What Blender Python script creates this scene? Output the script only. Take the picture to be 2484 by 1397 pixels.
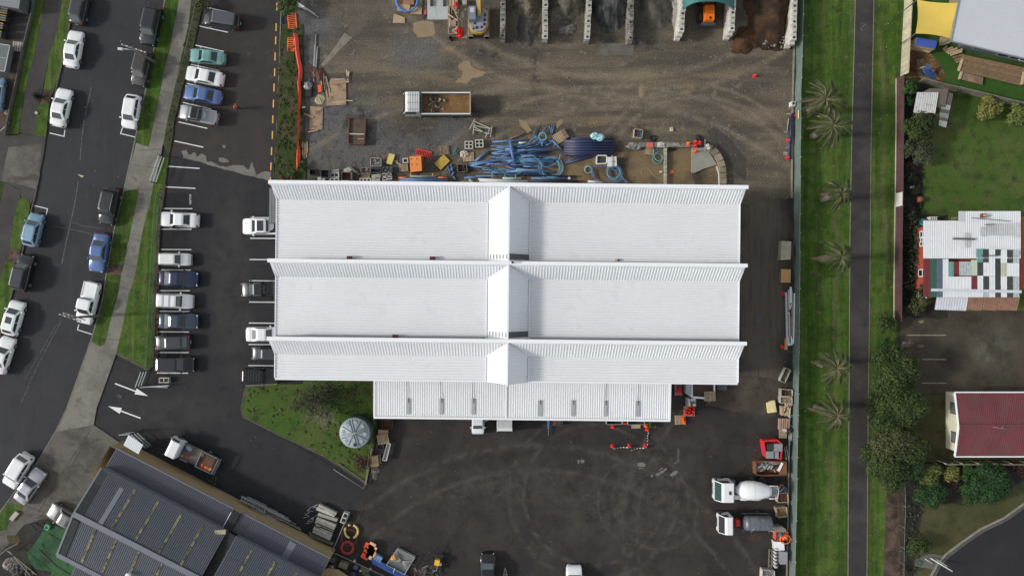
import bpy,math,random
from mathutils import Vector
from mathutils.geometry import tessellate_polygon
R=math.radians
random.seed(7)
sc=bpy.context.scene
for o in list(bpy.data.objects):bpy.data.objects.remove(o)

# ---------------------------------------------------------------- camera, sky, sun, exposure
CAM_H=84.0  # metres above the yard
PPM=20.0  # photograph pixels to a metre on the ground
cam=bpy.data.cameras.new('camera');cam_o=bpy.data.objects.new('camera',cam)
sc.collection.objects.link(cam_o);sc.camera=cam_o
cam_o.location=(0,0,CAM_H)
cam.sensor_width=36;cam.lens=36*CAM_H/(2484/PPM);cam.clip_end=3000
SUN_EL,SUN_DIR=29.0,Vector((1.0,0.05,0))  # light travels east, a touch north
world=bpy.data.worlds.new('World');sc.world=world;world.use_nodes=True
wn=world.node_tree.nodes;wl=world.node_tree.links
bg=wn['Background'];sky=wn.new('ShaderNodeTexSky');sky.sky_type='NISHITA';sky.sun_disc=False
sky.sun_elevation=R(SUN_EL);sky.sun_rotation=math.atan2(-SUN_DIR.x,-SUN_DIR.y)
sky.air_density=1.0;sky.dust_density=1.2;sky.ozone_density=1.0
hs=wn.new('ShaderNodeHueSaturation');hs.inputs['Saturation'].default_value=0.27
wl.new(sky.outputs[0],hs.inputs['Color']);wl.new(hs.outputs[0],bg.inputs['Color'])
bg.inputs['Strength'].default_value=0.15
sun=bpy.data.lights.new('sun','SUN');sun.energy=2.0;sun.angle=R(6);sun.color=(1.0,0.955,0.89)
sun_o=bpy.data.objects.new('sun',sun);sc.collection.objects.link(sun_o)
d=Vector((SUN_DIR.x,SUN_DIR.y,0)).normalized()*math.cos(R(SUN_EL))+Vector((0,0,-math.sin(R(SUN_EL))))
sun_o.rotation_euler=d.to_track_quat('-Z','Y').to_euler();sun_o.location=(-60,0,60)
vs=sc.view_settings;vs.view_transform='Standard';vs.look='None';vs.gamma=1.0;vs.use_curve_mapping=False
vs.exposure=0.31
sc.cycles.use_denoising=True
sc.cycles.max_bounces=5;sc.cycles.diffuse_bounces=3;sc.cycles.transparent_max_bounces=6

# ---------------------------------------------------------------- placing helpers
COL=sc.collection
def W(px,py,z=0.0):  # photograph pixel -> point at height z
    k=(CAM_H-z)/CAM_H/PPM
    return Vector(((px-1242)*k,(698.5-py)*k,z))
ORD=('first','second','third','fourth','fifth','sixth','seventh','eighth','ninth','tenth','eleventh','twelfth')
class K:  # coordinates read off an enlarged part of the photograph
    def __init__(s,ox,oy,sc=3.9905):s.o=(ox,oy,sc)
    def __call__(s,u,v):return (s.o[0]+u/s.o[2],s.o[1]+v/s.o[2])
A1,A2,A3,A4,A5,A6,A7=K(0,0),K(380,0),K(680,0),K(1040,0),K(1400,0),K(1740,0),K(2064,0)
B1,B2,B3,B4,B5,B6,B7=K(0,320),K(350,330),K(680,280),K(1040,280),K(1400,280),K(1740,330),K(2064,330)
C1,C2,C3,C4,C5,C6,C7=K(0,640),K(350,660),K(680,840),K(1040,600),K(1400,830),K(1740,660),K(2064,660)
D1,D2,D3,D4,D5,D6,D7=K(0,1047),K(350,1010),K(680,1047),K(1040,950,3.126),K(1400,1000,3.519),K(1690,1047),K(2064,1047)
E1,E3,E4,E6,E7,E8=K(0,1230,8.365),K(780,1250,7.306),K(1840,860,6.35),K(1840,1060,4.1455),K(960,0,8.5655),K(1080,300,7.306)
def ang(dx,dy):return math.atan2(-dy,dx)  # pixel direction -> heading

class MB:
    """collects shapes into one mesh"""
    def __init__(s):s.v=[];s.f=[];s.m=[];s.mi=0;s.sm=[]
    def add(s,vs,fs,smooth=False):
        o=len(s.v);s.v += [tuple(v) for v in vs];s.f += [tuple(i+o for i in f) for f in fs]
        s.m += [s.mi]*len(fs);s.sm += [smooth]*len(fs);return s
    def box(s,c,d,rz=0.0,top=1.0):
        cx,cy,cz=c;hx,hy,hz=d[0]/2,d[1]/2,d[2]/2;ca,sa=math.cos(rz),math.sin(rz);vs=[]
        for z,k in ((-hz,1.0),(hz,top)):
            for x,y in ((-hx,-hy),(hx,-hy),(hx,hy),(-hx,hy)):
                x *= k;y *= k;vs.append((cx+x*ca-y*sa,cy+x*sa+y*ca,cz+z))
        return s.add(vs,[(3,2,1,0),(4,5,6,7),(0,1,5,4),(1,2,6,5),(2,3,7,6),(3,0,4,7)])
    def beam(s,p,q,w,h):  # bar of section w x h between two points
        p,q=Vector(p),Vector(q);d=(q-p)
        if d.length < 1e-6:return s
        d.normalize();up=Vector((0,0,1)) if abs(d.z) < .95 else Vector((1,0,0))
        a=d.cross(up).normalized()*(w/2);b=a.cross(d).normalized()*(h/2)
        vs=[e+x+y for e in (p,q) for x,y in ((-a,-b),(a,-b),(a,b),(-a,b))]
        return s.add(vs,[(3,2,1,0),(4,5,6,7),(0,1,5,4),(1,2,6,5),(2,3,7,6),(3,0,4,7)])
    def prism(s,pts,z0,z1,bottom=False):
        n=len(pts);area=sum(pts[i][0]*pts[(i+1) % n][1]-pts[(i+1) % n][0]*pts[i][1] for i in range(n))
        if area < 0:pts=pts[::-1]
        vs=[(p[0],p[1],z1) for p in pts]+[(p[0],p[1],z0) for p in pts]
        tri=tessellate_polygon([[Vector((p[0],p[1],0)) for p in pts]])
        fs=[]
        for t in tri:
            a,b,c=[pts[i] for i in t]
            up=(b[0]-a[0])*(c[1]-a[1])-(b[1]-a[1])*(c[0]-a[0]) > 0
            fs.append(tuple(t) if up else tuple(t[::-1]))
            if bottom:fs.append(tuple(i+n for i in (t[::-1] if up else t)))
        if z1 != z0:fs += [((i+1) % n,i,i+n,(i+1) % n+n) for i in range(n)]
        return s.add(vs,fs)
    def tube(s,path,r,n=8,cap=True,smooth=True):
        path=[Vector(p) for p in path];m=len(path);rs=r if isinstance(r,(list,tuple)) else [r]*m;vs=[]
        for i,p in enumerate(path):
            d=(path[min(i+1,m-1)]-path[max(i-1,0)]).normalized();up=Vector((0,0,1)) if abs(d.z) < .9 else Vector((1,0,0))
            a=d.cross(up).normalized();b=a.cross(d)
            vs += [p+(a*math.cos(t)+b*math.sin(t))*rs[i] for t in (2*math.pi*k/n for k in range(n))]
        fs=[(i*n+k,i*n+(k+1) % n,(i+1)*n+(k+1) % n,(i+1)*n+k) for i in range(m-1) for k in range(n)]
        s.add(vs,fs,smooth)
        if cap:
            o=len(s.v)-len(vs)
            s.f += [tuple(o+k for k in range(n))[::-1],tuple(o+(m-1)*n+k for k in range(n))];s.m += [s.mi]*2;s.sm += [False]*2
        return s
    def cyl(s,c,r,z0,z1,n=14,r1=None):
        return s.tube([(c[0],c[1],z0),(c[0],c[1],z1)],[r,r if r1 is None else r1],n)
    def pipe(s,p,q,r,wall=.88,n=12):  # open pipe with a bore
        p,q=Vector(p),Vector(q);d=(q-p).normalized();up=Vector((0,0,1)) if abs(d.z) < .9 else Vector((1,0,0))
        a=d.cross(up).normalized();b=a.cross(d);vs=[]
        for e,rr in ((p,r),(q,r),(q,r*wall),(p,r*wall)):
            vs += [e+(a*math.cos(t)+b*math.sin(t))*rr for t in (2*math.pi*k/n for k in range(n))]
        fs=[]
        for ring in range(4):
            nx=(ring+1) % 4
            fs += [(ring*n+k,ring*n+(k+1) % n,nx*n+(k+1) % n,nx*n+k) for k in range(n)]
        return s.add(vs,fs,True)
    def quad(s,a,b,c,d):return s.add([a,b,c,d],[(0,1,2,3)])
    def mesh(s,name,mats):
        me=bpy.data.meshes.new(name);me.from_pydata(s.v,[],s.f)
        for m in (mats if isinstance(mats,(list,tuple)) else [mats]):me.materials.append(m)
        me.polygons.foreach_set('material_index',s.m);me.polygons.foreach_set('use_smooth',s.sm);me.update();return me
    def build(s,name,mats,parent=None,loc=None,rz=0.0):
        return obj(name,s.mesh(name,mats),parent,loc,rz)
def obj(name,me,parent=None,loc=None,rz=0.0):
    o=bpy.data.objects.new(name,me);COL.objects.link(o)
    if parent is not None:o.parent=parent
    if loc is not None:o.location=loc
    o.rotation_euler.z=rz;return o
def tag(o,label,cat,group=None,kind=None):
    if label:o['label']=label
    if cat:o['category']=cat
    if group:o['group']=group
    if kind:o['kind']=kind
    return o
def thing(name,label,cat,loc=(0,0,0),rz=0.0,group=None):
    return tag(obj(name,None,None,loc,rz),label,cat,group)
def struct(o,kind='structure'):o['kind']=kind;return o
def wp(pts,z=0.0):return [W(x,y,z) for x,y in pts]
def crop_pts(k,pts):return [k(*p) for p in pts]

# ---------------------------------------------------------------- materials
MATS={}
def nodes(name):
    m=bpy.data.materials.new(name);m.use_nodes=True;return m,m.node_tree.nodes,m.node_tree.links,m.node_tree.nodes['Principled BSDF']
def rgba(c):return (c[0],c[1],c[2],1)
def mixc(n,l,a,b,f,mode='MIX'):
    x=n.new('ShaderNodeMix');x.data_type='RGBA';x.blend_type=mode
    for s,v in ((x.inputs[0],f),(x.inputs[6],a),(x.inputs[7],b)):
        if hasattr(v,'links'):l.new(v,s)
        else:s.default_value=v if isinstance(v,float) else rgba(v)
    return x.outputs[2]
def math_(n,l,op,a,b=None,c=None,clamp=False):
    x=n.new('ShaderNodeMath');x.operation=op;x.use_clamp=clamp
    for i,v in enumerate((a,b,c)):
        if v is None:continue
        if hasattr(v,'links'):l.new(v,x.inputs[i])
        else:x.inputs[i].default_value=v
    return x.outputs[0]
def rng(n,l,v,a,b,c=0.0,d=1.0,smooth=False):
    x=n.new('ShaderNodeMapRange');x.clamp=True
    if smooth:x.interpolation_type='SMOOTHSTEP'
    l.new(v,x.inputs[0]);x.inputs[1].default_value=a;x.inputs[2].default_value=b;x.inputs[3].default_value=c;x.inputs[4].default_value=d
    return x.outputs[0]
def noise(n,l,vec,scale,detail=5.0,rough=.6,stretch=None,off=(0,0,0),rot=0.0):
    if stretch or rot or any(off):
        mp=n.new('ShaderNodeMapping');mp.vector_type='POINT';l.new(vec,mp.inputs[0])
        mp.inputs['Scale'].default_value=(*(stretch or (1,1)),1);mp.inputs['Location'].default_value=off;mp.inputs['Rotation'].default_value=(0,0,rot)
        vec=mp.outputs[0]
    x=n.new('ShaderNodeTexNoise');l.new(vec,x.inputs['Vector']);x.inputs['Scale'].default_value=scale
    x.inputs['Detail'].default_value=detail;x.inputs['Roughness'].default_value=rough;return x.outputs['Fac']
def P(name,col,rough=.6,metal=0.0,var=.12,scale=1.5,fine=None,rnd=0.0,bump=0.0,coat=0.0,spec=.5,dirt=None,trans=0.0):
    """a painted, plastic, metal or timber surface with uneven tone"""
    if name in MATS:return MATS[name]
    m,n,l,b=nodes(name);geo=n.new('ShaderNodeNewGeometry');pos=geo.outputs['Position']
    f=rng(n,l,noise(n,l,pos,scale),.25,.75,1-var,1+var)
    if fine:f=math_(n,l,'MULTIPLY',f,rng(n,l,noise(n,l,pos,fine[0],2.0),.2,.8,1-fine[1],1+fine[1]))
    if rnd:
        oi=n.new('ShaderNodeObjectInfo');f=math_(n,l,'MULTIPLY',f,rng(n,l,oi.outputs['Random'],0,1,1-rnd,1+rnd))
    v=n.new('ShaderNodeVectorMath');v.operation='SCALE';v.inputs[0].default_value=col;l.new(f,v.inputs['Scale'])
    c=v.outputs[0]
    if dirt:c=mixc(n,l,c,dirt[0],rng(n,l,noise(n,l,pos,dirt[1],6.0,.7),dirt[2],dirt[2]+.12,0,dirt[3]))
    l.new(c,b.inputs['Base Color']);b.inputs['Roughness'].default_value=rough;b.inputs['Metallic'].default_value=metal
    b.inputs['Specular IOR Level'].default_value=spec;b.inputs['Coat Weight'].default_value=coat;b.inputs['Coat Roughness'].default_value=.08
    if trans:b.inputs['Alpha'].default_value=1-trans
    if bump:
        bp=n.new('ShaderNodeBump');bp.inputs['Strength'].default_value=bump;bp.inputs['Distance'].default_value=.05
        l.new(noise(n,l,pos,fine[0] if fine else scale*4,4.0),bp.inputs['Height']);l.new(bp.outputs[0],b.inputs['Normal'])
    MATS[name]=m;return m
def G(name,base,layers,rough=.85,bump=.3,fine=(14.0,.25),fine2=None,spec=.3):
    """ground: base colour plus layers of (colour, noise scale, low, high, amount, options) in world space"""
    m,n,l,b=nodes(name);geo=n.new('ShaderNodeNewGeometry');pos=geo.outputs['Position'];c=None;col=base
    nz=n.new('ShaderNodeTexNoise');l.new(pos,nz.inputs['Vector']);nz.inputs['Scale'].default_value=.35;nz.inputs['Detail'].default_value=5
    wob=n.new('ShaderNodeVectorMath');wob.operation='MULTIPLY_ADD';l.new(nz.outputs['Color'],wob.inputs[0])
    wob.inputs[1].default_value=(2.6,2.6,0);sub=n.new('ShaderNodeVectorMath');sub.operation='SUBTRACT';l.new(pos,sub.inputs[0]);sub.inputs[1].default_value=(1.3,1.3,0)
    l.new(sub.outputs[0],wob.inputs[2]);wpos=wob.outputs[0]
    for i,(lc,s,lo,hi,amt,opt) in enumerate(layers):
        f=rng(n,l,noise(n,l,pos,s,opt.get('detail',6.0),.62,opt.get('st'),(i*7.3,i*3.1,0),opt.get('rot',0.0)),lo,hi,0,1)
        msk=None
        for bl in opt.get('blobs',[]):
            px,py,rx,ry=bl[:4];soft=bl[4] if len(bl) > 4 else .5
            cc=W(px,py);sb=n.new('ShaderNodeVectorMath');sb.operation='SUBTRACT';l.new(wpos,sb.inputs[0]);sb.inputs[1].default_value=(cc.x,cc.y,0)
            mu=n.new('ShaderNodeVectorMath');mu.operation='MULTIPLY';l.new(sb.outputs[0],mu.inputs[0]);mu.inputs[1].default_value=(PPM/rx,PPM/ry,0)
            ln=n.new('ShaderNodeVectorMath');ln.operation='LENGTH';l.new(mu.outputs[0],ln.inputs[0])
            q=rng(n,l,ln.outputs['Value'],1.0,1-soft,0,1);msk=q if msk is None else math_(n,l,'MAXIMUM',msk,q)
        for px,py,rr,w in opt.get('rings',[]):
            cc=W(px,py);sb=n.new('ShaderNodeVectorMath');sb.operation='DISTANCE';l.new(pos,sb.inputs[0]);sb.inputs[1].default_value=(cc.x,cc.y,0)
            dd=math_(n,l,'ABSOLUTE',math_(n,l,'SUBTRACT',sb.outputs['Value'],rr/PPM));q=rng(n,l,dd,w/PPM,0,0,1)
            msk=q if msk is None else math_(n,l,'MAXIMUM',msk,q)
        if msk is not None:f=math_(n,l,'MULTIPLY',f,msk)
        col=mixc(n,l,col,lc,math_(n,l,'MULTIPLY',f,amt))
    fn=rng(n,l,noise(n,l,pos,fine[0],3.0,.7),.25,.75,1-fine[1],1+fine[1])
    if fine2:fn=math_(n,l,'MULTIPLY',fn,rng(n,l,noise(n,l,pos,fine2[0],3.0,.7),.3,.7,1-fine2[1],1+fine2[1]))
    v=n.new('ShaderNodeVectorMath');v.operation='SCALE';l.new(fn,v.inputs['Scale'])
    if hasattr(col,'links'):l.new(col,v.inputs[0])
    else:v.inputs[0].default_value=col
    l.new(v.outputs[0],b.inputs['Base Color']);b.inputs['Roughness'].default_value=rough;b.inputs['Specular IOR Level'].default_value=spec
    if bump:
        bp=n.new('ShaderNodeBump');bp.inputs['Strength'].default_value=bump;bp.inputs['Distance'].default_value=.08
        l.new(noise(n,l,pos,fine[0]*.6,5.0,.7),bp.inputs['Height']);l.new(bp.outputs[0],b.inputs['Normal'])
    MATS[name]=m;return m
def leafmat(name,dark,light,clump=.7,rough=.6,brown=None):
    if name in MATS:return MATS[name]
    m,n,l,b=nodes(name);geo=n.new('ShaderNodeNewGeometry')
    f=math_(n,l,'ADD',math_(n,l,'MULTIPLY',geo.outputs['Random Per Island'],.55),rng(n,l,noise(n,l,geo.outputs['Position'],clump,4.0),.35,.68,0,.45))
    c=mixc(n,l,dark,light,f)
    if brown:c=mixc(n,l,c,brown,rng(n,l,noise(n,l,geo.outputs['Position'],1.3,4.0),.62,.7,0,.8))
    l.new(c,b.inputs['Base Color']);b.inputs['Roughness'].default_value=rough;b.inputs['Specular IOR Level'].default_value=.3
    MATS[name]=m;return m

# ---------------------------------------------------------------- ground materials
g_road=G('road_asphalt',(.030,.031,.034),[((.040,.041,.044),.12,.4,.65,.7,{}),((.021,.021,.023),.5,.5,.75,.6,{}),((.060,.060,.060),1.3,.55,.72,.35,{'st':(1,.07),'rot':-.25})],fine=(9.0,.30),fine2=(30,.25),bump=.2)
g_park=G('carpark_asphalt',(.0235,.0240,.0265),[((.036,.035,.035),.25,.45,.7,.7,{}),((.014,.014,.016),.8,.5,.72,.6,{}),((.048,.047,.045),.6,.35,.6,.55,{'blobs':[(560,690,70,330),(420,1000,180,60)]})],fine=(10.0,.22),fine2=(32,.2),bump=.2)
g_old=G('old_carpark_asphalt',(.044,.036,.033),[((.030,.028,.029),.3,.42,.62,.8,{}),((.060,.046,.039),.5,.5,.7,.6,{}),((.11,.10,.088),.9,.56,.66,.6,{'blobs':[(560,180,40,30),(625,130,50,18),(648,205,16,35)]})],fine=(9.0,.28),fine2=(30,.2))
g_yard=G('yard_asphalt',(.029,.026,.025),[((.048,.040,.034),.18,.42,.62,.85,{}),((.016,.015,.016),.5,.5,.7,.7,{}),
    ((.075,.063,.050),.7,.42,.66,.7,{'blobs':[(1850,960,120,55,.6),(1500,1220,330,150,.8),(1200,1180,300,70,.8)]}),
    ((.118,.098,.074),.5,.20,.50,.9,{'st':(4,.35),'blobs':[(1850,690,80,340,.4)]}),  # east lane's brown dust, its colour lightened against the shed's shade
    ((.082,.076,.067),.7,.40,.60,.65,{'rings':[(1440,1200,205,9),(1440,1200,170,8),(1560,1215,75,6),(1600,1240,92,7),(1560,1215,110,5),(1990,1290,480,10),(1990,1290,445,8),(1300,1700,620,12),(1300,1700,560,10)]}),
    ((.16,.16,.155),2.2,.60,.68,.55,{'blobs':[(1270,1205,80,14,.7),(1300,1330,14,70,.7),(960,1335,70,30,.7),(1060,1350,40,40,.7),(1080,1205,50,16,.7),(880,1240,20,25,.6)]}),
    ((.085,.045,.022),1.5,.42,.6,.8,{'blobs':[(1830,1302,30,9,.8)]})],fine=(8.0,.34),fine2=(26,.3))
g_dirt=G('yard_dirt',(.130,.106,.075),[((.072,.063,.050),.16,.43,.60,.8,{}),((.128,.108,.080),.3,.5,.68,.6,{}),
    ((.200,.158,.100),.28,.40,.58,.8,{'st':(.16,1.5),'blobs':[(1300,195,650,95,.8),(1600,190,360,120,.8),(1480,300,420,45,.8),(1850,340,70,150,.7)]}),
    ((.062,.055,.045),.35,.44,.58,.75,{'st':(.22,1.4)}),
    ((.112,.112,.112),.5,.30,.5,.85,{'blobs':[(830,330,150,130,.5),(730,160,60,140,.5),(1090,330,60,70,.6),(760,60,70,60,.5),(960,370,120,60,.5),(1010,130,90,60,.7)]}),
    ((.052,.053,.054),1.1,.50,.62,.85,{'detail':8.0,'blobs':[(830,330,170,150,.5),(740,170,80,180,.5),(980,360,140,80,.5),(870,290,50,40,.5)]}),
    ((.22,.155,.085),.6,.42,.56,.85,{'blobs':[(1135,172,35,28,.6),(1028,70,34,22,.6),(1110,120,60,10,.7),(1445,300,40,12,.7),(1290,298,24,14,.7),(1555,225,12,18,.7),(1665,215,25,22,.8),(1290,345,60,20,.6)]}),
    ((.035,.032,.029),.8,.40,.56,.9,{'blobs':[(868,295,46,52,.4),(1130,280,60,26,.6),(1540,310,60,24,.8),(1180,130,60,24,.7),(1300,180,20,100,.8),(1520,110,90,30,.7)]}),
    ((.20,.18,.145),.8,.58,.68,.6,{}),((.23,.19,.135),.9,.3,.6,.6,{'rings':[(1690,470,235,10),(1690,470,262,8),(1500,-500,690,12),(1500,-500,742,12),(1500,900,690,10),(1500,900,640,10),(1300,1300,1085,12)]}),
    ((.26,.24,.21),2.6,.64,.70,.8,{})],
    fine=(5.5,.48),fine2=(19,.42),bump=.6)
g_mud=G('wet_mud',(.205,.150,.080),[((.095,.070,.040),.4,.45,.62,.8,{}),((.25,.155,.06),.5,.5,.65,.7,{'blobs':[(1655,405,34,50,.7)]}),((.05,.04,.03),.5,.4,.55,.9,{'blobs':[(1510,395,34,40,.7),(1690,420,30,40,.6)]})],fine=(10,.2),rough=.35)
g_grass=G('grass',(.049,.105,.014),[((.086,.140,.025),.3,.42,.62,.9,{}),((.028,.056,.011),.8,.48,.66,.8,{}),((.140,.140,.052),.5,.52,.70,.65,{'st':(2.6,.14)}),((.024,.044,.010),.45,.46,.6,.55,{'st':(2.2,.12)}),((.15,.125,.07),1.3,.56,.70,.7,{}),((.145,.12,.065),.35,.34,.6,.75,{'st':(3,.2),'blobs':[(2140,300,12,320,.8),(2028,640,10,330,.9),(2020,1150,14,260,.9),(2145,560,8,300,.9)]})],fine=(7,.36),fine2=(22,.30),bump=.6,rough=.9,spec=.15)
g_lawn=G('back_lawn',(.056,.104,.019),[((.092,.108,.034),.22,.42,.62,.85,{}),((.030,.048,.013),.7,.5,.66,.8,{}),((.11,.092,.042),.5,.55,.7,.6,{})],fine=(7,.36),fine2=(22,.3),bump=.6,rough=.9,spec=.15)
g_dull=G('worn_lawn',(.062,.062,.026),[((.088,.080,.040),.35,.42,.62,.8,{}),((.034,.042,.014),.8,.5,.66,.7,{})],fine=(8,.35),fine2=(22,.3),bump=.5,rough=.9,spec=.15)
g_weed=G('weedy_ground',(.040,.058,.018),[((.085,.068,.046),.35,.46,.56,.9,{}),((.020,.036,.009),.9,.5,.65,.8,{}),((.055,.088,.02),.6,.55,.68,.7,{})],fine=(6,.4),fine2=(20,.35),bump=.7,rough=.95,spec=.1)
g_moss=G('mossy_strip',(.062,.066,.036),[((.038,.046,.020),.6,.44,.62,.9,{}),((.10,.098,.066),.9,.52,.66,.6,{})],fine=(8,.3),fine2=(24,.25),rough=.95,spec=.1)
g_conc=G('footpath_concrete',(.190,.182,.155),[((.125,.118,.100),.2,.44,.62,.85,{}),((.24,.23,.20),.9,.5,.7,.6,{}),((.085,.080,.068),.7,.54,.68,.6,{})],fine=(8,.2),fine2=(26,.16),bump=.15)
g_conc2=G('apron_concrete',(.120,.112,.098),[((.062,.056,.048),.16,.42,.58,.9,{}),((.155,.148,.130),.5,.5,.68,.6,{}),((.040,.036,.031),.4,.54,.66,.75,{'st':(.5,1.6),'rot':.5})],fine=(8,.26),fine2=(24,.2),bump=.15)
g_conc3=G('dark_path_concrete',(.056,.052,.049),[((.040,.037,.036),.3,.42,.6,.85,{}),((.085,.08,.072),.8,.55,.7,.5,{})],fine=(8,.22),fine2=(26,.18),bump=.15)
g_path=G('park_path_asphalt',(.043,.039,.037),[((.070,.064,.060),.15,.44,.6,.8,{}),((.028,.025,.025),.4,.5,.68,.7,{})],fine=(9,.25),fine2=(28,.22),bump=.2)
g_lot=G('old_lot_asphalt',(.070,.056,.041),[((.036,.030,.023),.3,.44,.6,.85,{}),((.135,.125,.100),.3,.40,.6,.85,{'blobs':[(2410,845,70,75,.7)]}),((.055,.060,.032),.9,.5,.66,.6,{})],fine=(7,.36),fine2=(22,.28))
g_soil=G('leaf_litter',(.072,.048,.035),[((.13,.085,.062),.9,.46,.6,.8,{}),((.028,.022,.017),.6,.48,.62,.85,{})],fine=(5,.4),fine2=(18,.4),bump=.7)
g_bark=G('playground_bark',(.115,.058,.022),[((.22,.14,.065),.5,.46,.6,.8,{}),((.045,.020,.009),.6,.5,.64,.85,{})],fine=(4,.4),fine2=(14,.35))
g_turf=G('playground_turf',(.036,.090,.013),[((.055,.125,.02),.3,.45,.65,.7,{}),((.024,.06,.012),.8,.5,.7,.5,{})],fine=(12,.2),rough=.9)
g_dark=G('dark_damp_ground',(.022,.020,.017),[((.045,.038,.028),.5,.45,.62,.8,{}),((.018,.022,.010),.8,.5,.65,.7,{})],fine=(6,.4),fine2=(20,.3))
g_far=G('far_ground',(.050,.058,.026),[((.075,.066,.045),.05,.42,.6,.8,{}),((.03,.035,.016),.2,.48,.66,.7,{})],fine=(5,.35))
g_cul=G('street_asphalt',(.0215,.0215,.0245),[((.030,.029,.030),.3,.45,.66,.7,{})],fine=(10,.25),fine2=(30,.2))
g_green=G('green_paint_floor',(.032,.105,.040),[((.016,.045,.022),.4,.44,.6,.9,{}),((.050,.140,.058),.7,.5,.68,.6,{}),((.10,.14,.10),1.5,.62,.7,.4,{})],fine=(9,.22),fine2=(26,.2))
m_kerb=P('kerb_concrete',(.17,.16,.135),.9,var=.35,scale=1.2,fine=(9,.3))
m_kerb_d=P('old_kerb',(.085,.080,.068),.9,var=.4,scale=1.2,fine=(9,.35))
m_paint=P('line_paint',(.72,.72,.70),.7,var=.06,scale=2,fine=(16,.10),dirt=((.12,.12,.12),5.0,.60,.6))
m_paint_w=P('worn_line_paint',(.11,.11,.105),.8,var=.3,scale=2,dirt=((.035,.035,.037),3.0,.46,.95))
m_yel=P('yellow_paint',(.66,.38,.07),.7,var=.12,scale=2,dirt=((.05,.045,.04),4.0,.60,.8))
m_water=P('puddle_water',(.30,.29,.27),.10,var=.12,scale=.8,spec=.9)
m_water_mud=P('muddy_puddle',(.27,.20,.115),.16,var=.15,scale=.6,fine=(4,.06),spec=.7)

# ---------------------------------------------------------------- ground sheets
JR=random.Random(17)
def rough(pts,amp,step=.45):
    """breaks straight outlines into an uneven natural edge"""
    out=[];n=len(pts)
    for i in range(n):
        p,q=Vector(pts[i]),Vector(pts[(i+1) % n]);L=(q-p).length;m=max(1,min(160,int(L/step)));nn=Vector((-(q-p).y,(q-p).x))/max(L,1e-6);drift=0.0
        for j in range(m):
            drift=drift*.6+JR.uniform(-1,1)*amp*.6;o=drift*(1 if j else .4);r=p.lerp(q,j/m)+nn*o;out.append((r.x,r.y))
    return out
JAG={'upper_yard':.22,'gravel_apron':.3,'puddle':.10,'washout_floor':.12,'pipe_yard_mud':.3,'grass_verge':.045,'grass_bank':.05,'planting_bed':.10,'gravel_border':.06,'grass_island':.06,'weedy_strip':.12,'mossy_bank':.05,'garden_bed':.25,'shrub_bed':.25,'leaf_litter_strip':.12,'playground_bark':.12,'playground_sand':.15,
       'junk_yard_ground':.15,'green_painted_floor':.10,'concrete_pad':.06,'damp_edge':.15,'asphalt_patch':.04,'park_path':.035,'old_parking_lot':.15,'house_yard':.15,'street_lawn':.1,'gravel_bed':.12,'back_lawn':.15,'dirt_patch':.15,'steel_plate':.03}
def sheet(name,px,z,mat,kind='structure',thick=0.0):
    pts=[(p.x,p.y) for p in wp(px)]
    if name in JAG:pts=rough(pts,JAG[name],.22 if name == 'puddle' else .45)
    b=MB();b.prism(pts,z-thick,z);o=b.build(name,mat);o['kind']=kind;return o
def slab(name,px,mat,h=.11):return sheet(name,px,h,mat,thick=h+.03)
b=MB();b.box((0,0,-.55),(1600,1600,1));struct(b.build('ground',g_far))
RL=[(215,-400),(190,-120),(177,0),(173,45),(153,150),(137,215),(120,293),(100,408),(85,480),(75,518),(55,613),(33,700),(3,810),(-60,1000),(-200,1300),(-420,1700)]
RR=[(500,-400),(425,-120),(401,0),(391,50),(373,125),(351,235),(328,343),(301,465),(278,558),(258,670),(251,723),(226,813),(220,830),(163,990),(135,1047),(100,1107),(0,1242),(-120,1400),(-330,1700)]
sheet('ground_asphalt',[(300,-60),(1990,-60),(1990,1800),(-60,1800),(-60,1240),(150,1000)],-.03,g_park)
sheet('road',[(x-8,y) for x,y in RL]+[(x+8,y) for x,y in RR[::-1]],-.012,g_road)
sheet('car_park',[(405,378),(655,437),(700,437),(760,480),(760,900),(590,935),(600,1010),(890,1180),(815,1330),(300,1090),(200,1060),(160,1000),(230,850),(360,905),(384,880),(384,700),(390,510),(402,445)],0.0,g_park)
sheet('old_car_park',[(520,-300),(494,-10),(483,60),(465,140),(445,208),(425,293),(414,350),(409,378),(655,437),(672,437),(672,250),(686,90),(700,-300)],0.004,g_old)
sheet('asphalt_patch',crop_pts(A2,[(962,85),(1205,90),(1200,245),(955,225)]),.008,P('patch_asphalt',(.018,.018,.019),.8,var=.2,scale=1,fine=(12,.25)))
sheet('lower_yard',[(700,905),(1796,905),(1796,482),(1926,482),(1926,1800),(560,1800),(815,1330),(890,1180),(720,1070),(905,1060),(905,940)],.0,g_yard)
sheet('upper_yard',[(700,-300),(1945,-300),(1933,0),(1927,300),(1926,482),(1870,484),(1780,500),(1500,560),(760,560),(700,560),(690,437),(735,400),(735,100),(700,60)],.004,g_dirt)
sheet('gravel_apron',C6 and crop_pts(C6,[(-60,1150),(0,1060),(180,1000),(400,1005),(600,1030),(600,1180),(560,1397),(80,1330),(-40,1300),(-120,1290)]),.005,G('gravel_apron',(.058,.047,.036),[((.085,.072,.055),.4,.45,.62,.8,{}),((.032,.028,.024),.6,.5,.66,.7,{})],fine=(7,.4),fine2=(22,.3)))
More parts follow.
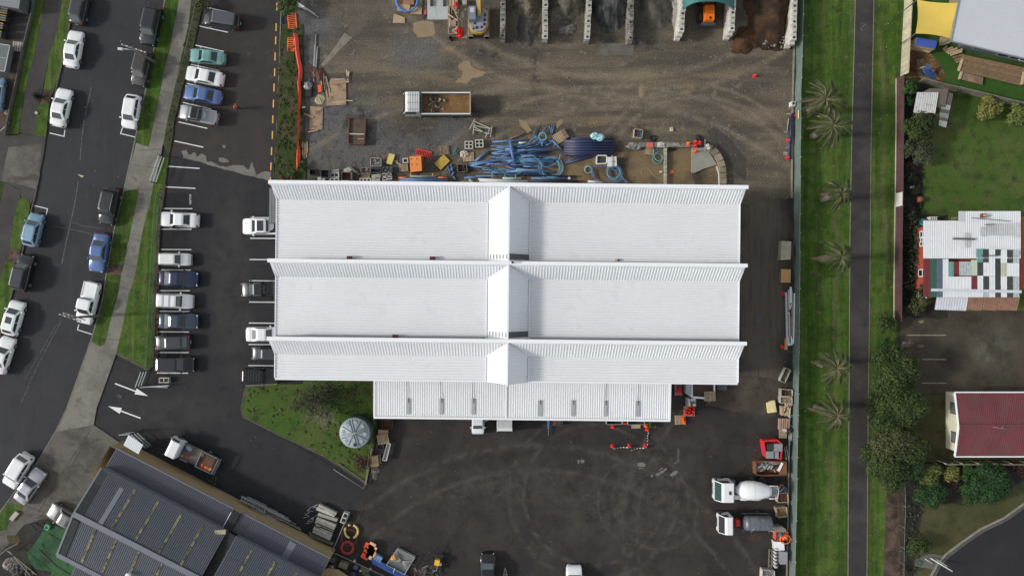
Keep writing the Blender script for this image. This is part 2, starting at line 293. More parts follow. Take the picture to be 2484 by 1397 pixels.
# bottom-left building's yard and the industrial yard across the road
sheet('industrial_yard',[(-400,-400),(110,-400),(83,33),(18,330),(-400,330)],-.008,g_conc3)
sheet('gravel_bed',[(40,130),(56,135),(28,285),(-20,330),(-60,330),(10,260)],.0,g_soil)
slab('roadside_footpath',[(140,-300),(190,-300),(153,0),(138,83),(120,140),(105,215),(95,258),(86,328),(49,322),(60,225),(83,140),(100,60),(110,0)],g_conc3,.10)
slab('grass_verge',[(110,-300),(140,-300),(110,0),(100,60),(83,140),(60,225),(47,325),(20,328),(50,190),(75,75),(88,0)],g_grass,.11)
slab('grass_verge',[(190,-300),(208,-300),(177,0),(173,45),(153,150),(132,222),(107,217),(120,140),(138,83),(153,0)],g_grass,.12)
slab('planting_bed',[(107,217),(132,222),(121,250),(95,258)],g_soil,.11)
slab('grass_verge',[(95,258),(121,250),(112,332),(86,330)],g_grass,.12)
slab('driveway_crossing',[(-200,330),(20,328),(112,332),(108,370),(97,422),(87,470),(74,500),(52,478),(49,460),(12,442),(-200,400)],g_conc3,.09)
slab('driveway_crossing',[(22,358),(103,348),(97,422),(89,460),(60,450),(3,440)],g_conc2,.095)
slab('roadside_footpath',[(12,442),(50,462),(50,480),(38,515),(25,600),(15,630),(-10,760),(-60,960),(-110,960),(-40,700),(0,510)],g_conc3,.10)
slab('grass_verge',[(50,480),(66,484),(73,490),(74,508),(53,604),(25,602),(38,515)],g_grass,.12)
slab('planting_bed',[(25,602),(53,604),(40,650),(14,632)],g_soil,.11)
slab('grass_verge',[(14,632),(41,642),(33,700),(3,810),(-60,1000),(-100,1000),(-50,800),(0,690)],g_grass,.12)
slab('grass_verge',[(12,442),(0,510),(-40,700),(-200,700),(-200,420)],g_weed,.10)
# footpath, crossings and verges on the yard side
slab('footpath',[(480,-300),(515,-300),(465,0),(458,63),(434,170),(406,296),(396,350),(380,430),(373,450),(366,485),(346,565),(328,670),(313,715),(298,793),(283,857),(250,850),(268,780),(288,708),(294,670),(311,590),(332,493),(337,458),(301,465),(331,347),(361,356),(363,350),(386,240),(401,160),(413,120),(434,0)],g_conc,.10)
slab('driveway_crossing',[(222,828),(256,836),(283,857),(263,913),(247,958),(235,990),(228,1030),(135,1047),(163,990)],g_conc,.095)
slab('concrete_forecourt',[(135,1047),(228,1030),(300,1078),(282,1100),(245,1140),(140,1340),(150,1420),(60,1420),(-30,1420),(-80,1350),(0,1242),(100,1107)],g_conc2,.09)
slab('grass_verge',[(450,-300),(480,-300),(434,0),(428,38),(413,120),(401,160),(386,240),(363,350),(361,355),(348,354),(330,345),(351,235),(373,125),(391,50),(401,0)],g_grass,.12)
slab('grass_verge',[(301,467),(320,462),(337,458),(332,493),(311,590),(301,642),(267,641),(278,558)],g_grass,.12)
slab('planting_bed',[(267,641),(301,642),(294,668),(261,664)],g_soil,.11)
slab('grass_verge',[(261,664),(294,668),(288,708),(268,780),(255,835),(245,840),(222,828),(226,813),(251,723)],g_grass,.12)
slab('mossy_bank',[(515,-300),(530,-300),(494,0),(483,60),(465,140),(445,208),(425,293),(417,350),(410,380),(396,350),(406,296),(434,170),(458,63),(465,0)],g_moss,.11)
slab('grass_bank',[(373,450),(396,380),(410,380),(402,445),(393,510),(386,580),(384,680),(380,880),(362,898),(283,857),(298,793),(313,715),(328,670),(346,565),(366,485)],g_grass,.11)
slab('gravel_border',[(404,445),(396,510),(389,580),(386,680),(384,880),(370,893),(374,680),(380,560),(390,470)],g_soil,.12)
slab('grass_verge',crop_pts(D1,[(0,780),(60,700),(240,700),(180,790),(100,850),(60,950),(0,955)]),g_grass,.11)
slab('grass_verge',crop_pts(E1,[(150,560),(380,570),(440,680),(330,730),(180,700)]),g_dull,.105)
sheet('junk_yard_ground',crop_pts(E1,[(0,960),(480,380),(960,220),(1300,420),(1480,600),(1500,1800),(-400,1800),(-400,1300)]),.10,g_dark)
sheet('green_painted_floor',crop_pts(E1,[(900,420),(1000,300),(1500,520),(1900,1000),(1650,1500),(1000,1500),(1060,1300),(720,1250),(580,1000),(560,890),(660,800),(830,560)]),.11,g_green)
# grass south of the big shed, weedy strip by the orange fence
slab('grass_island',[(597,935),(672,931),(735,930),(740,895),(930,895),(908,1080),(889,1172),(830,1133),(788,1106),(680,1055),(590,1010),(586,990)],g_lawn,.12)
slab('weedy_strip',[(683,60),(735,60),(738,250),(742,400),(742,445),(664,445),(670,340),(676,180)],g_weed,.10)
# concrete washout bay
sheet('washout_floor',crop_pts(B5,[(-60,470),(380,360),(840,310),(1110,310),(1360,480),(1380,800),(-80,800)]),.008,g_mud)
sheet('pipe_yard_mud',crop_pts(B4,[(450,330),(560,330),(620,450),(1300,370),(1500,440),(1700,480),(1700,640),(300,640),(440,500)]),.010,g_mud)
# park strip
sheet('park_grass',[(1928,-500),(2215,-500),(2195,0),(2180,700),(2150,1397),(2140,1900),(1905,1900),(1915,1397),(1926,500)],-.006,g_grass)
sheet('park_path',[(2084,-500),(2130,-500),(2120,0),(2113,350),(2110,700),(2106,1000),(2103,1397),(2098,1900),(2050,1900),(2057,1397),(2060,900),(2062,560),(2067,300),(2075,0)],.008,g_path)
# right-hand properties
sheet('childcare_ground',[(2195,-400),(2800,-400),(2800,330),(2484,245),(2225,195),(2188,190)],.0,g_turf)
sheet('playground_bark',crop_pts(A7,[(565,440),(760,500),(880,640),(915,740),(890,820),(640,790),(540,760)]),.006,g_bark)
sheet('playground_sand',crop_pts(A7,[(640,590),(700,570),(800,680),(860,770),(800,800),(680,770),(640,690)]),.010,G('playground_sand',(.25,.19,.11),[((.13,.07,.03),.8,.45,.6,.8,{})],fine=(8,.25)))
sheet('back_lawn',[(2180,190),(2225,195),(2484,248),(2800,330),(2800,760),(2182,760)],.0,g_lawn)
sheet('garden_bed',[(2185,200),(2225,200),(2300,225),(2300,260),(2270,280),(2240,400),(2236,520),(2300,520),(2300,770),(2184,770)],.006,g_dark)
sheet('old_parking_lot',[(2184,755),(2800,755),(2800,955),(2184,955)],.004,g_lot)
sheet('house_yard',[(2150,955),(2800,955),(2800,1122),(2150,1122)],.0,g_dull)
sheet('street_lawn',[(2180,1122),(2800,1122),(2800,1397),(2700,1900),(2160,1900),(2170,1397)],.0,g_dull)
sheet('shrub_bed',[(2180,1122),(2484,1128),(2484,1165),(2350,1225),(2240,1215),(2225,1300),(2215,1397),(2180,1397)],.004,g_dark)
sheet('leaf_litter_strip',crop_pts(D7,[(345,470),(470,480),(470,1397),(440,1800),(290,1800),(320,1397)]),.006,g_soil)
CUL=crop_pts(D7,[(1676,690),(1480,830),(1250,940),(1080,1060),(920,1180),(840,1270),(770,1397),(700,1560)])
sheet('cul_de_sac',CUL+[(2240,1800),(2900,1800),(2900,1100),(2560,1180)],.004,g_cul)

# kerbs
def kerb(name,px,w=.16,z0=-.02,z1=.13,mat=m_kerb,kind='structure'):
    b=MB();pts=wp(px)
    for p,q in zip(pts,pts[1:]):
        p2=p+(p-q).normalized()*.02;q2=q+(q-p).normalized()*.02
        b.beam((p2.x,p2.y,(z0+z1)/2),(q2.x,q2.y,(z0+z1)/2),w,z1-z0)
    o=b.build(name,mat);o['kind']=kind;return o
kerb('kerb',RL[1:7],.15,z1=.125,mat=m_kerb_d);kerb('kerb',[(97,422),(85,480),(75,518),(55,613),(33,700),(3,810),(-60,1000)],.15,z1=.125,mat=m_kerb_d)
kerb('kerb',RR[1:7],.14,z1=.127);kerb('kerb',RR[7:13],.14,z1=.127)
kerb('kerb',RR[6:8],.18,z1=.112);kerb('kerb',RR[12:17],.12,z1=.112)
kerb('kerb',crop_pts(A2,[(1240,0),(1205,120),(1190,620),(1175,1000),(1160,1397)])+[(664,440)],.12,z1=.10,mat=P('weathered_kerb',(.19,.20,.17),.9,var=.3,scale=2))
kerb('kerb',[(597,935),(672,931)],.14,z1=.13);kerb('kerb',[(597,935),(586,990),(590,1010),(680,1055),(788,1106)],.15,z1=.14,mat=m_kerb_d)
kerb('kerb',[(788,1106),(888,1172)],.12,z1=.14,mat=m_kerb_d)
kerb('path_edging',[(2079,-200),(2075,0),(2067,300),(2062,560),(2060,900),(2057,1397)],.09,z1=.03,mat=P('path_edge',(.20,.19,.15),.9,var=.35,scale=2))
kerb('path_edging',[(2124,-200),(2120,0),(2113,350),(2110,700),(2106,1000),(2103,1397)],.12,z1=.025,mat=P('path_edge_mossy',(.15,.145,.10),.9,var=.4,scale=2))
kerb('kerb',CUL,.22,z1=.12,mat=P('pale_kerb',(.23,.22,.17),.9,var=.3,scale=2));kerb('gutter_channel',[(x+6,y+5) for x,y in CUL],.32,z1=.012,mat=m_kerb_d)
kerb('kerb',[(283,857),(362,898)],.18,z1=.12,mat=m_kerb_d);kerb('kerb',[(366,485),(346,565),(328,670),(313,715),(298,793),(283,857)],.07,z1=.115,mat=P('grass_edge_soil',(.15,.13,.085),.95,var=.4,scale=3))
# dark joints across the footpaths
jm=P('dark_joint',(.045,.042,.036),.95)
def joint(px0,px1,z=.1035,w=.045):b=MB();b.beam(W(*px0,z),W(*px1,z),w,.004);struct(b.build('expansion_joint',jm))
for a,c in [((424,55),(459,57)),((405,145),(440,150)),((391,220),(424,232)),((375,296),(406,302)),((334,365),(392,362)),((322,400),(386,410)),((337,460),(372,460)),((330,503),(361,507)),
             ((315,577),(344,585)),((302,640),(330,647)),((290,697),(317,701)),((275,757),(303,765)),((262,822),(290,825))]:joint(a,c)
for a,c in [(D1(870,0),D1(640,330)),(D1(640,330),D1(370,780)),(D1(600,380),D1(810,600)),(D1(840,60),D1(700,330)),(D1(210,700),D1(420,780))]:joint(a,c,.094,.06)
for a,c in [(A1(340,490),A1(480,520)),(A1(370,170),A1(570,215)),(A1(200,1250),A1(350,1280))]:joint(a,c)

# ---------------------------------------------------------------- painted markings
def line(px0,px1,w=.11,z=.006,mat=m_paint,name='painted_line'):
    b=MB();p,q=W(*px0),W(*px1);b.beam((p.x,p.y,z),(q.x,q.y,z),w,.003);return struct(b.build(name,mat))
for k,u0,v0,u1,v1 in [(A2,455,68,730,130),(A2,412,255,690,316),(A2,374,440,650,500),(A2,328,625,610,688),(A2,292,810,570,872),(A2,256,995,530,1057),(A2,212,1182,490,1245),(B2,293,50,572,110)]:
    line(k(u0,v0),k(u1,v1),.12,.011,name='parking_line')
for k,u0,v0,u1,v1 in [(B2,232,295,535,315),(B2,195,493,495,507),(B2,168,702,465,704),(B2,163,902,460,902),(B2,160,1098,455,1100),(B2,160,1296,450,1298),(C2,143,180,443,180),(C2,137,379,438,380),(C2,132,577,433,579),(C2,126,777,430,778),(C2,122,976,425,977),
    (B2,1028,790,1450,792),(B2,1025,990,1450,993),(B2,1020,1195,1450,1199),(C2,1017,83,1450,88),(C2,1015,289,1450,293),(C2,1012,492,1450,496),(C2,1010,699,1450,703),(C2,1008,903,1450,908)]:
    line(k(u0,v0),k(u1,v1),.11,.006,name='parking_line')
for py,px in [(17,672),(67,670),(99,669),(138,667.5),(176,666.5),(213,665),(252,663.5),(290,662),(328,661),(367,659),(404,657.5),(440,656)]:
    line((px,py-9.5),(px-.5,py+9.5),.15,.011,m_yel,'yellow_dash')
for k,pts in [(A1,[(485,1290),(620,1322),(628,1265)]),(A1,[(1185,1240),(1168,1295),(1305,1328)]),(B1,[(335,715),(460,745),(447,800)]),(C1,[(762,590),(750,637),(885,680)])]:
    b=MB()
    for i,(p,q) in enumerate(zip(pts,pts[1:])):
        p,q=W(*k(*p)),W(*k(*q));dd=(q-p).normalized()*.05;b.beam((p-dd)+Vector((0,0,.001+i*.0012)),(q+dd)+Vector((0,0,.001+i*.0012)),.10,.003)
    struct(b.build('parking_bay_mark',m_paint))
# faded centre line, worn seams on the road
for pts,w in [([(222,212),(212,255),(205,290),(199,330),(194,390)],.09),([(190,440),(180,500),(170,545),(160,590),(150,640)],.12),([(165,535),(200,548),(250,555)],.06),([(130,548),(200,562),(232,570)],.06),
               ([(150,775),(110,850),(80,910),(52,975)],.06),([(138,785),(95,860),(60,920)],.05)]:
    b=MB();pp=wp(pts,-.008)
    for p,q in zip(pp,pp[1:]):b.beam(p,q,w,.003)
    struct(b.build('worn_centre_line',m_paint_w))
b=MB();b.prism([(p.x,p.y) for p in wp(crop_pts(B1,[(748,410),(815,428),(790,442)]))],-.01,-.004);struct(b.build('road_marker_triangle',P('faded_cream_paint',(.40,.38,.27),.8,var=.2)))
def arrow(tail,tip,hw=7.0,hl=15.0):
    t,h=Vector((*tail,0)),Vector((*tip,0));dd=(h-t).normalized();nn=Vector((-dd.y,dd.x,0));s=h-dd*hl
    pts=[t+nn*1.5,s+nn*1.5,s+nn*hw,h,s-nn*hw,s-nn*1.5,t-nn*1.5]
    b=MB();b.prism([(p.x,p.y) for p in wp([(p.x,p.y) for p in pts])],.003,.007);struct(b.build('painted_arrow',m_paint))
arrow((279,930),(359,960),7.5,32);arrow((341,1014),(263,985),7.5,32)
def text(s,px,py,size,rz,mat,z=.008,name='painted_lettering',parent=None):
    cu=bpy.data.curves.new(name,'FONT');cu.body=s;cu.size=size;cu.align_x='CENTER';cu.align_y='CENTER';cu.extrude=.001
    t=bpy.data.objects.new(name,cu);COL.objects.link(t);bpy.context.view_layer.update()
    me=bpy.data.meshes.new_from_object(t);bpy.data.objects.remove(t);me.materials.clear();me.materials.append(mat)
    o=obj(name,me,parent,W(px,py,z),rz);return o
struct(text('VISITOR',462,484,.36,R(90),m_paint))
faded=P('faded_yellow_paint',(.34,.31,.20),.85,var=.2,scale=3,dirt=((.07,.06,.045),3.0,.5,.7))
struct(text('5',2235,839,.85,R(90),faded));struct(text('6',2235,780,.85,R(90),faded))
for k,u0,v0,u1,v1 in [(C7,540,610,922,610),(C7,690,843,920,845),(C7,690,1072,925,1073)]:line(k(u0,v0),k(u1,v1),.10,.009,faded,'parking_line')
# chalk marks on the park path
chalk=P('faint_chalk',(.15,.14,.135),.9,dirt=((.05,.045,.043),2.5,.46,.9));chalk_r=P('faint_pink_chalk',(.105,.065,.060),.9,dirt=((.05,.045,.043),2.5,.46,.9))
for m,pl in [(chalk,[[(95,235),(150,240)],[(105,225),(125,262)],[(120,225),(112,262)],[(95,275),(118,270),(92,290),(120,300)]]),(chalk_r,[[(80,615),(80,660)],[(105,615),(105,655)],[(135,615),(130,660)],[(60,735),(90,712),(130,730)],[(75,790),(95,745),(130,795)]])]:
    for seg in pl:
        b=MB()
        for p,q in zip(seg,seg[1:]):b.beam(W(*A7(*p),.0105),W(*A7(*q),.0105),.10,.003)
        struct(b.build('chalk_mark',m))

# ---------------------------------------------------------------- puddles and stains
def blobpoly(cx,cy,rx,ry,n=26,jag=.28,seed=0,rot=0.0):
    r=random.Random(seed);ph=[r.uniform(0,6.28) for _ in range(5)];out=[]
    for i in range(n):
        t=2*math.pi*i/n;k=1+jag*(.5*math.sin(2*t+ph[0])+.35*math.sin(3*t+ph[1])+.3*math.sin(5*t+ph[2])+.25*math.sin(8*t+ph[3]))+r.uniform(-.08,.08)*jag*3
        x,y=rx*k*math.cos(t),ry*k*math.sin(t);out.append((cx+x*math.cos(rot)-y*math.sin(rot),cy+x*math.sin(rot)+y*math.cos(rot)))
    return out
def puddle(pts,z=.010,mat=m_water,name='puddle'):return sheet(name,pts,z,mat)
puddle(crop_pts(B2,[(360,150),(410,135),(430,185),(490,158),(520,205),(560,170),(600,200),(605,250),(660,250),(730,290),(800,300),(880,285),(960,285),(1010,330),(1045,250),(1070,340),(1080,380),(1150,350),(1225,350),(1220,432),(1120,410),(900,355),(700,300),(500,240),(380,215)]),.011,P('muddy_film',(.155,.145,.125),.35,var=.25,scale=1.5,fine=(6,.15)))
puddle(crop_pts(B2,[(720,215),(770,215),(815,240),(815,262),(780,255),(750,258),(725,240)]),.013,P('muddy_film',(0,0,0)));puddle(crop_pts(B2,[(755,92),(790,95),(785,118),(760,115)]),.013,P('muddy_film',(0,0,0)))
for pts in [[(583,1170),(640,1163),(665,1180),(660,1200),(620,1205),(585,1195)],[(760,1275),(800,1255),(865,1215),(870,1235),(835,1262),(790,1290),(765,1290)],[(708,1290),(725,1275),(737,1295),(715,1308)],[(897,1280),(925,1255),(968,1240),(973,1258),(940,1290),(905,1293)],[(780,1240),(825,1210),(836,1218),(800,1238)],[(35,1130),(62,1135),(75,1150),(50,1172),(33,1160)],[(0,1135),(22,1140),(25,1165),(5,1180)],[(595,1213),(640,1211),(640,1218),(600,1221)],[(970,1020),(992,1030),(988,1150),(965,1175),(905,1172),(960,1150),(968,1090)]]:
    puddle(crop_pts(C5,pts),.006,P('rain_puddle',(.17,.16,.14),.30,var=.2,scale=1.5) if pts[0][0] != 970 else P('damp_film',(.085,.075,.062),.4,var=.3,scale=2))
puddle(crop_pts(C6,[(375,290),(390,350),(415,380),(428,450),(425,500),(405,540),(385,510),(382,440),(372,340)]),.006,P('damp_film',(0,0,0)))
puddle(crop_pts(A3,[(1280,230),(1360,205),(1480,215),(1500,320),(1480,350),(1330,365),(1290,300)]),.010,m_water_mud);puddle(crop_pts(A4,[(340,590),(395,600),(410,640),(470,680),(560,700),(520,740),(420,760),(370,805),(240,800),(310,760),(330,700),(285,660),(290,640)]),.010,m_water_mud)
puddle(crop_pts(B4,[(755,165),(850,110),(950,190),(960,230),(760,210)]),.010,P('brown_puddle',(.13,.098,.055),.18,var=.15,scale=.6,spec=.7));puddle(crop_pts(B4,[(860,40),(940,60),(1000,150),(960,170),(900,110)]),.010,m_water_mud);puddle(crop_pts(B4,[(1240,60),(1290,40),(1300,70),(1240,130)]),.010,m_water_mud)
puddle(crop_pts(A5,[(595,850),(625,840),(640,920),(620,950),(595,930)]),.010,m_water_mud)
sheet('concrete_pad',crop_pts(A3,[(620,320),(695,365),(560,500),(430,640),(385,640),(500,490)]),.009,P('pale_packed_clay',(.19,.17,.125),.9,var=.25,scale=1,fine=(8,.2)))
sheet('steel_plate',crop_pts(A3,[(755,170),(832,245),(760,345),(690,360),(640,300)]),.012,P('muddy_plate',(.095,.075,.055),.8,var=.3,scale=1.2,fine=(8,.2)))
sheet('concrete_pad',crop_pts(A5,[(230,420),(545,420),(545,540),(170,540)]),.009,P('grey_concrete_pad',(.115,.108,.088),.9,var=.3,scale=1,fine=(8,.25)))
sheet('asphalt_patch',crop_pts(B5,[(1330,80),(1480,180),(1640,350),(1640,420),(1560,330),(1450,180)]),.009,P('damp_film',(0,0,0)))
sheet('damp_edge',crop_pts(B5,[(1250,160),(1330,100),(1560,300),(1640,420),(1640,640),(1440,480),(1330,260)]),.007,P('dark_damp_dirt',(.055,.047,.038),.8,var=.3,scale=1.5,fine=(8,.3)))

# ---------------------------------------------------------------- ribbed sheet roofing
def ribbed(mb,f,length,pitch=.27,h=.045,rib=.3):
    """roofing sheet: f(t) gives the two ends of the line at distance t along the eave; normal offset makes the ribs"""
    n=max(1,round(length/pitch));ts=[]
    for i in range(n):
        a=i*length/n;p=length/n
        ts += [(a,0),(a+p*(1-rib),0),(a+p*(1-rib*.78),h),(a+p*(1-rib*.22),h)]
    ts.append((length,0));vs=[]
    p0,q0=f(0);p1,q1=f(length*.5);nn=(q1-p1).cross(f(length*.52)[0]-p1)
    if nn.z < 0:nn=-nn
    nn.normalize()
    for t,o in ts:
        p,q=f(t);vs += [p+nn*o,q+nn*o]
    fs=[(2*i,2*i+1,2*i+3,2*i+2) for i in range(len(ts)-1)]
    a,b_,c=Vector(vs[0]),Vector(vs[1]),Vector(vs[2])
    if (b_-a).cross(Vector(vs[3])-a).z < 0:fs=[x[::-1] for x in fs]
    mb.add(vs,fs)
def panel(A,B,C,D,pitch=.27,h=.045,rib=.3):
    """ribs run from edge AB to edge DC"""
    A,B,C,D=map(Vector,(A,B,C,D));L=(B-A).length
    return lambda mb:ribbed(mb,lambda t:(A.lerp(B,t/L),D.lerp(C,t/L)),L,pitch,h,rib)

# ---------------------------------------------------------------- the big white shed
m_roof=P('white_roofing',(.76,.77,.78),.45,var=.03,scale=.25,fine=(2.5,.02),dirt=((.60,.60,.59),.5,.56,.30))
m_trim=P('white_flashing',(.82,.83,.84),.4,var=.02,scale=1)
m_wall=P('shed_wall',(.42,.43,.44),.6,var=.08,scale=.8)
m_dkgrey=P('dark_grey_steel',(.085,.095,.105),.5,var=.1)
m_black=P('black_rubber',(.012,.012,.013),.6,var=.2)
m_maroon=P('maroon_paint',(.085,.018,.022),.6,var=.1)
m_clear=P('fibreglass_sheet',(.36,.37,.38),.45,var=.05)
ROT=R(-.62);shed=thing('warehouse','big white sawtooth-roofed warehouse with a cross ridge and long front canopy','warehouse',(0,0,0),ROT)
ZR,ZV,XL,XR,XC,GW=9.0,6.9,-26.25,25.22,-.43,2.27
bays=[(11.2,9.55,2.72),(2.72,.98,-5.72),(-5.72,-7.62,-10.35)]  # ridge, valley, south edge
wl_=MB();wl_.prism([(XL+.45,11.1),(XR-.45,11.1),(XR-.45,-10.1),(XL+.45,-10.1)],0,6.7);wl_.build('wall',m_wall,shed)
for i,(yr,yv,ys) in enumerate(bays):
    V=Vector;last=i == 2
    for side in (-1,1):
        xe=XL if side < 0 else XR;xg=XC+side*GW
        # steep face: ribs run down the slope, cut by the valley against the cross gable
        b=MB();L1=abs(xc_e :=(XC-xe))
        def face(t,xe=xe,xg=xg,yr=yr,yv=yv,side=side):
            x=xe-side*t;k=1.0
            if (x-xg)*side < 0:k=max(0.0,1-abs(x-xg)/GW)
            return V((x,yr-.15,ZR-.05)),V((x,yr-.15+(yv-yr+.15)*k,ZR-.05+(ZV-ZR+.05)*k))
        ribbed(b,face,L1-.02,.32,.045,.34);b.build('steep_roof_sheet',m_roof,shed)
        # long low sheet: ribs run east-west
        b=MB();e=xe;zt=ZV
        panel((e,yv,zt),(e,ys+.03,zt+.02),(xg,ys+.03,zt+.02),(xg,yv,zt),.30,.12,.34)(b);b.build('low_roof_sheet',m_roof,shed)
        # cross gable
        b=MB();yend=ys+.03 if not last else ys-.12
        def gab(t,xg=xg,yr=yr,yend=yend,yv=yv):
            y=yr-.2-t;k=1.0
            if y > yv:k=max(0.0,(yr-.2-y)/(yr-.2-yv))
            yy=y-(.42 if last and y < yend+.4 else 0)*0
            return V((XC,y,ZR)),V((XC+(xg-XC)*k,y,ZR+(ZV+.02-ZR)*k))
        ribbed(b,gab,yr-.2-yend,.30 if side > 0 else .5,.035 if side > 0 else .015,.34);b.build('cross_gable_sheet',m_roof,shed)
        # gutter between cross gable and low roof, barge at the end
        b=MB();b.beam((xg+side*.12,yv-.1,ZV+.06),(xg+side*.12,ys+.08,ZV+.06),.16,.10);b.build('valley_flashing',m_trim,shed)
        b=MB();b.beam((xe+side*.04,yv,ZV+.0),(xe+side*.04,ys+.1,ZV+.0),.09,.26);b.build('barge_board',m_trim,shed)
        b=MB();b.beam((xe+side*.04,yr,ZR-.06),(xe+side*.04,yv+.02,ZV+.02),.09,.14);b.build('barge_board',m_trim,shed)
        b=MB();b.beam((xe+side*.12,yv-.1,ZV-.25),(xe+side*.12,ys+.1,ZV-.25),.16,.16);b.build('gutter',m_dkgrey,shed)
        b=MB();b.beam((XC+side*.1,yr-.35,ZR-.08),(xg,yv,ZV+.07),.12,.06);b.build('valley_flashing',m_trim,shed)
    # tall back wall of the tooth, flashing along its top
    b=MB();b.box(((XL+XR)/2,yr+.02,(ZR+ZV)/2-.06),(XR-XL-.1,.10,ZR-ZV+.04));b.build('clerestory_wall',m_wall,shed)
    b=MB();b.box(((XL+XR)/2,yr-.02,ZR+.035),(XR-XL+.5,.40,.10));b.build('ridge_flashing',m_trim,shed)
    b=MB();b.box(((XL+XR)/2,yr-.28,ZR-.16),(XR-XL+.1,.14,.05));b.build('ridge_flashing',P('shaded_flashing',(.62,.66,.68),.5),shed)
    b=MB();b.beam((XC,yr-.2,ZR+.03),(XC,ys+(.1 if not last else -.3),ZR+.03),.20,.07);b.build('ridge_cap',m_trim,shed)
    if not last:
        b=MB();b.beam((XL,ys+.12,ZV+.07),(XC-GW-.2,ys+.12,ZV+.07),.14,.05);b.beam((XC+GW+.2,ys+.12,ZV+.07),(XR,ys+.12,ZV+.07),.14,.05);b.build('box_gutter',m_dkgrey,shed)
    else:
        b=MB();b.beam((XL,ys-.05,ZV),(XC-GW,ys-.05,ZV),.16,.16);b.beam((XC+GW,ys-.05,ZV),(XR,ys-.05,ZV),.16,.16);b.build('gutter',m_trim,shed)
        b=MB();b.add([(XC-GW,ys-.13,ZV),(XC+GW,ys-.13,ZV),(XC,ys-.13,ZR)],[(0,1,2)]);b.build('gable_end',m_wall,shed)
# canopy along the front
CL,CR,CN,CS,CZ=-15.55,18.15,-10.2,-14.95,4.8
b=MB();panel((CL,CN,CZ+.25),(XC-.1,CN,CZ+.25),(XC-.1,CS+.15,CZ),(CL,CS+.15,CZ),.26,.04,.30)(b);panel((XC-.1,CN,CZ+.25),(CR,CN,CZ+.25),(CR,CS+.15,CZ),(XC-.1,CS+.15,CZ),.26,.04,.30)(b)
b.build('canopy_roof_sheet',m_roof,shed)
b=MB();b.box(((CL+CR)/2,CS,CZ-.08),(CR-CL+.2,.24,.30));b.build('canopy_gutter',m_trim,shed)
for x in (CL-.02,CR+.02):b=MB();b.beam((x,CN,CZ+.2),(x,CS+.1,CZ-.02),.22,.22);b.build('canopy_barge',m_trim,shed)
b=MB();b.beam((XC-.1,CN-.3,CZ+.34),(XC-.1,CS+.15,CZ+.09),.16,.05);b.build('canopy_ridge_cap',m_trim,shed)
for i in range(8):
    x=CL+.4+i*(CR-CL-.8)/7;b=MB();b.box((x,CS+.3,CZ/2-.1),(.16,.16,CZ-.2));b.build('canopy_post',m_dkgrey,shed)
for px,py in [(990,985),(1070.5,985.5),(1148,985.5),(1310,990),(1390,990),(1468.5,990.5),(1547,991)]:
    p=W(px,py,4.95);c,s=math.cos(-ROT),math.sin(-ROT);x,y=p.x*c-p.y*s,p.x*s+p.y*c
    b=MB();b.beam((x,y+.92,CZ+.22),(x,y-.92,CZ+.125),.42,.02);b.build('skylight',m_clear,shed)
    if px not in (1310,1390):b=MB();b.tube([(x-.15 if px < 1200 else x+.05,CN-.35,CZ+.34),(x-.05,y+1.0,CZ+.28)],.022,5);b.build('stay_wire',m_black,shed)
    b=MB();b.tube([(x+.05,y+.92,CZ+.26),(x+.06,y+.4,CZ+.22)],.03,5);b.build('stay_bracket',m_black,shed)
# walkway ladders over the cross gable
for y,nm in ((3.42,'upper'),(-5.08,'lower')):
    for side in (-1,1):
        t=thing('roof_ladder',f"{'pale' if side < 0 else 'dark'} rung ladder on the {'west' if side < 0 else 'east'} slope of the {'northern' if nm == 'upper' else 'southern'} cross ridge",'roof ladder',(0,0,0),ROT,'ladders over the cross ridge')
        xg=XC+side*GW;mt=m_dkgrey if side > 0 else P('galvanised_steel',(.50,.51,.52),.4,.6,var=.1)
        for dy in (-.27,.27):
            b=MB();b.beam((XC+side*.1,y+dy,ZR+.1),(xg,y+dy,ZV+.16),.05 if side > 0 else .03,.05);b.build('rail',mt,t)
        for i in range(6):
            k=(i+.6)/6.3;b=MB();x=XC+side*GW*k;z=ZR+(ZV-ZR)*k+.15;b.beam((x,y-.27,z),(x,y+.27,z),.10 if side > 0 else .07,.03);b.build('rung',m_dkgrey,t)
        if side > 0:
            b=MB();b.beam((XC+.1,y,ZR+.05),(xg,y,ZV+.11),.52,.01);b.build('tread_plate',m_dkgrey,t)
def solo(mb,name,mat,label,cat,loc=None,rz=0.0,group=None):return tag(mb.build(name,mat,None,loc,rz),label,cat,group)
for px,py,lab in [(850,626,'dark maroon roof vent box nearest the west end on the northern bay'),(1050,627,'dark maroon roof vent box just west of the cross ridge, northern bay'),(960,815,'dark maroon roof vent box on the middle bay by its gutter')]:
    t=thing('roof_vent',lab,'roof vent',W(px,py,6.97),ROT,'maroon boxes on the shed roof')
    b=MB();b.box((0,0,.22),(.5,.34,.44));b.build('housing',m_maroon,t);b=MB();b.box((.02,0,.47),(.62,.40,.05));b.build('cap',m_maroon,t);b=MB();b.box((.27,0,.24),(.03,.26,.3));b.build('louvre',m_trim,t)
t=thing('flue_pipe','small black flue pipe poking up beside the cross ridge','flue',W(1243,637,9.0));b=MB();b.cyl((0,0),.09,0,.5,10);b.build('pipe',m_black,t);b=MB();b.cyl((0,0),.13,.5,.6,10);b.build('cowl',m_black,t);b=MB();b.beam((0,0,.3),(.3,0,.05),.03,.03);b.build('bracket',m_black,t)
t=thing('roof_hatch','tiny cream bracket left on the north bay gutter, east half','bracket',W(1497,631,6.98));b=MB();b.box((0,0,.08),(.45,.25,.16));b.build('base',P('cream_timber',(.5,.42,.28)),t);b=MB();b.box((.1,0,.2),(.12,.2,.1));b.build('lug',m_black,t)
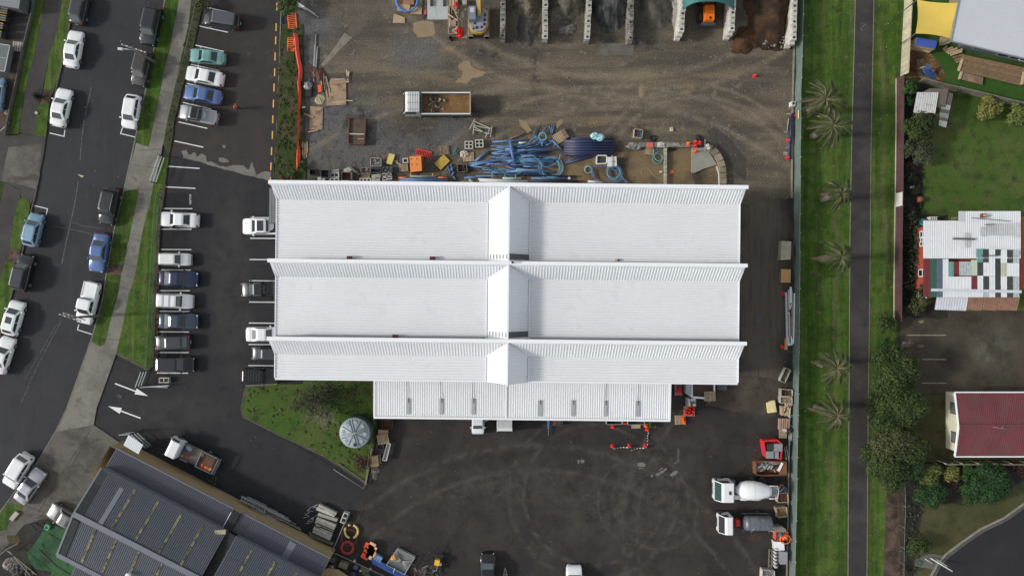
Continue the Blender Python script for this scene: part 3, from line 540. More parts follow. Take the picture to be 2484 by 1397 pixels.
# grey box awning on the west wall
t=thing('entrance_awning','dark grey boxed awning over the door on the west wall','awning',W(660,499,3.4),ROT)
b=MB();b.box((.1,0,-.05),(.9,4.15,.16));b.build('fascia',m_dkgrey,t);b=MB();panel((-.28,-1.95,.06),(.5,-1.95,.06),(.5,1.95,.06),(-.28,1.95,.06),.3,.03)(b);b.build('roof_sheet',P('grey_roofing',(.17,.185,.195),.5),t)
for y in (-1.9,1.9):b=MB();b.box((-.25,y,-1.77),(.1,.1,3.28));b.build('post',m_dkgrey,t)

# ---------------------------------------------------------------- the dark grey shed, lower left
m_grey=P('slate_roofing',(.078,.085,.104),.5,var=.07,scale=.5,fine=(4,.05),dirt=((.05,.05,.048),.6,.58,.5))
m_grey2=P('slate_ridge_cap',(.14,.15,.175),.5,var=.08)
m_tan=P('tan_cladding',(.37,.28,.15),.75,var=.10,scale=.7,fine=(4,.06),dirt=((.14,.11,.07),1.2,.60,.35))
m_moss=P('mossy_fibreglass',(.20,.195,.095),.8,var=.4,scale=2,dirt=((.035,.036,.018),1.6,.44,.95))
m_lichen=P('blackened_gutter',(.020,.022,.022),.9,var=.4,scale=2,fine=(8,.5))
gs=thing('workshop','dark slate ribbed-roof workshop with tan side wall and mossy skylight strips','workshop')
U=Vector((.8895,-.457,0)).normalized();NN=Vector((-U.y,U.x,0))  # along the roof; towards the yard
O0=W(247,1136,4.4)  # main roof corner at the eave line
O0=Vector((O0.x,O0.y,0))
def g(u,v,z):return O0+U*u+NN*v+Vector((0,0,z))  # u along, v out from the eave line
W0=W(350,1093);vw=(Vector((W0.x,W0.y,0))-O0).dot(NN)  # wall foot
ue0=(W(300,1070)-O0).dot(U);ue1=(W(812,1335)-O0).dot(U)
LM=16.1;VZ=4.4;RZ=5.5;HW=5.45
b=MB();b.quad(g(ue0,vw,0),g(ue0,vw,3.05),g(ue1,vw,3.05),g(ue1,vw,0));b.quad(g(ue0,vw,0),g(ue0,-2,0),g(ue0,-2,3.4),g(ue0,vw,3.05));b.quad(g(ue1,vw,0),g(ue1,vw,3.05),g(ue1,-2,3.4),g(ue1,-2,0))
b.build('wall',m_tan,gs)
ut0=(W(282,1089,3)-O0).dot(U)
for a,e in ((ut0,15.35),(16.35,ue1+.1)):
    b=MB();panel(g(a,vw+.12,3.1),g(e,vw+.12,3.1),g(e,-.05,3.5),g(a,-.05,3.5),.235,.05,.36)(b);b.build('lean_to_roof_sheet',m_grey,gs)
    b=MB();b.beam(g(a,vw+.16,3.06),g(e,vw+.16,3.06),.16,.13);b.build('gutter',m_grey2,gs)
b=MB();b.beam(g(15.85,vw+.05,3.25),g(15.85,-.05,3.62),.95,.3);b.build('party_wall_capping',m_lichen,gs)
b=MB();b.beam(g(15.3,vw-.2,3.42),g(15.3,-1.6,3.8),.07,.05);b.beam(g(15.3,-1.6,3.8),g(15.15,-.9,4.1),.07,.05);b.build('overflow_pipe',m_trim,gs)
b=MB();b.beam(g(14.9,-.55,4.45),g(16.0,.1,4.45),.5,.2);b.build('rainhead',P('tan_flashing',(.34,.31,.18),.7),gs)
for a,e,nm in ((0,LM,'a'),(LM+1.15,30,'b')):
    b=MB();b.quad(g(a,0,3.4),g(a,0,VZ),g(e,0,VZ),g(e,0,3.4));b.build('upper_wall',m_grey2,gs)
    b=MB();panel(g(a,.15,VZ),g(e,.15,VZ),g(e,-HW,RZ),g(a,-HW,RZ),.235,.055,.36)(b);b.build('main_roof_sheet',m_grey,gs)
    b=MB();panel(g(a,-HW,RZ),g(e,-HW,RZ),g(e,-2*HW-.1,VZ),g(a,-2*HW-.1,VZ),.235,.055,.36)(b);b.build('main_roof_sheet',m_grey,gs)
    b=MB();b.beam(g(a,-HW,RZ+.07),g(e,-HW,RZ+.07),.62,.06);b.build('ridge_cap',m_grey2,gs)
    b=MB();b.beam(g(a,-2*HW-.2,VZ-.02),g(e,-2*HW-.2,VZ-.02),.5 if nm == 'a' else .3,.3);b.build('parapet_gutter',m_grey2,gs)
    b=MB();b.quad(g(a,-2*HW-.1,0),g(a,0,0),g(a,0,VZ),g(a,-2*HW-.1,VZ));b.quad(g(a,-2*HW-.1,VZ),g(a,0,VZ),g(a,-HW,RZ),g(a,-HW,RZ));b.build('end_wall',m_tan,gs)
b=MB();b.beam(g(-.05,.1,VZ+.02),g(-.05,-HW,RZ+.06),.22,.12);b.beam(g(-.05,-HW,RZ+.06),g(-.05,-2*HW-.3,VZ+.02),.22,.12);b.build('barge_flashing',m_grey2,gs)
b=MB();b.beam(g(.5,-.2,VZ+.08),g(.5,-HW+.4,RZ-.02),.85,.06);b.beam(g(.55,-HW-.5,RZ),g(.55,-2*HW+.1,VZ+.1),.8,.06);b.build('lichen_valley',m_lichen,gs)
b=MB();b.beam(g(LM+.58,.1,4.2),g(LM+.58,-2*HW,4.6),1.2,.2);b.build('box_gutter',m_lichen,gs)
for u,v0,v1 in [(4.55,-.3,-5.1),(7.55,-.3,-5.1),(10.55,-.3,-5.1),(13.4,-.3,-5.1),(2.95,-5.9,-10.6),(5.55,-5.9,-10.7),(8.5,-5.9,-10.7),(11.4,-5.9,-10.7),(19.6,-.3,-5.1),(22.6,-.3,-5.1),(25.4,-.3,-5.1)]:
    z=lambda v:VZ+(RZ-VZ)*(min(-v,2*HW+v)/HW)+.075
    n=8
    for i in range(n):
        a,e=v0+(v1-v0)*i/n,v0+(v1-v0)*(i+.96)/n
        b=MB();b.beam(g(u,a,z(a)),g(u,e,z(e)),.27,.02);b.build('skylight',m_moss,gs)
b=MB();b.beam(g(3.15,-.8,z(-.8)),g(3.15,-5.1,z(-5.1)),.55,.02);b.build('smooth_roof_sheet',m_grey2,gs)
b=MB();b.beam(g(23.3,vw-.1,3.18),g(23.3,-.2,3.52),.85,.06);b.build('smooth_roof_sheet',m_grey2,gs)
b=MB();b.cyl((0,0),.22,0,.35,12);b.cyl((0,0),.34,.35,.55,12,.2);b.build('roof_ventilator',m_trim,gs,W(315,1392,5.1))
lo=Vector((W(188,1358,4.2).x,W(188,1358,4.2).y,0));ul=(lo-O0).dot(U)
b=MB();panel(g(ul,-2*HW-.5,4.0),g(30,-2*HW-.5,4.0),g(30,-2*HW-9,3.2),g(ul,-2*HW-9,3.2),.235,.055,.36)(b);b.build('rear_roof_sheet',m_grey,gs)
b=MB();b.quad(g(ul,-2*HW-9,0),g(ul,-2*HW-.3,0),g(ul,-2*HW-.3,3.95),g(ul,-2*HW-9,3.15));b.build('end_wall',m_tan,gs)
# white porch roof at the corner of the tan wall
t=thing('porch_roof','small white lean-to porch roof on the corner of the tan wall','porch roof',(0,0,0))
pp=[W(*D1(1245,30),2.9),W(*D1(1385,125),2.9),W(*D1(1340,215),3.05),W(*D1(1195,130),3.05)]
b=MB();panel(pp[0],pp[1],pp[2],pp[3],.2,.025)(b);b.build('roof_sheet',m_roof,t)
for p in pp[:2]:b=MB();b.box((p.x,p.y,1.42),(.09,.09,2.85));b.build('post',m_dkgrey,t)

# ---------------------------------------------------------------- houses on the right
def house_roof(parent,A,B,C,D,mat,pitch=.3,name='roof_sheet',h=.03):b=MB();panel(A,B,C,D,pitch,h)(b);return b.build(name,mat,parent)
# childcare centre, pale grey roof, top right
cc=thing('childcare_building','pale blue-grey low-pitched roof of the childcare building beside the yellow sail','building')
m_pale=P('pale_grey_roofing',(.53,.55,.58),.5,var=.03,scale=.5)
q=[W(*A7(1060,-40),3.6),W(*A7(975,400),3.4),W(*A7(1676,530),3.4),W(*A7(2400,660),3.4),W(*A7(2500,-40),3.6)]
house_roof(cc,W(2330,-10,3.7),W(*A7(970,400),3.4),W(2760,206,3.4),W(2850,-10,3.7),m_pale,.2)
house_roof(cc,W(2330,-10,3.7),W(2850,-10,3.7),W(2900,-260,3.2),W(2385,-260,3.2),m_pale,.2)
b=MB();b.beam(W(2327,-6,3.72),W(*A7(966,398),3.42),.12,.2);b.beam(W(*A7(966,402),3.40),W(2760,208,3.40),.12,.18);b.build('gutter',P('mid_grey_trim',(.20,.22,.235),.5),cc)
inner=[W(*A7(1030,470)),W(*A7(1720,620)),W(2800,240),W(2860,-250),W(2400,-250)]
b=MB();b.prism([(p.x,p.y) for p in inner],0,3.2);b.build('wall',P('slate_blue_wall',(.10,.115,.13),.6,var=.1),cc)
# visible south wall with windows
wa,wb=W(*A7(1030,472)),W(*A7(1720,622))
sd=(wb-wa).normalized();so=Vector((sd.y,-sd.x,0))*.03
def wall_pt(k,u,z):return wa.lerp(wb,u)+so+Vector((0,0,z))
for u0,u1,z0,z1,frame in [(.14,.30,.9,2.2,'n'),(.50,.66,.5,2.3,'n'),(.67,.80,.5,2.3,'n'),(.81,.95,.5,2.3,'w')]:
    b=MB();b.quad(wall_pt(0,u0,z0),wall_pt(0,u1,z0),wall_pt(0,u1,z1),wall_pt(0,u0,z1));wn_=b.build('window',P('dark_window',(.02,.015,.015),.12),cc)
    b=MB()
    for p,q2 in (((u0,z0),(u1,z0)),((u0,z1),(u1,z1)),((u0,z0),(u0,z1)),((u1,z0),(u1,z1))):b.beam(wall_pt(0,*p),wall_pt(0,*q2),.07,.07)
    b.build('frame',m_trim if frame == 'w' else P('mid_grey_trim',(0,0,0)),wn_)
b=MB();b.box((wall_pt(0,.42,1.6)),(.25,.06,.3));b.build('sign_plate',m_trim,cc);b=MB();b.box((wall_pt(0,.46,1.7)),(.4,.06,.15));b.build('sign_plate',m_trim,cc)
# timber deck and steps
m_deck=P('deck_timber',(.235,.155,.085),.8,var=.25,scale=2,fine=(6,.2),rnd=.2);m_pine=P('pale_pine',(.47,.36,.22),.8,var=.15,scale=3,fine=(9,.15),rnd=.12)
def planks(t,a,b_,c,d,n,z,mat,gap=.12,th=.05,name='plank'):
    a,b_,c,d=[W(*p,z) for p in (a,b_,c,d)]
    for i in range(n):
        k0,k1=i/n,(i+1-gap)/n
        mb=MB();q=[a.lerp(d,k0),b_.lerp(c,k0),b_.lerp(c,k1),a.lerp(d,k1)];zz=z+random.uniform(-.006,.006)
        mb.prism([(p.x,p.y) for p in q],zz-th,zz);mb.build(name,mat,t)
t=thing('timber_deck','long weathered timber deck along the childcare wall','deck')
planks(t,A7(1085,530),A7(1690,660),A7(1650,830),A7(1055,690),16,.55,m_deck)
b=MB();pts=[W(*A7(*p)) for p in ((1100,545),(1680,668),(1645,815),(1070,680))];b.prism([(p.x,p.y) for p in pts],0,.48);b.build('bearer_frame',P('dark_timber',(.05,.035,.022),.9),t)
for p,q2 in ((A7(1040,690),A7(1080,575)),(A7(1655,820),A7(1676,700))):b=MB();b.beam(W(*p,.60),W(*q2,.60),.28,.10);b.build('edge_board',m_pine,t)
t=thing('deck_platform','lower brown boarded step platform in front of the long deck','step platform');planks(t,A7(1065,695),A7(1065,770),A7(1275,822),A7(1285,750),12,.3,P('brown_timber',(.26,.17,.11),.8,var=.25,scale=2,rnd=.2))
b=MB();b.beam(W(*A7(1048,770),.28),W(*A7(1075,690),.28),.18,.3);b.build('edge_board',m_pine,t)
t=thing('entry_steps','pale timber slat steps climbing to the childcare deck corner','steps')
for i,(a,c) in enumerate([((890,480),(930,450)),((900,490),(985,460)),((920,505),(1030,470)),((940,520),(1080,480)),((965,535),(1075,500)),((990,560),(1085,530)),((1005,585),(1085,555)),((1020,605),(1080,580))]):
    b=MB();z=.12+.055*i;b.beam(W(*A7(*a),z),W(*A7(*c),z),.22,.09);b.build('tread',m_pine if i < 5 else m_deck,t)
    b=MB();mid=(W(*A7(*a))+W(*A7(*c)))/2;b.box((mid.x,mid.y,(z-.04)/2),(.12,.12,z-.04));b.build('riser',m_deck,t)
# patchwork-roof house
ph=thing('patchwork_house','old house with a roof patched from white, green, black and rusty sheets','house')
PZ=4.0
m_red=P('red_weatherboard',(.34,.065,.035),.7,var=.15,scale=1,fine=(5,.1));m_tin=P('white_tin',(.66,.68,.69),.55,var=.06,scale=.9,dirt=((.45,.45,.44),1.0,.60,.5))
def pz(u,v,z):return W(*B7(u,v),z)
walls=[W(*B7(640,830)),W(*B7(690,790))]
body=[pz(735,850,PZ),pz(1600,790,PZ),pz(1600,1640,PZ),pz(735,1500,PZ)]
b=MB();pts=[W(*B7(622,890)),W(*B7(1000,850)),W(*B7(1560,800)),W(*B7(1560,1480)),W(*B7(612,1480))];b.prism([(p.x,p.y) for p in pts],0,3.5);b.build('wall',m_red,ph)
for a,c,z0,z1,mt in [((700,818),(1040,830),0,0,m_tin)]:pass
def sheet_r(u0,v0,u1,v1,z0,z1,mat,pitch=.3,name='roof_sheet',skew=0,h=.03):
    house_roof(ph,pz(u0,v0,z0),pz(u1,v0,z0),pz(u1+skew,v1,z1),pz(u0+skew,v1,z1),mat,pitch,name,h)
sheet_r(700,820,1040,1185,3.75,4.55,m_tin,.25);sheet_r(1041,728,1643,1185,3.70,4.56,m_tin,.25)
sheet_r(1041,728,1100,830,3.74,3.93,P('dull_tin',(.50,.53,.53),.6,var=.08),.25)
for u0,v0,u1,v1,c in [(1262,880,1310,968,.44),(1312,850,1425,960,.42),(1426,850,1580,962,.47),(1580,840,1643,980,.52),(1100,935,1150,1080,.45)]:
    zz=lambda v:3.78+(v-728)/(1185-728)*.86
    sheet_r(u0,v0,u1,v1,zz(v0),zz(v1),P('patch_tin_%d' %(c*100),(c,c*1.02,c*1.02),.6,var=.1,scale=2),.25)
def barx(u0,v0,u1,v1,z,w,mat,name='roof_batten'):b=MB();b.beam(pz(u0,v0,z),pz(u1,v1,z),w,.12);b.build(name,mat,ph)
barx(990,993,1200,998,4.42,.22,m_dkgrey,'flue_cover');barx(1300,858,1385,854,4.2,.10,m_dkgrey);barx(1170,793,1545,826,4.05,.06,m_dkgrey);barx(1265,1158,1410,1157,4.68,.09,m_maroon)
b=MB();b.box((0,0,.2),(.5,.45,.4));b.build('chimney',P('brick_red',(.17,.045,.03),.9),ph,pz(1268,773,3.85));b=MB();b.cyl((0,0),.14,.4,.55,10);b.build('chimney_pot',P('tan_pot',(.45,.35,.2)),ph,pz(1268,773,3.85))
pal={'w':m_tin,'c':P('cream_clear_sheet',(.62,.62,.54),.5,var=.06),'k':P('charcoal_sheet',(.052,.058,.055),.6,var=.15),'r':P('dark_red_sheet',(.17,.03,.035),.6,var=.1),'g':P('bottle_green_sheet',(.035,.11,.075),.6,var=.12),'b':P('slate_blue_sheet',(.10,.13,.17),.6,var=.12),
       't':P('teal_sheet',(.14,.30,.27),.6,var=.2),'m':P('mixed_grey_sheet',(.40,.44,.44),.6,var=.25,scale=3),'o':P('olive_clear_sheet',(.45,.46,.34),.5,var=.1),'l':P('pale_green_sheet',(.46,.54,.42),.5,var=.08)}
Z1=lambda v:4.60-(v-1185)/(1560-1185)*.85
for u0,v0,u1,v1,c in [(700,1185,765,1560,'r'),(765,1188,825,1560,'g'),(825,1190,886,1560,'b'),(886,1190,942,1560,'w'),
    (942,1215,992,1360,'t'),(992,1215,1045,1345,'r'),(1045,1215,1100,1350,'m'),(1100,1215,1163,1350,'m'),(1163,1200,1221,1350,'l'),(942,1360,1163,1560,'w'),(1165,1350,1222,1487,'r'),(1165,1487,1222,1560,'w'),
    (1216,1092,1275,1222,'t'),(1277,1095,1333,1224,'k'),(1335,1095,1394,1224,'w'),(1395,1098,1450,1560,'k'),(1450,1100,1508,1228,'w'),(1509,1102,1567,1228,'k'),(1568,1105,1627,1230,'m'),
    (1221,1222,1278,1352,'k'),(1280,1224,1394,1355,'w'),(1451,1228,1508,1358,'o'),(1509,1230,1627,1358,'w'),
    (1222,1352,1278,1560,'w'),(1280,1357,1336,1490,'k'),(1336,1357,1394,1560,'w'),(1451,1358,1508,1560,'w'),(1509,1358,1567,1490,'k'),(1568,1358,1627,1560,'m'),(1280,1490,1336,1560,'m'),(1509,1490,1567,1560,'k')]:
    sheet_r(u0,v0,u1+1,v1,Z1(max(v0,1185))+(.03 if v0 < 1185 else 0),Z1(v1),pal[c],.17,h=.04)
b=MB();b.beam(pz(775,1488,3.9),pz(1650,1506,3.9),.32,.14);b.build('gutter',P('pale_gutter',(.55,.58,.62),.5),ph)
m_rust=P('rusty_tin',(.24,.13,.085),.8,var=.2,scale=1.2,fine=(5,.15),dirt=((.13,.05,.025),1.6,.56,.7));m_rw=P('flaking_tin',(.55,.57,.60),.7,var=.12,dirt=((.25,.06,.03),1.8,.60,.85))
def vz(u0,u1,mat,sk):house_roof(ph,pz(u0,1505,3.6),pz(u1,1508,3.6),pz(u1-sk,1690,2.9),pz(u0-sk,1680,2.9),mat,.3,'verandah_roof_sheet')
vz(840,1145,m_rw,30);vz(1146,1290,m_rust,28);vz(1291,1430,m_rust,28);vz(1431,1648,m_rust,42)
b=MB();b.box((0,0,.03),(1.4,.35,.06));b.build('rusty_patch',P('purple_rust',(.15,.08,.085),.8),ph,pz(955,1500,3.75))
for u,v,hh,w in [(672,955,1.0,.8),(675,1045,1.0,.5),(677,1000,.7,.5),(651,1325,1.6,.8),(645,1530,1.6,.8)]:
    f=W(*B7(u,v),1.5 if hh < 1.2 else 1.7);x=W(*B7(617,v)).x-.03
    wd=thing_w=MB();wd.box((x,f.y,1.7),(.05,w,hh));wo=wd.build('window',P('dark_window',(0,0,0)),ph)
    b=MB()
    for dy in (-w/2,w/2):b.box((x-.02,f.y+dy,1.7),(.07,.09,hh))
    for dz in (-hh/2,0,hh/2):b.box((x-.02,f.y,1.7+dz),(.07,w,.08))
    b.build('frame',m_trim,wo)
# red roof cottage
rc=thing('red_roof_cottage','cream weatherboard cottage with a maroon ribbed roof','house')
m_rr=P('maroon_roofing',(.145,.034,.038),.65,var=.22,scale=.5,fine=(5,.10),dirt=((.10,.055,.048),.6,.50,.6));m_cream=P('cream_weatherboard',(.60,.58,.44),.7,var=.06,scale=1,dirt=((.35,.34,.26),1.2,.6,.5))
z0,z1=3.0,3.65
e1,e2=W(*C7(1025,1170),3.3),W(*D7(1030,240),3.2)
xr=e1.x;ym=(e1.y+e2.y)/2
house_roof(rc,Vector((e1.x,e1.y,z0)),Vector((e1.x+14,e1.y,z0)),Vector((e1.x+14,ym,z1)),Vector((e1.x,ym,z1)),m_rr,.22)
house_roof(rc,Vector((e2.x,ym,z1)),Vector((e2.x+14,ym,z1)),Vector((e2.x+14,e2.y,z0)),Vector((e2.x,e2.y,z0)),m_rr,.22)
for a,c in ((Vector((e1.x-.03,e1.y,z0)),Vector((e1.x-.03,ym,z1))),(Vector((e1.x-.03,ym,z1)),Vector((e1.x-.03,e2.y,z0)))):b=MB();b.beam(a+Vector((0,0,-.02)),c+Vector((0,0,-.02)),.10,.22);b.build('barge_board',m_trim,rc)
for y in (e1.y+.05,e2.y-.05):b=MB();b.beam((e1.x,y,z0-.04),(e1.x+14,y,z0-.04),.14,.12);b.build('gutter',m_trim,rc)
b=MB();b.beam((e1.x,ym,z1+.05),(e1.x+14,ym,z1+.05),.3,.05);b.build('ridge_cap',m_rr,rc)
wx=W(2294,1030).x;
b=MB();b.prism([(wx,e1.y-.3),(wx+14,e1.y-.3),(wx+14,e2.y+.3),(wx,e2.y+.3)],0,z0);b.add([(wx,e1.y-.3,z0),(wx,e2.y+.3,z0),(wx,ym,z1-.08)],[(0,1,2)]);b.build('wall',m_cream,rc)
for i in range(9):
    b=MB();b.box((wx-.012,(e1.y+e2.y)/2,.25+i*.31),(.03,e1.y-e2.y-.6,.02));b.build('weatherboard',m_cream,rc)
for py,w,h in [(990,1.3,1.3),(1060,1.25,1.0)]:
    yy=W(2300,py,1.6).y;b=MB();b.box((wx-.03,yy,1.7),(.05,w,h));wo=b.build('window',P('grey_window',(.12,.14,.13),.2),rc)
    b=MB()
    for dy in (-w/2,w/2):b.box((wx-.045,yy+dy,1.7),(.07,.07,h+.1))
    for dz in (-h/2,h/2):b.box((wx-.045,yy,1.7+dz),(.07,w+.1,.07))
    b.build('frame',P('dark_brown_frame',(.03,.02,.018),.6),wo)
t=thing('tv_aerial','thin bent television aerial lying on the maroon roof','aerial',W(2428,1038,3.75));b=MB();b.tube([(-.9,.15,.03),(0,0,.12),(.6,-.1,.06)],.02,5);b.tube([(0,0,.12),(.25,.3,.1)],.018,5);b.build('rod',P('galvanised_steel',(0,0,0)),t);b=MB();b.cyl((0,0),.05,0,.12,8);b.build('mount',m_dkgrey,t)
# rusty garden shed and lean-to
t=thing('garden_shed','small white and rust tin garden shed half under vines','shed');a7=lambda u,v,z:W(*A7(u,v),z)
m_rw2=P('rust_streaked_tin',(.50,.50,.49),.7,var=.15,dirt=((.24,.10,.06),1.4,.56,.7))
for u0,u1 in ((640,705),(706,775),(776,850)):house_roof(t,a7(u0,895,2.3),a7(u1-2,895,2.3),a7(u1-34,1100,2.5),a7(u0-36,1090,2.5),m_rw2,.25)
b=MB();pts=[W(*A7(*p)) for p in ((655,910),(835,910),(800,1085),(620,1080))];b.prism([(p.x,p.y) for p in pts],0,2.2);b.build('wall',P('shed_boards',(.12,.10,.08),.9),t)
t=thing('striped_lean_to','narrow lean-to roof of alternating grey and brown sheets beside the garden shed','lean-to')
cols=[P('brown_grey_tin',(.13,.095,.085),.8),P('plain_grey_tin',(.34,.35,.35),.7),P('dark_taupe_tin',(.10,.09,.085),.8),P('mid_grey_tin',(.23,.235,.235),.7),P('dark_taupe_tin',(0,0,0)),P('plain_grey_tin',(0,0,0))]
ed=[((885,880),(990,910)),((878,1000),(965,1025)),((868,1050),(955,1070)),((860,1090),(948,1105)),((858,1130),(940,1150)),((855,1165),(932,1180)),((850,1215),(920,1238))]
for i,cm in enumerate(cols):(a,c),(d_,e)=ed[i],ed[i+1];house_roof(t,a7(*a,2.1),a7(*c,2.0),a7(*e,2.0),a7(*d_,2.1),cm,.2)
for p in ((900,900),(968,915),(868,1200),(908,1220)):q=W(*A7(*p));b=MB();b.box((q.x,q.y,1.0),(.1,.1,1.98));b.build('post',P('dark_timber',(0,0,0)),t)

# ---------------------------------------------------------------- cars
m_glass=P('car_glass',(.030,.038,.040),.06,var=.1,spec=.9);m_glass2=P('green_tint_glass',(.075,.105,.105),.10,var=.1,spec=.9)  # car glass colour lightened to stand for reflected sky
m_tyre=P('tyre_rubber',(.014,.014,.015),.85,var=.2);m_rim=P('wheel_alloy',(.35,.36,.37),.35,.7,var=.1);m_lamp=P('headlamp_lens',(.62,.64,.66),.15,var=.05,spec=.8)
m_tail=P('tail_lamp',(.22,.012,.012),.2,spec=.7);m_plast=P('black_trim',(.016,.016,.017),.5,var=.15);m_plate=P('plate_white',(.6,.6,.58),.5);m_steel=P('bare_steel',(.26,.265,.27),.45,.5,var=.2,scale=2)
def paint(name,c,rough=.32,metal=0.0):return P('paint_'+name,c,rough,metal,var=.04,scale=1,coat=.5,spec=.5)
PT={'white':paint('white',(.74,.75,.75)),'cream':paint('off_white',(.66,.67,.64)),'black':paint('black',(.012,.013,.014),.25),'charcoal':paint('charcoal',(.040,.042,.046),.28,.3),'brown':paint('grey_brown',(.050,.046,.043),.3,.3),
      'lblue':paint('light_blue',(.17,.29,.40),.3,.2),'blue':paint('blue',(.085,.15,.33),.28,.3),'navy':paint('navy',(.022,.032,.075),.25,.3),'slate':paint('slate',(.052,.075,.105),.25,.4),'teal':paint('teal',(.16,.36,.33),.32,.2),
      'silver':paint('silver',(.38,.39,.41),.3,.6),'grey':paint('grey',(.20,.205,.215),.3,.5),'gunmetal':paint('gunmetal',(.085,.09,.098),.3,.4),'dsilver':paint('dull_silver',(.22,.225,.215),.3,.5)}
#        length half-w  roof  belt  windscreen foot/top  roof end/rear foot  kind
CARS={'sedan':(4.55,.89,1.45,.98,1.02,.38,-.72,-1.50),'coupe':(4.45,.88,1.38,.94,.95,.25,-.60,-1.55),'hatch':(4.05,.86,1.50,1.0,1.15,.55,-1.35,-1.82),'wagon':(4.55,.88,1.50,1.0,1.05,.42,-1.75,-2.08),
        'suv':(4.55,.93,1.72,1.12,1.18,.62,-1.72,-2.08),'van':(4.75,.92,1.85,1.12,1.50,.80,-2.10,-2.28),'ute':(5.1,.93,1.75,1.12,1.35,.75,-.45,-.62),'jeep':(4.3,.92,1.82,1.2,.75,.55,-1.95,-2.0)}
_cache={}
def car_parts(kind):
    if kind in _cache:return _cache[kind]
    L,w,zr,zb,xa,xb,xc,xd=CARS[kind];hl=L/2;out=[]
    def ztop(x):
        f=(hl-x)
        if x > xa:t=(hl-x)/(hl-xa);return .60+(zb-.60)*min(1,(t ** .42)) if kind != 'jeep' else zb-.10+.1*t
        if x < xd:t=(x+hl)/(xd+hl+1e-6);return zb+.02-.16*(1-t) ** 2-(.18 if t < .03 else 0)
        return zb
    def wid(x):
        t=abs(x)/hl;k=1-(.16 if kind != 'jeep' else .06)*max(0,(t-.80)/.20) ** 2.2-.03*max(0,(t-.5)/.5);return w*k
    b=MB();N=26;ring=11;xs=[-hl+L*i/(N-1) for i in range(N)];vs=[]
    for x in xs:
        ww,zt=wid(x),ztop(x);zs=min(zt-.03,zb-.10)
        sec=[(-ww*.90,.20),(-ww,.34),(-ww*1.0,.60 if zs > .64 else zs-.04),(-ww*.975,zs),(-ww*.86,zt-.012),(-ww*.40,zt+.012)]
        sec=sec+[(0,zt+.018)]+[(-y,z) for y,z in sec[::-1]];ring=len(sec);vs += [(x,y,z) for y,z in sec]
    fs=[(i*ring+k,i*ring+k+1,(i+1)*ring+k+1,(i+1)*ring+k) for i in range(N-1) for k in range(ring-1)]
    fs=[f[::-1] for f in fs]
    fs += [tuple(range(ring)),tuple((N-1)*ring+k for k in range(ring))[::-1]]
    b.add(vs,fs,True)
    if kind == 'ute':
        pass
    out.append(('body',b.mesh('body',m_plast),'paint',None))
    # cabin
    wr=w*(.80 if kind not in ('van','jeep','ute','suv') else .84);wb_=w*.945
    def octo(xf,xr_,yy,z,c):return [(xf,-yy+c,z),(xf,yy-c,z),(xf-c*.9,yy,z),(xr_+c*.7,yy,z),(xr_,yy-c,z),(xr_,-yy+c,z),(xr_+c*.7,-yy,z),(xf-c*.9,-yy,z)]
    base,roof=octo(xa,xd,wb_,zb-.02,.17),octo(xb,xc,wr,zr-.05,.16);cap=octo(xb-.18,xc+.16,wr-.16,zr,.10)
    b=MB();v=base+roof+cap;f=[]
    for r0 in (0,8):f += [(r0+i,r0+(i+1) % 8,r0+8+(i+1) % 8,r0+8+i) for i in range(8)]
    f.append(tuple(range(16,24)));b.add(v,f,False)
    out.append(('cabin',b.mesh('cabin',m_plast),'paint',None))
    def glass(i,j,s0,s1,t0,t1,name,mat):
        A,B,C,D=Vector(base[i]),Vector(base[j]),Vector(roof[j]),Vector(roof[i]);n=(B-A).cross(D-A).normalized();cen=(A+B+C+D)/4
        if n.dot(cen-Vector(((xa+xd)/2,0,zb))) < 0:n=-n
        def at(s,t):return A.lerp(B,s).lerp(D.lerp(C,s),t)+n*.008
        m=MB();m.quad(at(s0,t0),at(s1,t0),at(s1,t1),at(s0,t1));out.append((name,m.mesh(name,mat),'glass',None))
    glass(0,1,.01,.99,.06,.97,'windscreen',m_glass);glass(4,5,.04,.96,.14,.90,'rear_window',m_glass)
    glass(2,3,.03,.46,.12,.86,'side_window',m_glass);glass(2,3,.49,.95,.12,.86,'side_window',m_glass);glass(7,6,.03,.46,.12,.86,'side_window',m_glass);glass(7,6,.49,.95,.12,.86,'side_window',m_glass)
    # chamfered quarter glass next to the windscreen keeps the pillar thin
    for sx in (1,-1):
        for wxp in (hl*.60,-hl*.60):
            m=MB();m.tube([(wxp,sx*(w-.20),.33),(wxp,sx*(w+.015),.33)],.33,16);out.append(('wheel',m.mesh('wheel',m_tyre),'tyre',None))
            m2=MB();m2.tube([(wxp,sx*(w-.05),.33),(wxp,sx*(w+.022),.33)],.20,12);out.append(('rim',m2.mesh('rim',m_rim),'rim',len(out)-1))
        m=MB();m.box((hl-.20,sx*w*.70,.66),(.26,.34,.15),-sx*.35,.85);out.append(('headlight',m.mesh('headlight',m_lamp),'lamp',None))
        m=MB();m.box((-hl+.12,sx*w*.76,zb-.22),(.20,.26,.20),sx*.25,.9);out.append(('tail_light',m.mesh('tail_light',m_tail),'lamp',None))
        m=MB();m.box((xa-.22,sx*(w+.10),zb+.04),(.16,.20,.14),0,.9);out.append(('wing_mirror',m.mesh('wing_mirror',m_plast),'paint',None))
    m=MB();m.box((-hl-.01,0,.55),(.02,.36,.12));out.append(('number_plate',m.mesh('number_plate',m_plate),'lamp',None))
    m=MB();m.box((hl-.02,0,.45),(.08,w*1.3,.16));out.append(('grille',m.mesh('grille',m_plast),'lamp',None))
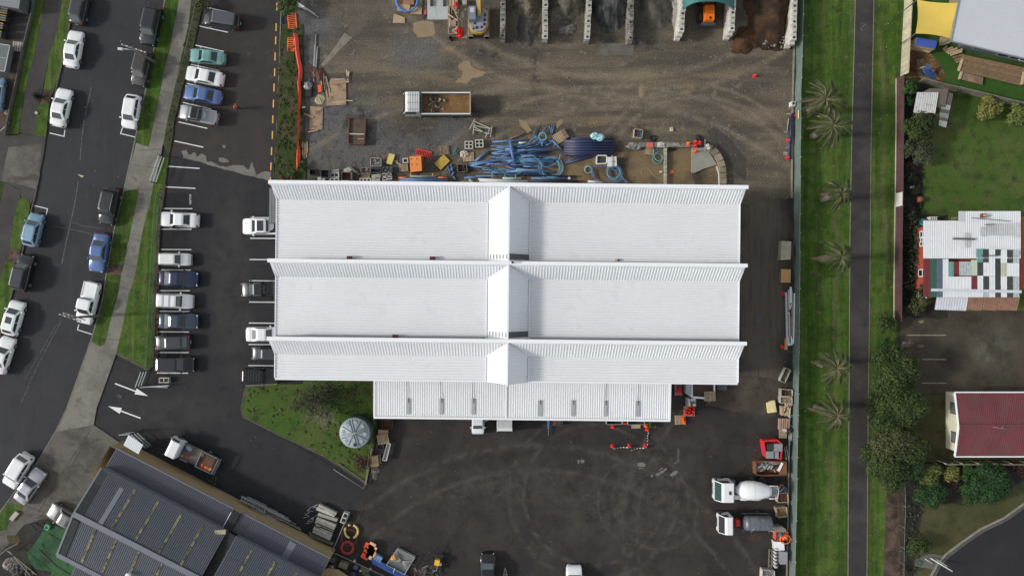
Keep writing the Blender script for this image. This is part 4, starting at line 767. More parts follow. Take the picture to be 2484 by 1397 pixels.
    if kind == 'ute':
        xt=xd-.06;xe=-hl+.06;bw=w*.93
        m=MB();m.box(((xt+xe)/2,0,zb+.012),(xt-xe-.06,bw*1.78,.02));out.append(('tray_cover',m.mesh('tray_cover',m_plast),'tray',None))
        m=MB()
        for sy in (-1,1):m.box(((xt+xe)/2,sy*bw*.93,zb+.03),(xt-xe,.10,.08))
        m.box((xe+.03,0,zb+.03),(.08,bw*1.8,.08));out.append(('tray_side',m.mesh('tray_side',m_plast),'paint',None))
    _cache[kind]=out;return out
def car(kind,col,px,py,head,label,scale=1.0,roof=None,extras=(),glassm=None,tray=None,cat='car',name='parked_car',z=0.0,group='parked cars'):
    """head: pixel direction the bonnet points to"""
    L,w,zr,zb,xa,xb,xc,xd=CARS[kind];p=W(px,py,zr*.55);rz=ang(*head)
    t=thing(name,label,cat,(p.x,p.y,z),rz,group);t.scale=(scale,scale,1)
    made=[]
    for nm,me,role,par in car_parts(kind):
        o=obj(nm,me,t if par is None else made[par]);made.append(o)
        mt=None
        if role == 'paint':mt=roof if (nm == 'cabin' and roof) else PT[col]
        if role == 'glass' and glassm and nm in ('windscreen','rear_window'):mt=glassm
        if role == 'tray' and tray:mt=tray
        if mt:o.material_slots[0].link='OBJECT';o.material_slots[0].material=mt
    wr=w*.78
    if 'rails' in extras:
        for sy in (-1,1):b=MB();b.tube([(xb-.1,sy*wr,zr+.03),(xb-.3,sy*wr,zr+.07),(xc+.3,sy*wr,zr+.07),(xc+.1,sy*wr,zr+.03)],.025,6);b.build('roof_rail',m_steel,t)
    if 'rack' in extras:
        for x in ((xb+xc)/2+.35,(xb+xc)/2-.45):b=MB();b.beam((x,-wr,zr+.07),(x,wr,zr+.07),.06,.04);b.build('roof_bar',m_steel,t)
    if 'cage' in extras:
        for i in range(7):x=xb-.35-i*(xb-xc-.55)/6;b=MB();b.beam((x,-wr,zr+.05),(x,wr,zr+.05),.05,.05);b.build('roof_slat',m_plast if col != 'white' else m_steel,t)
        for sy in (-1,1):b=MB();b.beam((xb-.3,sy*wr,zr+.06),(xc+.15,sy*wr,zr+.06),.05,.06);b.build('roof_rail',m_plast,t)
    if 'sunroof' in extras:b=MB();b.box(((xb+xc)/2+.2,0,zr+.004),(.75,.72,.012));b.build('sunroof',m_glass,t)
    if 'panoroof' in extras:b=MB();b.box(((xb+xc)/2,0,zr+.004),(xb-xc-.45,wr*1.62,.012));b.build('glass_roof',P('dark_roof_glass',(.04,.045,.05),.15),t)
    if 'scoops' in extras:
        for sy in (-.4,.4):b=MB();b.beam((xa+.75,sy,zb-.03),(xa+.62,sy+.16,zb),.05,.03);b.build('bonnet_vent',m_plast,t)
    if 'spare' in extras:b=MB();b.tube([(-L/2-.02,0,.95),(-L/2-.24,0,.95)],.36,18);b.build('spare_wheel',m_tyre,t)
    if 'sportsbar' in extras:
        b=MB();b.tube([(xd-.15,-w*.85,zb),(xd-.35,-w*.7,zb+.5),(xd-.35,w*.7,zb+.5),(xd-.15,w*.85,zb)],.04,8);b.build('sports_bar',m_plast,t)
    if 'open_door' in extras:b=MB();b.beam((.55,w-.02,.7),(.0,w+.85,.7),.06,.8);b.build('open_door',PT[col],t)
    return t
N_,S_=(9,-30),(-9,30)  # along the street
dv=(-17,62)
car('hatch','charcoal',192,16,(13,-60),'dark grey hatchback cut off at the top edge on the far kerb',1.05)
car('sedan','white',177,119,(7,-40),'white sedan on the far kerb between the dark hatchback and another white sedan',.98)
car('sedan','white',147,261,(9,-42),'white sedan stopped just above a white bay mark on the far kerb',1.02)
car('hatch','lblue',79,558,(10,-42),'light blue hatchback on the far kerb',1.0,extras=('rails',))
car('suv','black',53,662,(10,-42),'glossy black car on the far kerb behind the light blue hatchback',.98,extras=('panoroof',))
car('hatch','white',31,772,(11,-40),'white hatchback with a dark sunroof square on the far kerb',1.05,extras=('sunroof',))
car('sedan','white',6,862,(13,-40),'white sedan half out of the left edge of the picture',1.0)
car('suv','white',40,1143,(-26,42),'white SUV parked slanting beside a silver sedan on the forecourt edge',.98)
car('sedan','silver',71,1180,(29,-42),'silver sedan parked right beside the white SUV on the concrete',1.02)
car('suv','black',364,62,(-10,45),'black people carrier on the near kerb at the top of the street',1.02)
car('suv','brown',342,165,(-11,45),'grey-brown SUV under the street-light pole on the near kerb',.95)
car('hatch','white',317,270,(-7,42),'white hatchback above a white bay mark on the near kerb',1.02)
car('suv','black',263,501,(-9,42),'black SUV with silver roof rails on the near kerb',.97,extras=('rails',))
car('sedan','blue',239,613,(-7,42),'metallic blue sedan on the near kerb',1.03)
car('ute','white',211,735,(-11,45),'white pickup with a covered tray under the wooden power pole',1.0,tray=PT['white'],cat='pickup')
car('van','charcoal',535,47,(-45,-7),'dark grey people carrier alone in the top bay of the car park',.95,roof=PT['gunmetal'])
car('sedan','teal',502,138,(-40,-4),'pale teal sedan in the old car park',.93)
car('sedan','white',495,185,(-44,-9),'white sedan between the teal and the blue sedans',1.0)
car('sedan','blue',491,230,(-44,-8),'mid-blue sedan next to the grey pickup',1.0)
car('ute','silver',479,278,(-46,-9),'silver pickup with a roof basket and grey tray cover',.93,extras=('cage',),tray=PT['grey'],cat='pickup',roof=PT['grey'])
car('sedan','white',434,533,(-45,-2),'white sedan nose-in by the grass next to a person in black',1.0)
car('wagon','cream',422,629,(45,1),'off-white small wagon backed up to the grass, northernmost of the row of seven',.86)
car('sedan','navy',431,676,(45,2),'navy sedan backed in between two white wagons',1.05)
car('suv','white',421,730,(45,2),'white wagon with roof rack backed in below the navy sedan',.96,extras=('rack','rails'))
car('sedan','slate',431,779,(45,1),'slate-blue sedan backed in between the white wagon and a dark hatchback',1.05)
car('hatch','charcoal',417,831,(-45,1),'charcoal hatchback nose-in, second from the gate end of the row',1.06,glassm=m_glass2)
car('suv','black',422,884,(45,1),'black SUV at the gate end of the row, beside a concrete block',1.03)
car('ute','white',640,549,(-45,0),'white pickup half under the shed roof with a dark roof panel',1.05,extras=('panoroof','scoops'),cat='pickup')
car('ute','black',633,702,(-45,1),'black double-cab pickup half under the shed roof',.99,glassm=m_glass2,extras=('rails',),cat='pickup')
car('sedan','white',641,811,(45,0),'white sedan half under the shed roof edge, rear to the lane',1.0)
car('hatch','charcoal',648,858,(-45,-1),'small dark grey car half under the shed roof next to the off-roader',.95,glassm=m_glass2)
car('jeep','black',632,911,(45,1),'black boxy off-roader with a slatted roof and spare wheel',.98,extras=('cage','spare'),cat='off-roader')
car('sedan','dsilver',157,1256,(-38,-22),'silver sedan poking out from under the slate workshop roof',1.0)
car('van','white',1159,1015,(0,45),'white car nosing out from under the front canopy with a door open',.82,glassm=m_glass2,extras=('open_door',),group='vehicles by the canopy')
car('suv','black',1183,1387,(0,-45),'black SUV cut off by the bottom edge with a red thing behind its windscreen',.97,glassm=m_glass2)
car('van','white',1393,1424,(0,-45),'white van just showing at the bottom edge',1.05)
car('hatch','lblue',-12,228,(5,-45),'pale blue car just showing at the left edge beside a gravel bed',1.0,roof=PT['cream'])
b=MB();b.box((0,0,.05),(.5,.4,.1));solo(b,'dashboard_bag',P('red_cloth',(.45,.03,.03),.8),'red bundle behind the windscreen of the black SUV at the bottom edge','bag',W(1179,1390,1.30),.2)

# ---------------------------------------------------------------- trucks
def wheels(t,xs,w,r=.48,dual=()):
    for x in xs:
        for sy in (-1,1):
            b=MB();b.tube([(x,sy*(w-(.55 if x in dual else .28)),r),(x,sy*w,r)],r,18);wh=b.build('wheel',m_tyre,t)
            b=MB();b.tube([(x,sy*(w-.1),r),(x,sy*(w+.01),r)],r*.55,12);b.build('rim',m_rim,wh)
def cab(t,x0,x1,hw,z0,z1,mat,glass=m_glass,slope=.35,roofbars=0,fair=False):
    """front of the cab at x1; windscreen faces +x"""
    b=MB();zb=z0+(z1-z0)*.5
    prof=[(x0,z0),(x1,z0),(x1+.06,zb),(x1-slope,z1-.1),(x1-slope-.25,z1),(x0+.12,z1),(x0,z1-.12)]
    n=len(prof);v=[(x,-hw*(1 if z < zb+.01 else .95),z) for x,z in prof]+[(x,hw*(1 if z < zb+.01 else .95),z) for x,z in prof]
    f=[(i,i+n,(i+1) % n+n,(i+1) % n) for i in range(n)]+[tuple(range(n)),tuple(range(n,2*n))[::-1]]
    b.add(v,f);b.build('cab',mat,t)
    b=MB();a,c=Vector((x1+.045,0,zb+.06)),Vector((x1-slope+.02,0,z1-.14));y0,y1=hw*.92,hw*.87;o=Vector((.02,0,.01))
    b.quad(a+o+Vector((0,-y0,0)),a+o+Vector((0,y0,0)),c+o+Vector((0,y1,0)),c+o+Vector((0,-y1,0)));b.build('windscreen',glass,t)
    for sy in (-1,1):
        b=MB();y=sy*(hw*.955+.02);b.quad((x0+.45,y+sy*.03,zb+.1),(x1-.2,y+sy*.03,zb+.1),(x1-slope-.1,y,z1-.25),(x0+.45,y,z1-.25));b.build('side_window',m_glass,t)
        b=MB();b.box((x1-.05,sy*(hw+.18),zb+.3),(.12,.22,.4));b.build('wing_mirror',m_plast,t)
        b=MB();b.box((x1+.06,sy*hw*.75,z0+.25),(.06,.4,.2));b.build('headlight',m_lamp,t)
    b=MB();b.box((x1+.08,0,z0+.02),(.14,hw*1.95,.3));b.build('bumper',m_plast,t)
# tip truck in the upper yard
p=W(1058,254,1.5);t=thing('tip_truck','white tip truck with a tray of brown soil in the upper yard','truck',(p.x,p.y,0),R(180),'working vehicles')
cab(t,1.85,3.85,1.22,.6,2.75,PT['cream'])
for i in range(7):b=MB();b.beam((3.15-i*.2,-1.12,2.84),(3.15-i*.2,1.12,2.84),.07,.06);b.build('roof_slat',PT['white'],t)
for sy in (-.8,.1,.9):b=MB();b.beam((1.9,sy,2.79),(3.25,sy,2.79),.05,.05);b.build('roof_rail',m_plast,t)
b=MB();b.box((-.3,0,.75),(8.1,.9,.3));b.build('chassis',m_plast,t)
wheels(t,(2.9,-1.6,-2.9),1.2,.5,(-1.6,-2.9))
b=MB();b.box((-1.2,0,1.12),(5.7,2.42,.14));b.build('tray_floor',m_dkgrey,t)
for sy in (-1,1):
    b=MB();b.box((-1.2,sy*1.25,1.55),(5.75,.12,.95));b.build('tray_side',m_dkgrey,t);b=MB();b.box((-1.2,sy*1.25,2.05),(5.8,.15,.07));b.build('tray_rail',PT['cream'],t)
b=MB();b.box((1.68,0,1.7),(.14,2.4,1.25));b.build('headboard',m_dkgrey,t);b=MB();b.box((-4.08,0,1.55),(.10,2.6,.95));b.build('tailgate',P('brown_cream_steel',(.42,.36,.28),.6,var=.15),t)
m_load=G('tray_soil',(.19,.105,.042),[((.055,.034,.020),.6,.36,.6,.95,{'blobs':[(1068,254,42,40,.5)]}),((.26,.15,.06),1.2,.5,.65,.7,{})],fine=(6,.4),fine2=(20,.3),bump=.5)
def heap(nx,ny,dx,dy,z,h,seed,power=1.0,disc=True):
    r=random.Random(seed);ph=[(r.uniform(.6,2.6),r.uniform(.6,2.6),r.uniform(0,6)) for _ in range(7)];b=MB();vs=[]
    for j in range(ny+1):
        for i in range(nx+1):
            u,v=i/nx*2-1,j/ny*2-1;q0=max(abs(u),abs(v)) if disc else 0;f=(math.sqrt(1-v*v/2),math.sqrt(1-u*u/2)) if disc else (1,1);x,y=u*f[0]*dx/2*(1+disc*.12*math.sin(5*u+3*v+seed)),v*f[1]*dy/2;k=sum(math.sin(a*x+c*y+q) for a,c,q in ph)/7
            vs.append((x+r.uniform(-.03,.03)*(0 < i < nx),y+r.uniform(-.03,.03)*(0 < j < ny),z+h*(.5+.5*k)*(1-q0 ** 3)+r.uniform(-.45,.45)*h*(1-q0)*disc+r.uniform(-.05,.05)*h))
    b.add(vs,[(j*(nx+1)+i,j*(nx+1)+i+1,(j+1)*(nx+1)+i+1,(j+1)*(nx+1)+i) for j in range(ny) for i in range(nx)],not disc);return b
lo_=heap(26,12,5.6,2.36,1.25,.5,3,disc=False).build('soil_load',m_load,None);lo_.location=Vector((p.x,p.y,0))+Vector((1.2,0,0));tag(lo_,'heaped orange-brown soil load lying in the tip truck tray','soil',None,None)
r_=random.Random(5);m_rub=P('rubble',(.26,.25,.23),.9,var=.3,scale=3,rnd=.3)
def chunk(name,x,y,z,s,mat,label,group,cat='rubble',parent=None):
    b=MB();k=[(r_.uniform(.6,1.1),r_.uniform(.6,1.1)) for _ in range(4)];bx=[(-s*k[0][0],-s*k[0][1]*.6),(s*k[1][0],-s*k[1][1]*.5),(s*k[2][0]*.8,s*k[2][1]*.6),(-s*k[3][0]*.7,s*k[3][1]*.7)]
    b.prism(bx,0,s*r_.uniform(.4,.8),True);o=b.build(name,mat,parent,(x,y,z),r_.uniform(0,6))
    if label:tag(o,label,cat,group)
    return o
for i in range(16):chunk('rubble_piece',p.x+.2+r_.gauss(-.3,.45),p.y+r_.uniform(-.95,.95),1.62,r_.uniform(.10,.22),m_rub,'grey rubble piece on the soil in the tip truck tray','rubble in the tip truck')
# concrete mixer
p=W(1806,1188,1.6);t=thing('concrete_mixer_truck','white concrete mixer truck with a big white drum by the green fence','truck',(p.x,p.y,0),R(180),'working vehicles')
cab(t,1.6,3.55,1.18,.65,2.85,PT['white'],P('blue_green_glass',(.03,.075,.065),.08,spec=.9),.5)
b=MB();b.box((2.1,0,2.88),(.25,.4,.08));b.build('roof_hatch',m_plast,t);b=MB();b.box((2.7,-.98,2.5),(.9,.04,.4));b.build('side_fairing',m_plast,t)
b=MB();b.box((-.2,0,.8),(7.3,.85,.3));b.build('chassis',m_plast,t);wheels(t,(2.7,-1.2,-2.5),1.18,.5,(-1.2,-2.5))
b=MB();st=[(1.1,.30),(.85,.55),(.55,.95),(-.1,1.12),(-.9,1.14),(-1.7,1.0),(-2.5,.72),(-2.9,.55)];b.tube([(x,-.05,1.75+(1.1-x)*.13) for x,r in st],[r for x,r in st],28);dr=b.build('drum',PT['white'],t)
b=MB();b.tube([(-.85,-.05,2.0),(-.93,-.05,2.012)],[1.155,1.155],28,False);b.build('drum_band',P('pale_grey_band',(.6,.6,.6),.5),dr)
b=MB();b.tube([(.55,.78,1.75),(1.35,.78,1.75)],.28,14);b.build('water_tank',PT['white'],t)
b=MB();b.box((.95,-.1,1.4),(.5,.7,.8));b.build('pump_frame',m_steel,t);b=MB();b.box((1.35,-.85,1.15),(.6,.5,.6));b.build('engine_box',m_dkgrey,t)
for x in (-.15,-1.55):
    b=MB();b.tube([(x+.55,1.12,.75),(x+.4,1.12,1.15),(x,1.12,1.3),(x-.4,1.12,1.15),(x-.55,1.12,.75)],.26,8);b.build('mudguard',PT['white'],t)
b=MB();b.box((-3.2,-.05,2.35),(.75,1.15,.14));b.box((-3.2,.48,2.1),(.7,.06,.6));b.box((-3.2,-.58,2.1),(.7,.06,.6));b.build('hopper',m_steel,t)
b=MB();b.tube([(-2.6,.75,2.6),(-3.6,.75,2.5),(-3.75,0,2.4),(-3.6,-.75,2.5),(-2.6,-.75,2.6)],.045,8);b.build('rear_rail',PT['cream'],t)
b=MB();b.beam((-3.1,.7,2.4),(-2.2,.95,1.2),.12,.3);b.build('chute',m_steel,t)
# vacuum tanker
p=W(1804,1268,1.4);t=thing('tanker_truck','white-cab truck with a grey cylindrical tank and red pump by the fence','truck',(p.x,p.y,0),R(180),'working vehicles')
cab(t,1.6,3.0,1.08,.6,2.6,PT['white'],m_glass,.45);b=MB();b.box((-.2,0,.75),(6.8,.85,.28));b.build('chassis',m_plast,t);wheels(t,(2.5,-1.9),1.08,.46,(-1.9,))
m_tank=P('weathered_tank',(.16,.175,.19),.45,.4,var=.25,scale=1.2,dirt=((.06,.065,.07),1.2,.55,.7))
b=MB();st=[(.15,.45),(.0,.75),(-.2,.86),(-2.9,.86),(-3.1,.75),(-3.25,.4)];b.tube([(x,-.1,1.75) for x,r in st],[r for x,r in st],24);tk=b.build('tank',m_tank,t)
for x in (-.3,-1.5,-2.8):b=MB();b.tube([(x,-.1,1.75),(x-.07,-.1,1.75)],.885,24);b.build('tank_hoop',m_dkgrey,tk)
b=MB();b.box((.75,-.05,1.25),(.5,.75,.7));b.build('pump',P('red_enamel',(.55,.03,.02),.4),t)
b=MB();b.tube([(.6,.3,1.4),(.3,.85,1.9),(-.3,.95,2.0),(-2.4,.95,2.0),(-3.0,.7,1.8)],.06,8);b.build('suction_hose',m_plast,t)
for a,c in (((-.6,.85,2.1),(-.9,.2,2.65)),((-1.9,-.6,2.45),(-2.6,-.95,1.9)),((-2.7,.8,2.1),(-3.1,.2,2.5))):b=MB();b.tube([a,c],.05,6);b.build('ladder_rail',m_steel,t)
for sy in (-1.0,.95):b=MB();b.box((-1.5,sy,1.0),(3.2,.12,.1));b.build('side_rail',m_dkgrey,t)
# flatbed works truck by the tan wall
p=W(466,1104,1.2);t=thing('works_truck','small white-cab works truck loaded with orange cones and tools beside the tan wall','truck',(p.x,p.y,0),ang(-88,-42),'working vehicles')
cab(t,1.45,3.05,1.0,.5,2.2,PT['white'],m_glass,.35);b=MB();b.box((-.2,0,.6),(6.3,.8,.24));b.build('chassis',m_plast,t);wheels(t,(2.3,-1.6),1.0,.4,(-1.6,))
b=MB();b.box((-.8,0,.95),(4.2,2.0,.1));b.build('deck',P('deck_plate',(.10,.09,.08),.8,var=.3),t)
for (x0,x1,y,h) in ((-.9,-2.9,.98,.4),(-.9,-2.9,-.98,.4),(1.2,.2,.98,.35)):b=MB();b.box(((x0+x1)/2,y,.95+h/2),(x0-x1,.06,h));b.build('side_board',m_steel,t)
b=MB();b.box((-.95,0,1.2),(.06,1.9,.45));b.build('bulkhead',m_steel,t)
b=MB();b.box((-1.95,-.15,1.05),(1.5,1.2,.1));b.build('rusty_floor_plate',P('rust_plate',(.11,.055,.038),.9,var=.3),t)
for i in range(3):b=MB();b.beam((-3.1-i*.12,-1.05,1.3-.12*i),(-3.05-i*.12,1.05,1.3-.12*i),.05,.12);b.build('tailgate_rail',m_steel,t)
def onbed(x,y):return t.matrix_basis @ Vector((x,y,1.0)) if False else Vector((p.x,p.y,0))+Vector((x*math.cos(t.rotation_euler.z)-y*math.sin(t.rotation_euler.z),x*math.sin(t.rotation_euler.z)+y*math.cos(t.rotation_euler.z),1.0))
m_or=P('safety_orange',(.85,.17,.025),.55,var=.1,scale=4)
for i,(x,y,s,c,lab) in enumerate([(-1.15,-.55,.32,(.62,.42,.18),'tan sack lying at the front of the works truck tray'),(-1.5,.35,.26,(.8,.25,.03),'orange bundle in the middle of the works truck tray'),(-1.55,.7,.24,(.85,.13,.02),'bright orange bag against the works truck side board'),(-2.1,.72,.28,(.85,.2,.04),'orange bag second from the works truck tailgate'),(-2.6,.68,.26,(.7,.30,.12),'faded orange bag at the works truck tailgate'),
      (.65,.45,.22,(.5,.03,.03),'red toolbox behind the works truck cab'),(.75,-.5,.35,(.30,.34,.38),'clear grey sheet bundle behind the works truck cab'),(1.15,.65,.2,(.35,.28,.12),'tan tool bag tucked behind the works truck cab'),(1.1,-.25,.22,(.05,.06,.12),'dark blue crate behind the works truck cab')]):
    q=onbed(x,y);b=heap(6,6,s*2.2,s*1.5,.0,s*.6,40+i);b.box((0,0,s*.12),(s*1.9,s*1.2,s*.35),.2,.8);solo(b,'tray_bundle',P('bundle_%d' % i,c,.7,var=.3,scale=5),lab,'bundle',q,t.rotation_euler.z+i)
# truck under the canopy
p=W(1224,1012,1.6);t=thing('delivery_truck','off-white truck cab with a ribbed roof poking out from under the canopy','truck',(p.x,p.y,0),R(-90),'vehicles by the canopy')
cab(t,.2,1.75,.95,.5,2.3,PT['cream'],m_glass,.25);b=MB();b.box((-.9,0,.6),(5.2,.8,.25));b.build('chassis',m_plast,t);wheels(t,(1.0,-2.2),.95,.4,(-2.2,));b=MB();b.box((-1.6,0,1.6),(3.2,1.95,1.6));b.build('box_body',PT['cream'],t)
for i in range(11):b=MB();b.beam((.35,-.8+.16*i,2.33),(1.15,-.8+.16*i,2.33),.05,.03);b.build('roof_rib',PT['white'],t)
b=MB();b.beam((.05,-.9,2.5),(.05,1.0,2.5),.08,.08);b.build('ladder_bar',m_steel,t)
# excavator
p=W(1161,52,1.2);t=thing('excavator','grey and yellow tracked excavator in the first storage bay','excavator',(p.x,p.y,0),R(90),'working vehicles')
m_cat=P('digger_yellow',(.52,.33,.06),.55,var=.2,scale=2,dirt=((.16,.12,.07),1.5,.58,.6));m_track=P('muddy_track',(.19,.16,.115),.9,var=.35,scale=2,fine=(6,.3))
for sy in (-.98,.98):
    b=MB();b.tube([(-1.7,sy,.4),(1.9,sy,.4)],.38,10);b.box((.1,sy,.4),(3.6,.5,.74));tr=b.build('track',m_track,t)
    for i in range(14):b=MB();b.box((-1.65+i*.265,sy,.79),(.14,.54,.05));b.build('track_shoe',m_track,tr)
b=MB();b.box((0,0,.65),(1.4,1.5,.5));b.build('undercarriage',m_plast,t)
out=[(-1.35,-.75),(-1.55,-.3),(-1.55,.3),(-1.35,.8),(-.6,1.18),(1.2,1.18),(1.35,1.0),(1.35,-1.0),(1.2,-1.15),(-.6,-1.15)]
b=MB();b.prism(out,.95,1.55,True);b.build('upper_body',m_cat,t);b=MB();b.prism([(x*.90-.02,y*.88) for x,y in out],1.56,1.78,True);b.build('engine_cover',P('grey_cover',(.25,.26,.29),.6,var=.2,scale=3),t)
for x,y,s in ((-1.0,.2,.3),(-.95,-.35,.25),(-.6,-.7,.3),(-.5,.45,.25),(-.1,-.75,.3),(.5,-.8,.3),(-1.1,.6,.2)):b=MB();b.box((x,y,1.82),(s,s*.8,.1));b.build('vent',m_plast,t)
b=MB();b.box((.45,.68,2.05),(1.75,.85,1.2),0,.9);b.build('operator_cab',P('blue_grey_cab',(.17,.21,.23),.5,var=.1),t);b=MB();b.box((.75,.68,2.66),(.55,.5,.03));b.build('roof_hatch',P('pale_glass',(.45,.48,.52),.2),t);b=MB();b.box((.45,1.12,2.2),(1.4,.02,.7));b.build('side_window',m_glass,t);b=MB();b.box((1.32,.68,2.2),(.02,.7,.7));b.build('windscreen',m_glass,t)
b=MB();b.beam((.4,-.12,1.9),(2.2,-.1,2.9),.38,.5);b.beam((2.2,-.1,2.9),(4.2,-.15,2.3),.34,.45);b.build('boom',m_cat,t);b=MB();b.beam((4.1,-.15,2.3),(5.2,-.15,.7),.3,.35);b.build('arm',m_cat,t);b=MB();b.box((5.3,-.15,.45),(.7,.9,.8),0,.7);b.build('bucket',m_steel,t)
for sy in (-.38,.12):b=MB();b.tube([(.9,sy,1.9),(2.3,sy,2.8)],.06,8);b.build('ram',m_steel,t)
b=MB();b.box((1.45,-.95,1.75),(.45,.5,.25));b.build('step_box',m_track,t)
# orange loader under the green shelter
p=W(1719,30,1.3);t=thing('orange_loader','bright orange wheel loader backed under the green dome shelter','loader',(p.x,p.y,0),R(-90),'working vehicles')
m_lo=P('loader_orange',(.90,.19,.015),.45,var=.08,scale=2)
b=MB();b.box((.25,0,1.45),(1.85,1.15,.8),0,.94);b.build('bonnet',m_lo,t);b=MB();b.box((.9,.05,1.87),(.28,.22,.04));b.build('exhaust',m_plast,t);b=MB();b.box((.35,0,1.87),(.05,.95,.03));b.build('bonnet_seam',m_plast,t)
b=MB();b.box((-.9,0,1.45),(.5,1.0,.6));b.build('red_panel',P('dark_red_paint',(.20,.015,.012),.5),t);b=MB();b.box((-1.55,-.2,1.95),(1.1,1.25,1.2),0,.88);b.build('operator_cab',P('slate_cab',(.16,.18,.21),.5),t)
b=MB();b.box((1.35,0,.95),(.42,1.95,.5),0,.8);b.build('counterweight',P('blue_black_steel',(.055,.065,.08),.5),t)
for x in (.45,-1.6):
    for sy in (-1,1):b=MB();b.tube([(x,sy*.72,.62),(x,sy*1.12,.62)],.62,18);wh=b.build('wheel',m_tyre,t);b=MB();b.tube([(x,sy*.9,.62),(x,sy*1.14,.62)],.28,12);b.build('rim',P('red_rim',(.30,.02,.02),.5),wh)
b=MB();b.box((-3.2,0,.6),(.9,2.0,.9),0,.8);b.build('bucket',m_steel,t);b=MB();b.beam((-2.0,.0,1.2),(-3.1,0,.8),.8,.25);b.build('lift_arm',m_lo,t)
# yellow trailer compressor at the bottom
p=W(1062,1366,.9);t=thing('trailer_compressor','small yellow engine on a two-wheeled black trailer at the bottom edge','trailer',(p.x,p.y,0),R(82));b=MB();b.box((0,0,.5),(1.9,1.0,.12));b.build('frame',m_plast,t);b=MB();b.box((.15,.1,.85),(.65,.6,.55));b.build('engine_cover',P('bright_yellow',(.75,.46,.03),.5,var=.1),t);b=MB();b.box((-.05,-.32,.8),(.25,.28,.3));b.build('air_filter',m_plate,t)
for sy in (-.62,.62):b=MB();b.tube([(.1,sy-.1,.35),(.1,sy+.1,.35)],.35,14);b.build('wheel',m_tyre,t)
b=MB();b.beam((.9,.4,.5),(1.8,0,.5),.07,.07);b.beam((.9,-.4,.5),(1.8,0,.5),.07,.07);b.beam((1.8,0,.5),(2.5,-.1,.45),.05,.05);b.build('drawbar',m_plast,t);b=MB();b.beam((-.3,0,.8),(-1.0,.05,.7),.1,.1);b.build('mast',m_steel,t)

# ---------------------------------------------------------------- fences and walls
def polyl(pts,step):
    """points every step metres along a polyline"""
    out=[pts[0]]
    for p,q in zip(pts,pts[1:]):
        n=max(1,round((q-p).length/step));out += [p.lerp(q,i/n) for i in range(1,n+1)]
    return out
m_teal=P('teal_shade_cloth',(.135,.185,.165),.85,var=.22,scale=.5,fine=(6,.18),dirt=((.27,.30,.28),.35,.54,.6),trans=.18)
m_post=P('galvanised_post',(.42,.45,.44),.5,.3,var=.15)
t=thing('windbreak_fence','long teal shade-cloth fence between the yards and the park grass','fence')
base=[W(x,y) for x,y in [(1946,-300),(1935,0),(1928,250),(1926,480),(1925,700),(1922,950),(1917,1250),(1913,1397),(1905,1700)]]
for i,(p,q) in enumerate(zip(*(lambda s:(s,s[1:]))(polyl(base,2.35)))):
    z1=1.8+.05*math.sin(i*1.7);m=(p+q)/2;sag=.07*math.sin(i*2.3)
    b=MB();b.add([(p.x,p.y,.05),(m.x+sag,m.y,.03),(q.x,q.y,.05),(q.x,q.y,z1),(m.x+sag*.6,m.y,z1-.04),(p.x,p.y,z1)],[(0,1,4,5),(1,2,3,4)]);b.build('cloth_panel',m_teal,t)
    b=MB();b.tube([(p.x+.04,p.y,0),(p.x+.04,p.y,1.98)],.03,6);b.build('post',m_post,t)
    b=MB();b.beam((p.x,p.y,z1),(q.x,q.y,z1),.025,.025);b.build('top_wire',m_post,t)
# low concrete strip along the fence foot
kerb('fence_footing',[(1929,0),(1922,250),(1920,480)],.18,z1=.12,mat=P('pale_footing',(.24,.22,.18),.9,var=.35,scale=2));kerb('fence_footing',[(1915,1010),(1911,1250),(1908,1397)],.14,z1=.10,mat=P('pale_footing',(0,0,0)))
# green mesh fence between footpath and car park
m_gw=P('green_coated_wire',(.10,.20,.10),.5,var=.15);
m_mesh=P('green_mesh_sheet',(.11,.21,.10),.6,var=.1,trans=.62)
def mesh_fence(name,label,pts,h,step,mesh=m_mesh,pm=m_gw,rails=(.1,.5,1.0),group=None):
    t=thing(name,label,'fence',group=group);pp=polyl([W(*p) for p in pts],step)
    for p in pp:b=MB();b.tube([(p.x,p.y,0),(p.x,p.y,h+.05)],.03,6);b.build('post',pm,t)
    for p,q in zip(pp,pp[1:]):
        for k in rails:b=MB();b.tube([(p.x,p.y,h*k),(q.x,q.y,h*k)],.022,5);b.build('rail',pm,t)
        if mesh:b=MB();b.quad((p.x,p.y,.08),(q.x,q.y,.08),(q.x,q.y,h),(p.x,p.y,h));b.build('mesh_panel',mesh,t)
    return t
mesh_fence('mesh_fence','green wire mesh fence along the grass bank beside the car park',[(399,470),(391,520),(388,570),(384,640),(379,740),(375,840),(372,890)],1.8,2.4)
mesh_fence('mesh_fence','thin mesh fence along the mossy bank by the old car park',[(492,5),(480,65),(462,142),(442,210),(423,293),(412,355)],1.6,3.0,P('faint_mesh',(.12,.13,.11),.7,trans=.88),P('dull_post',(.18,.19,.16),.6),(1.0,))
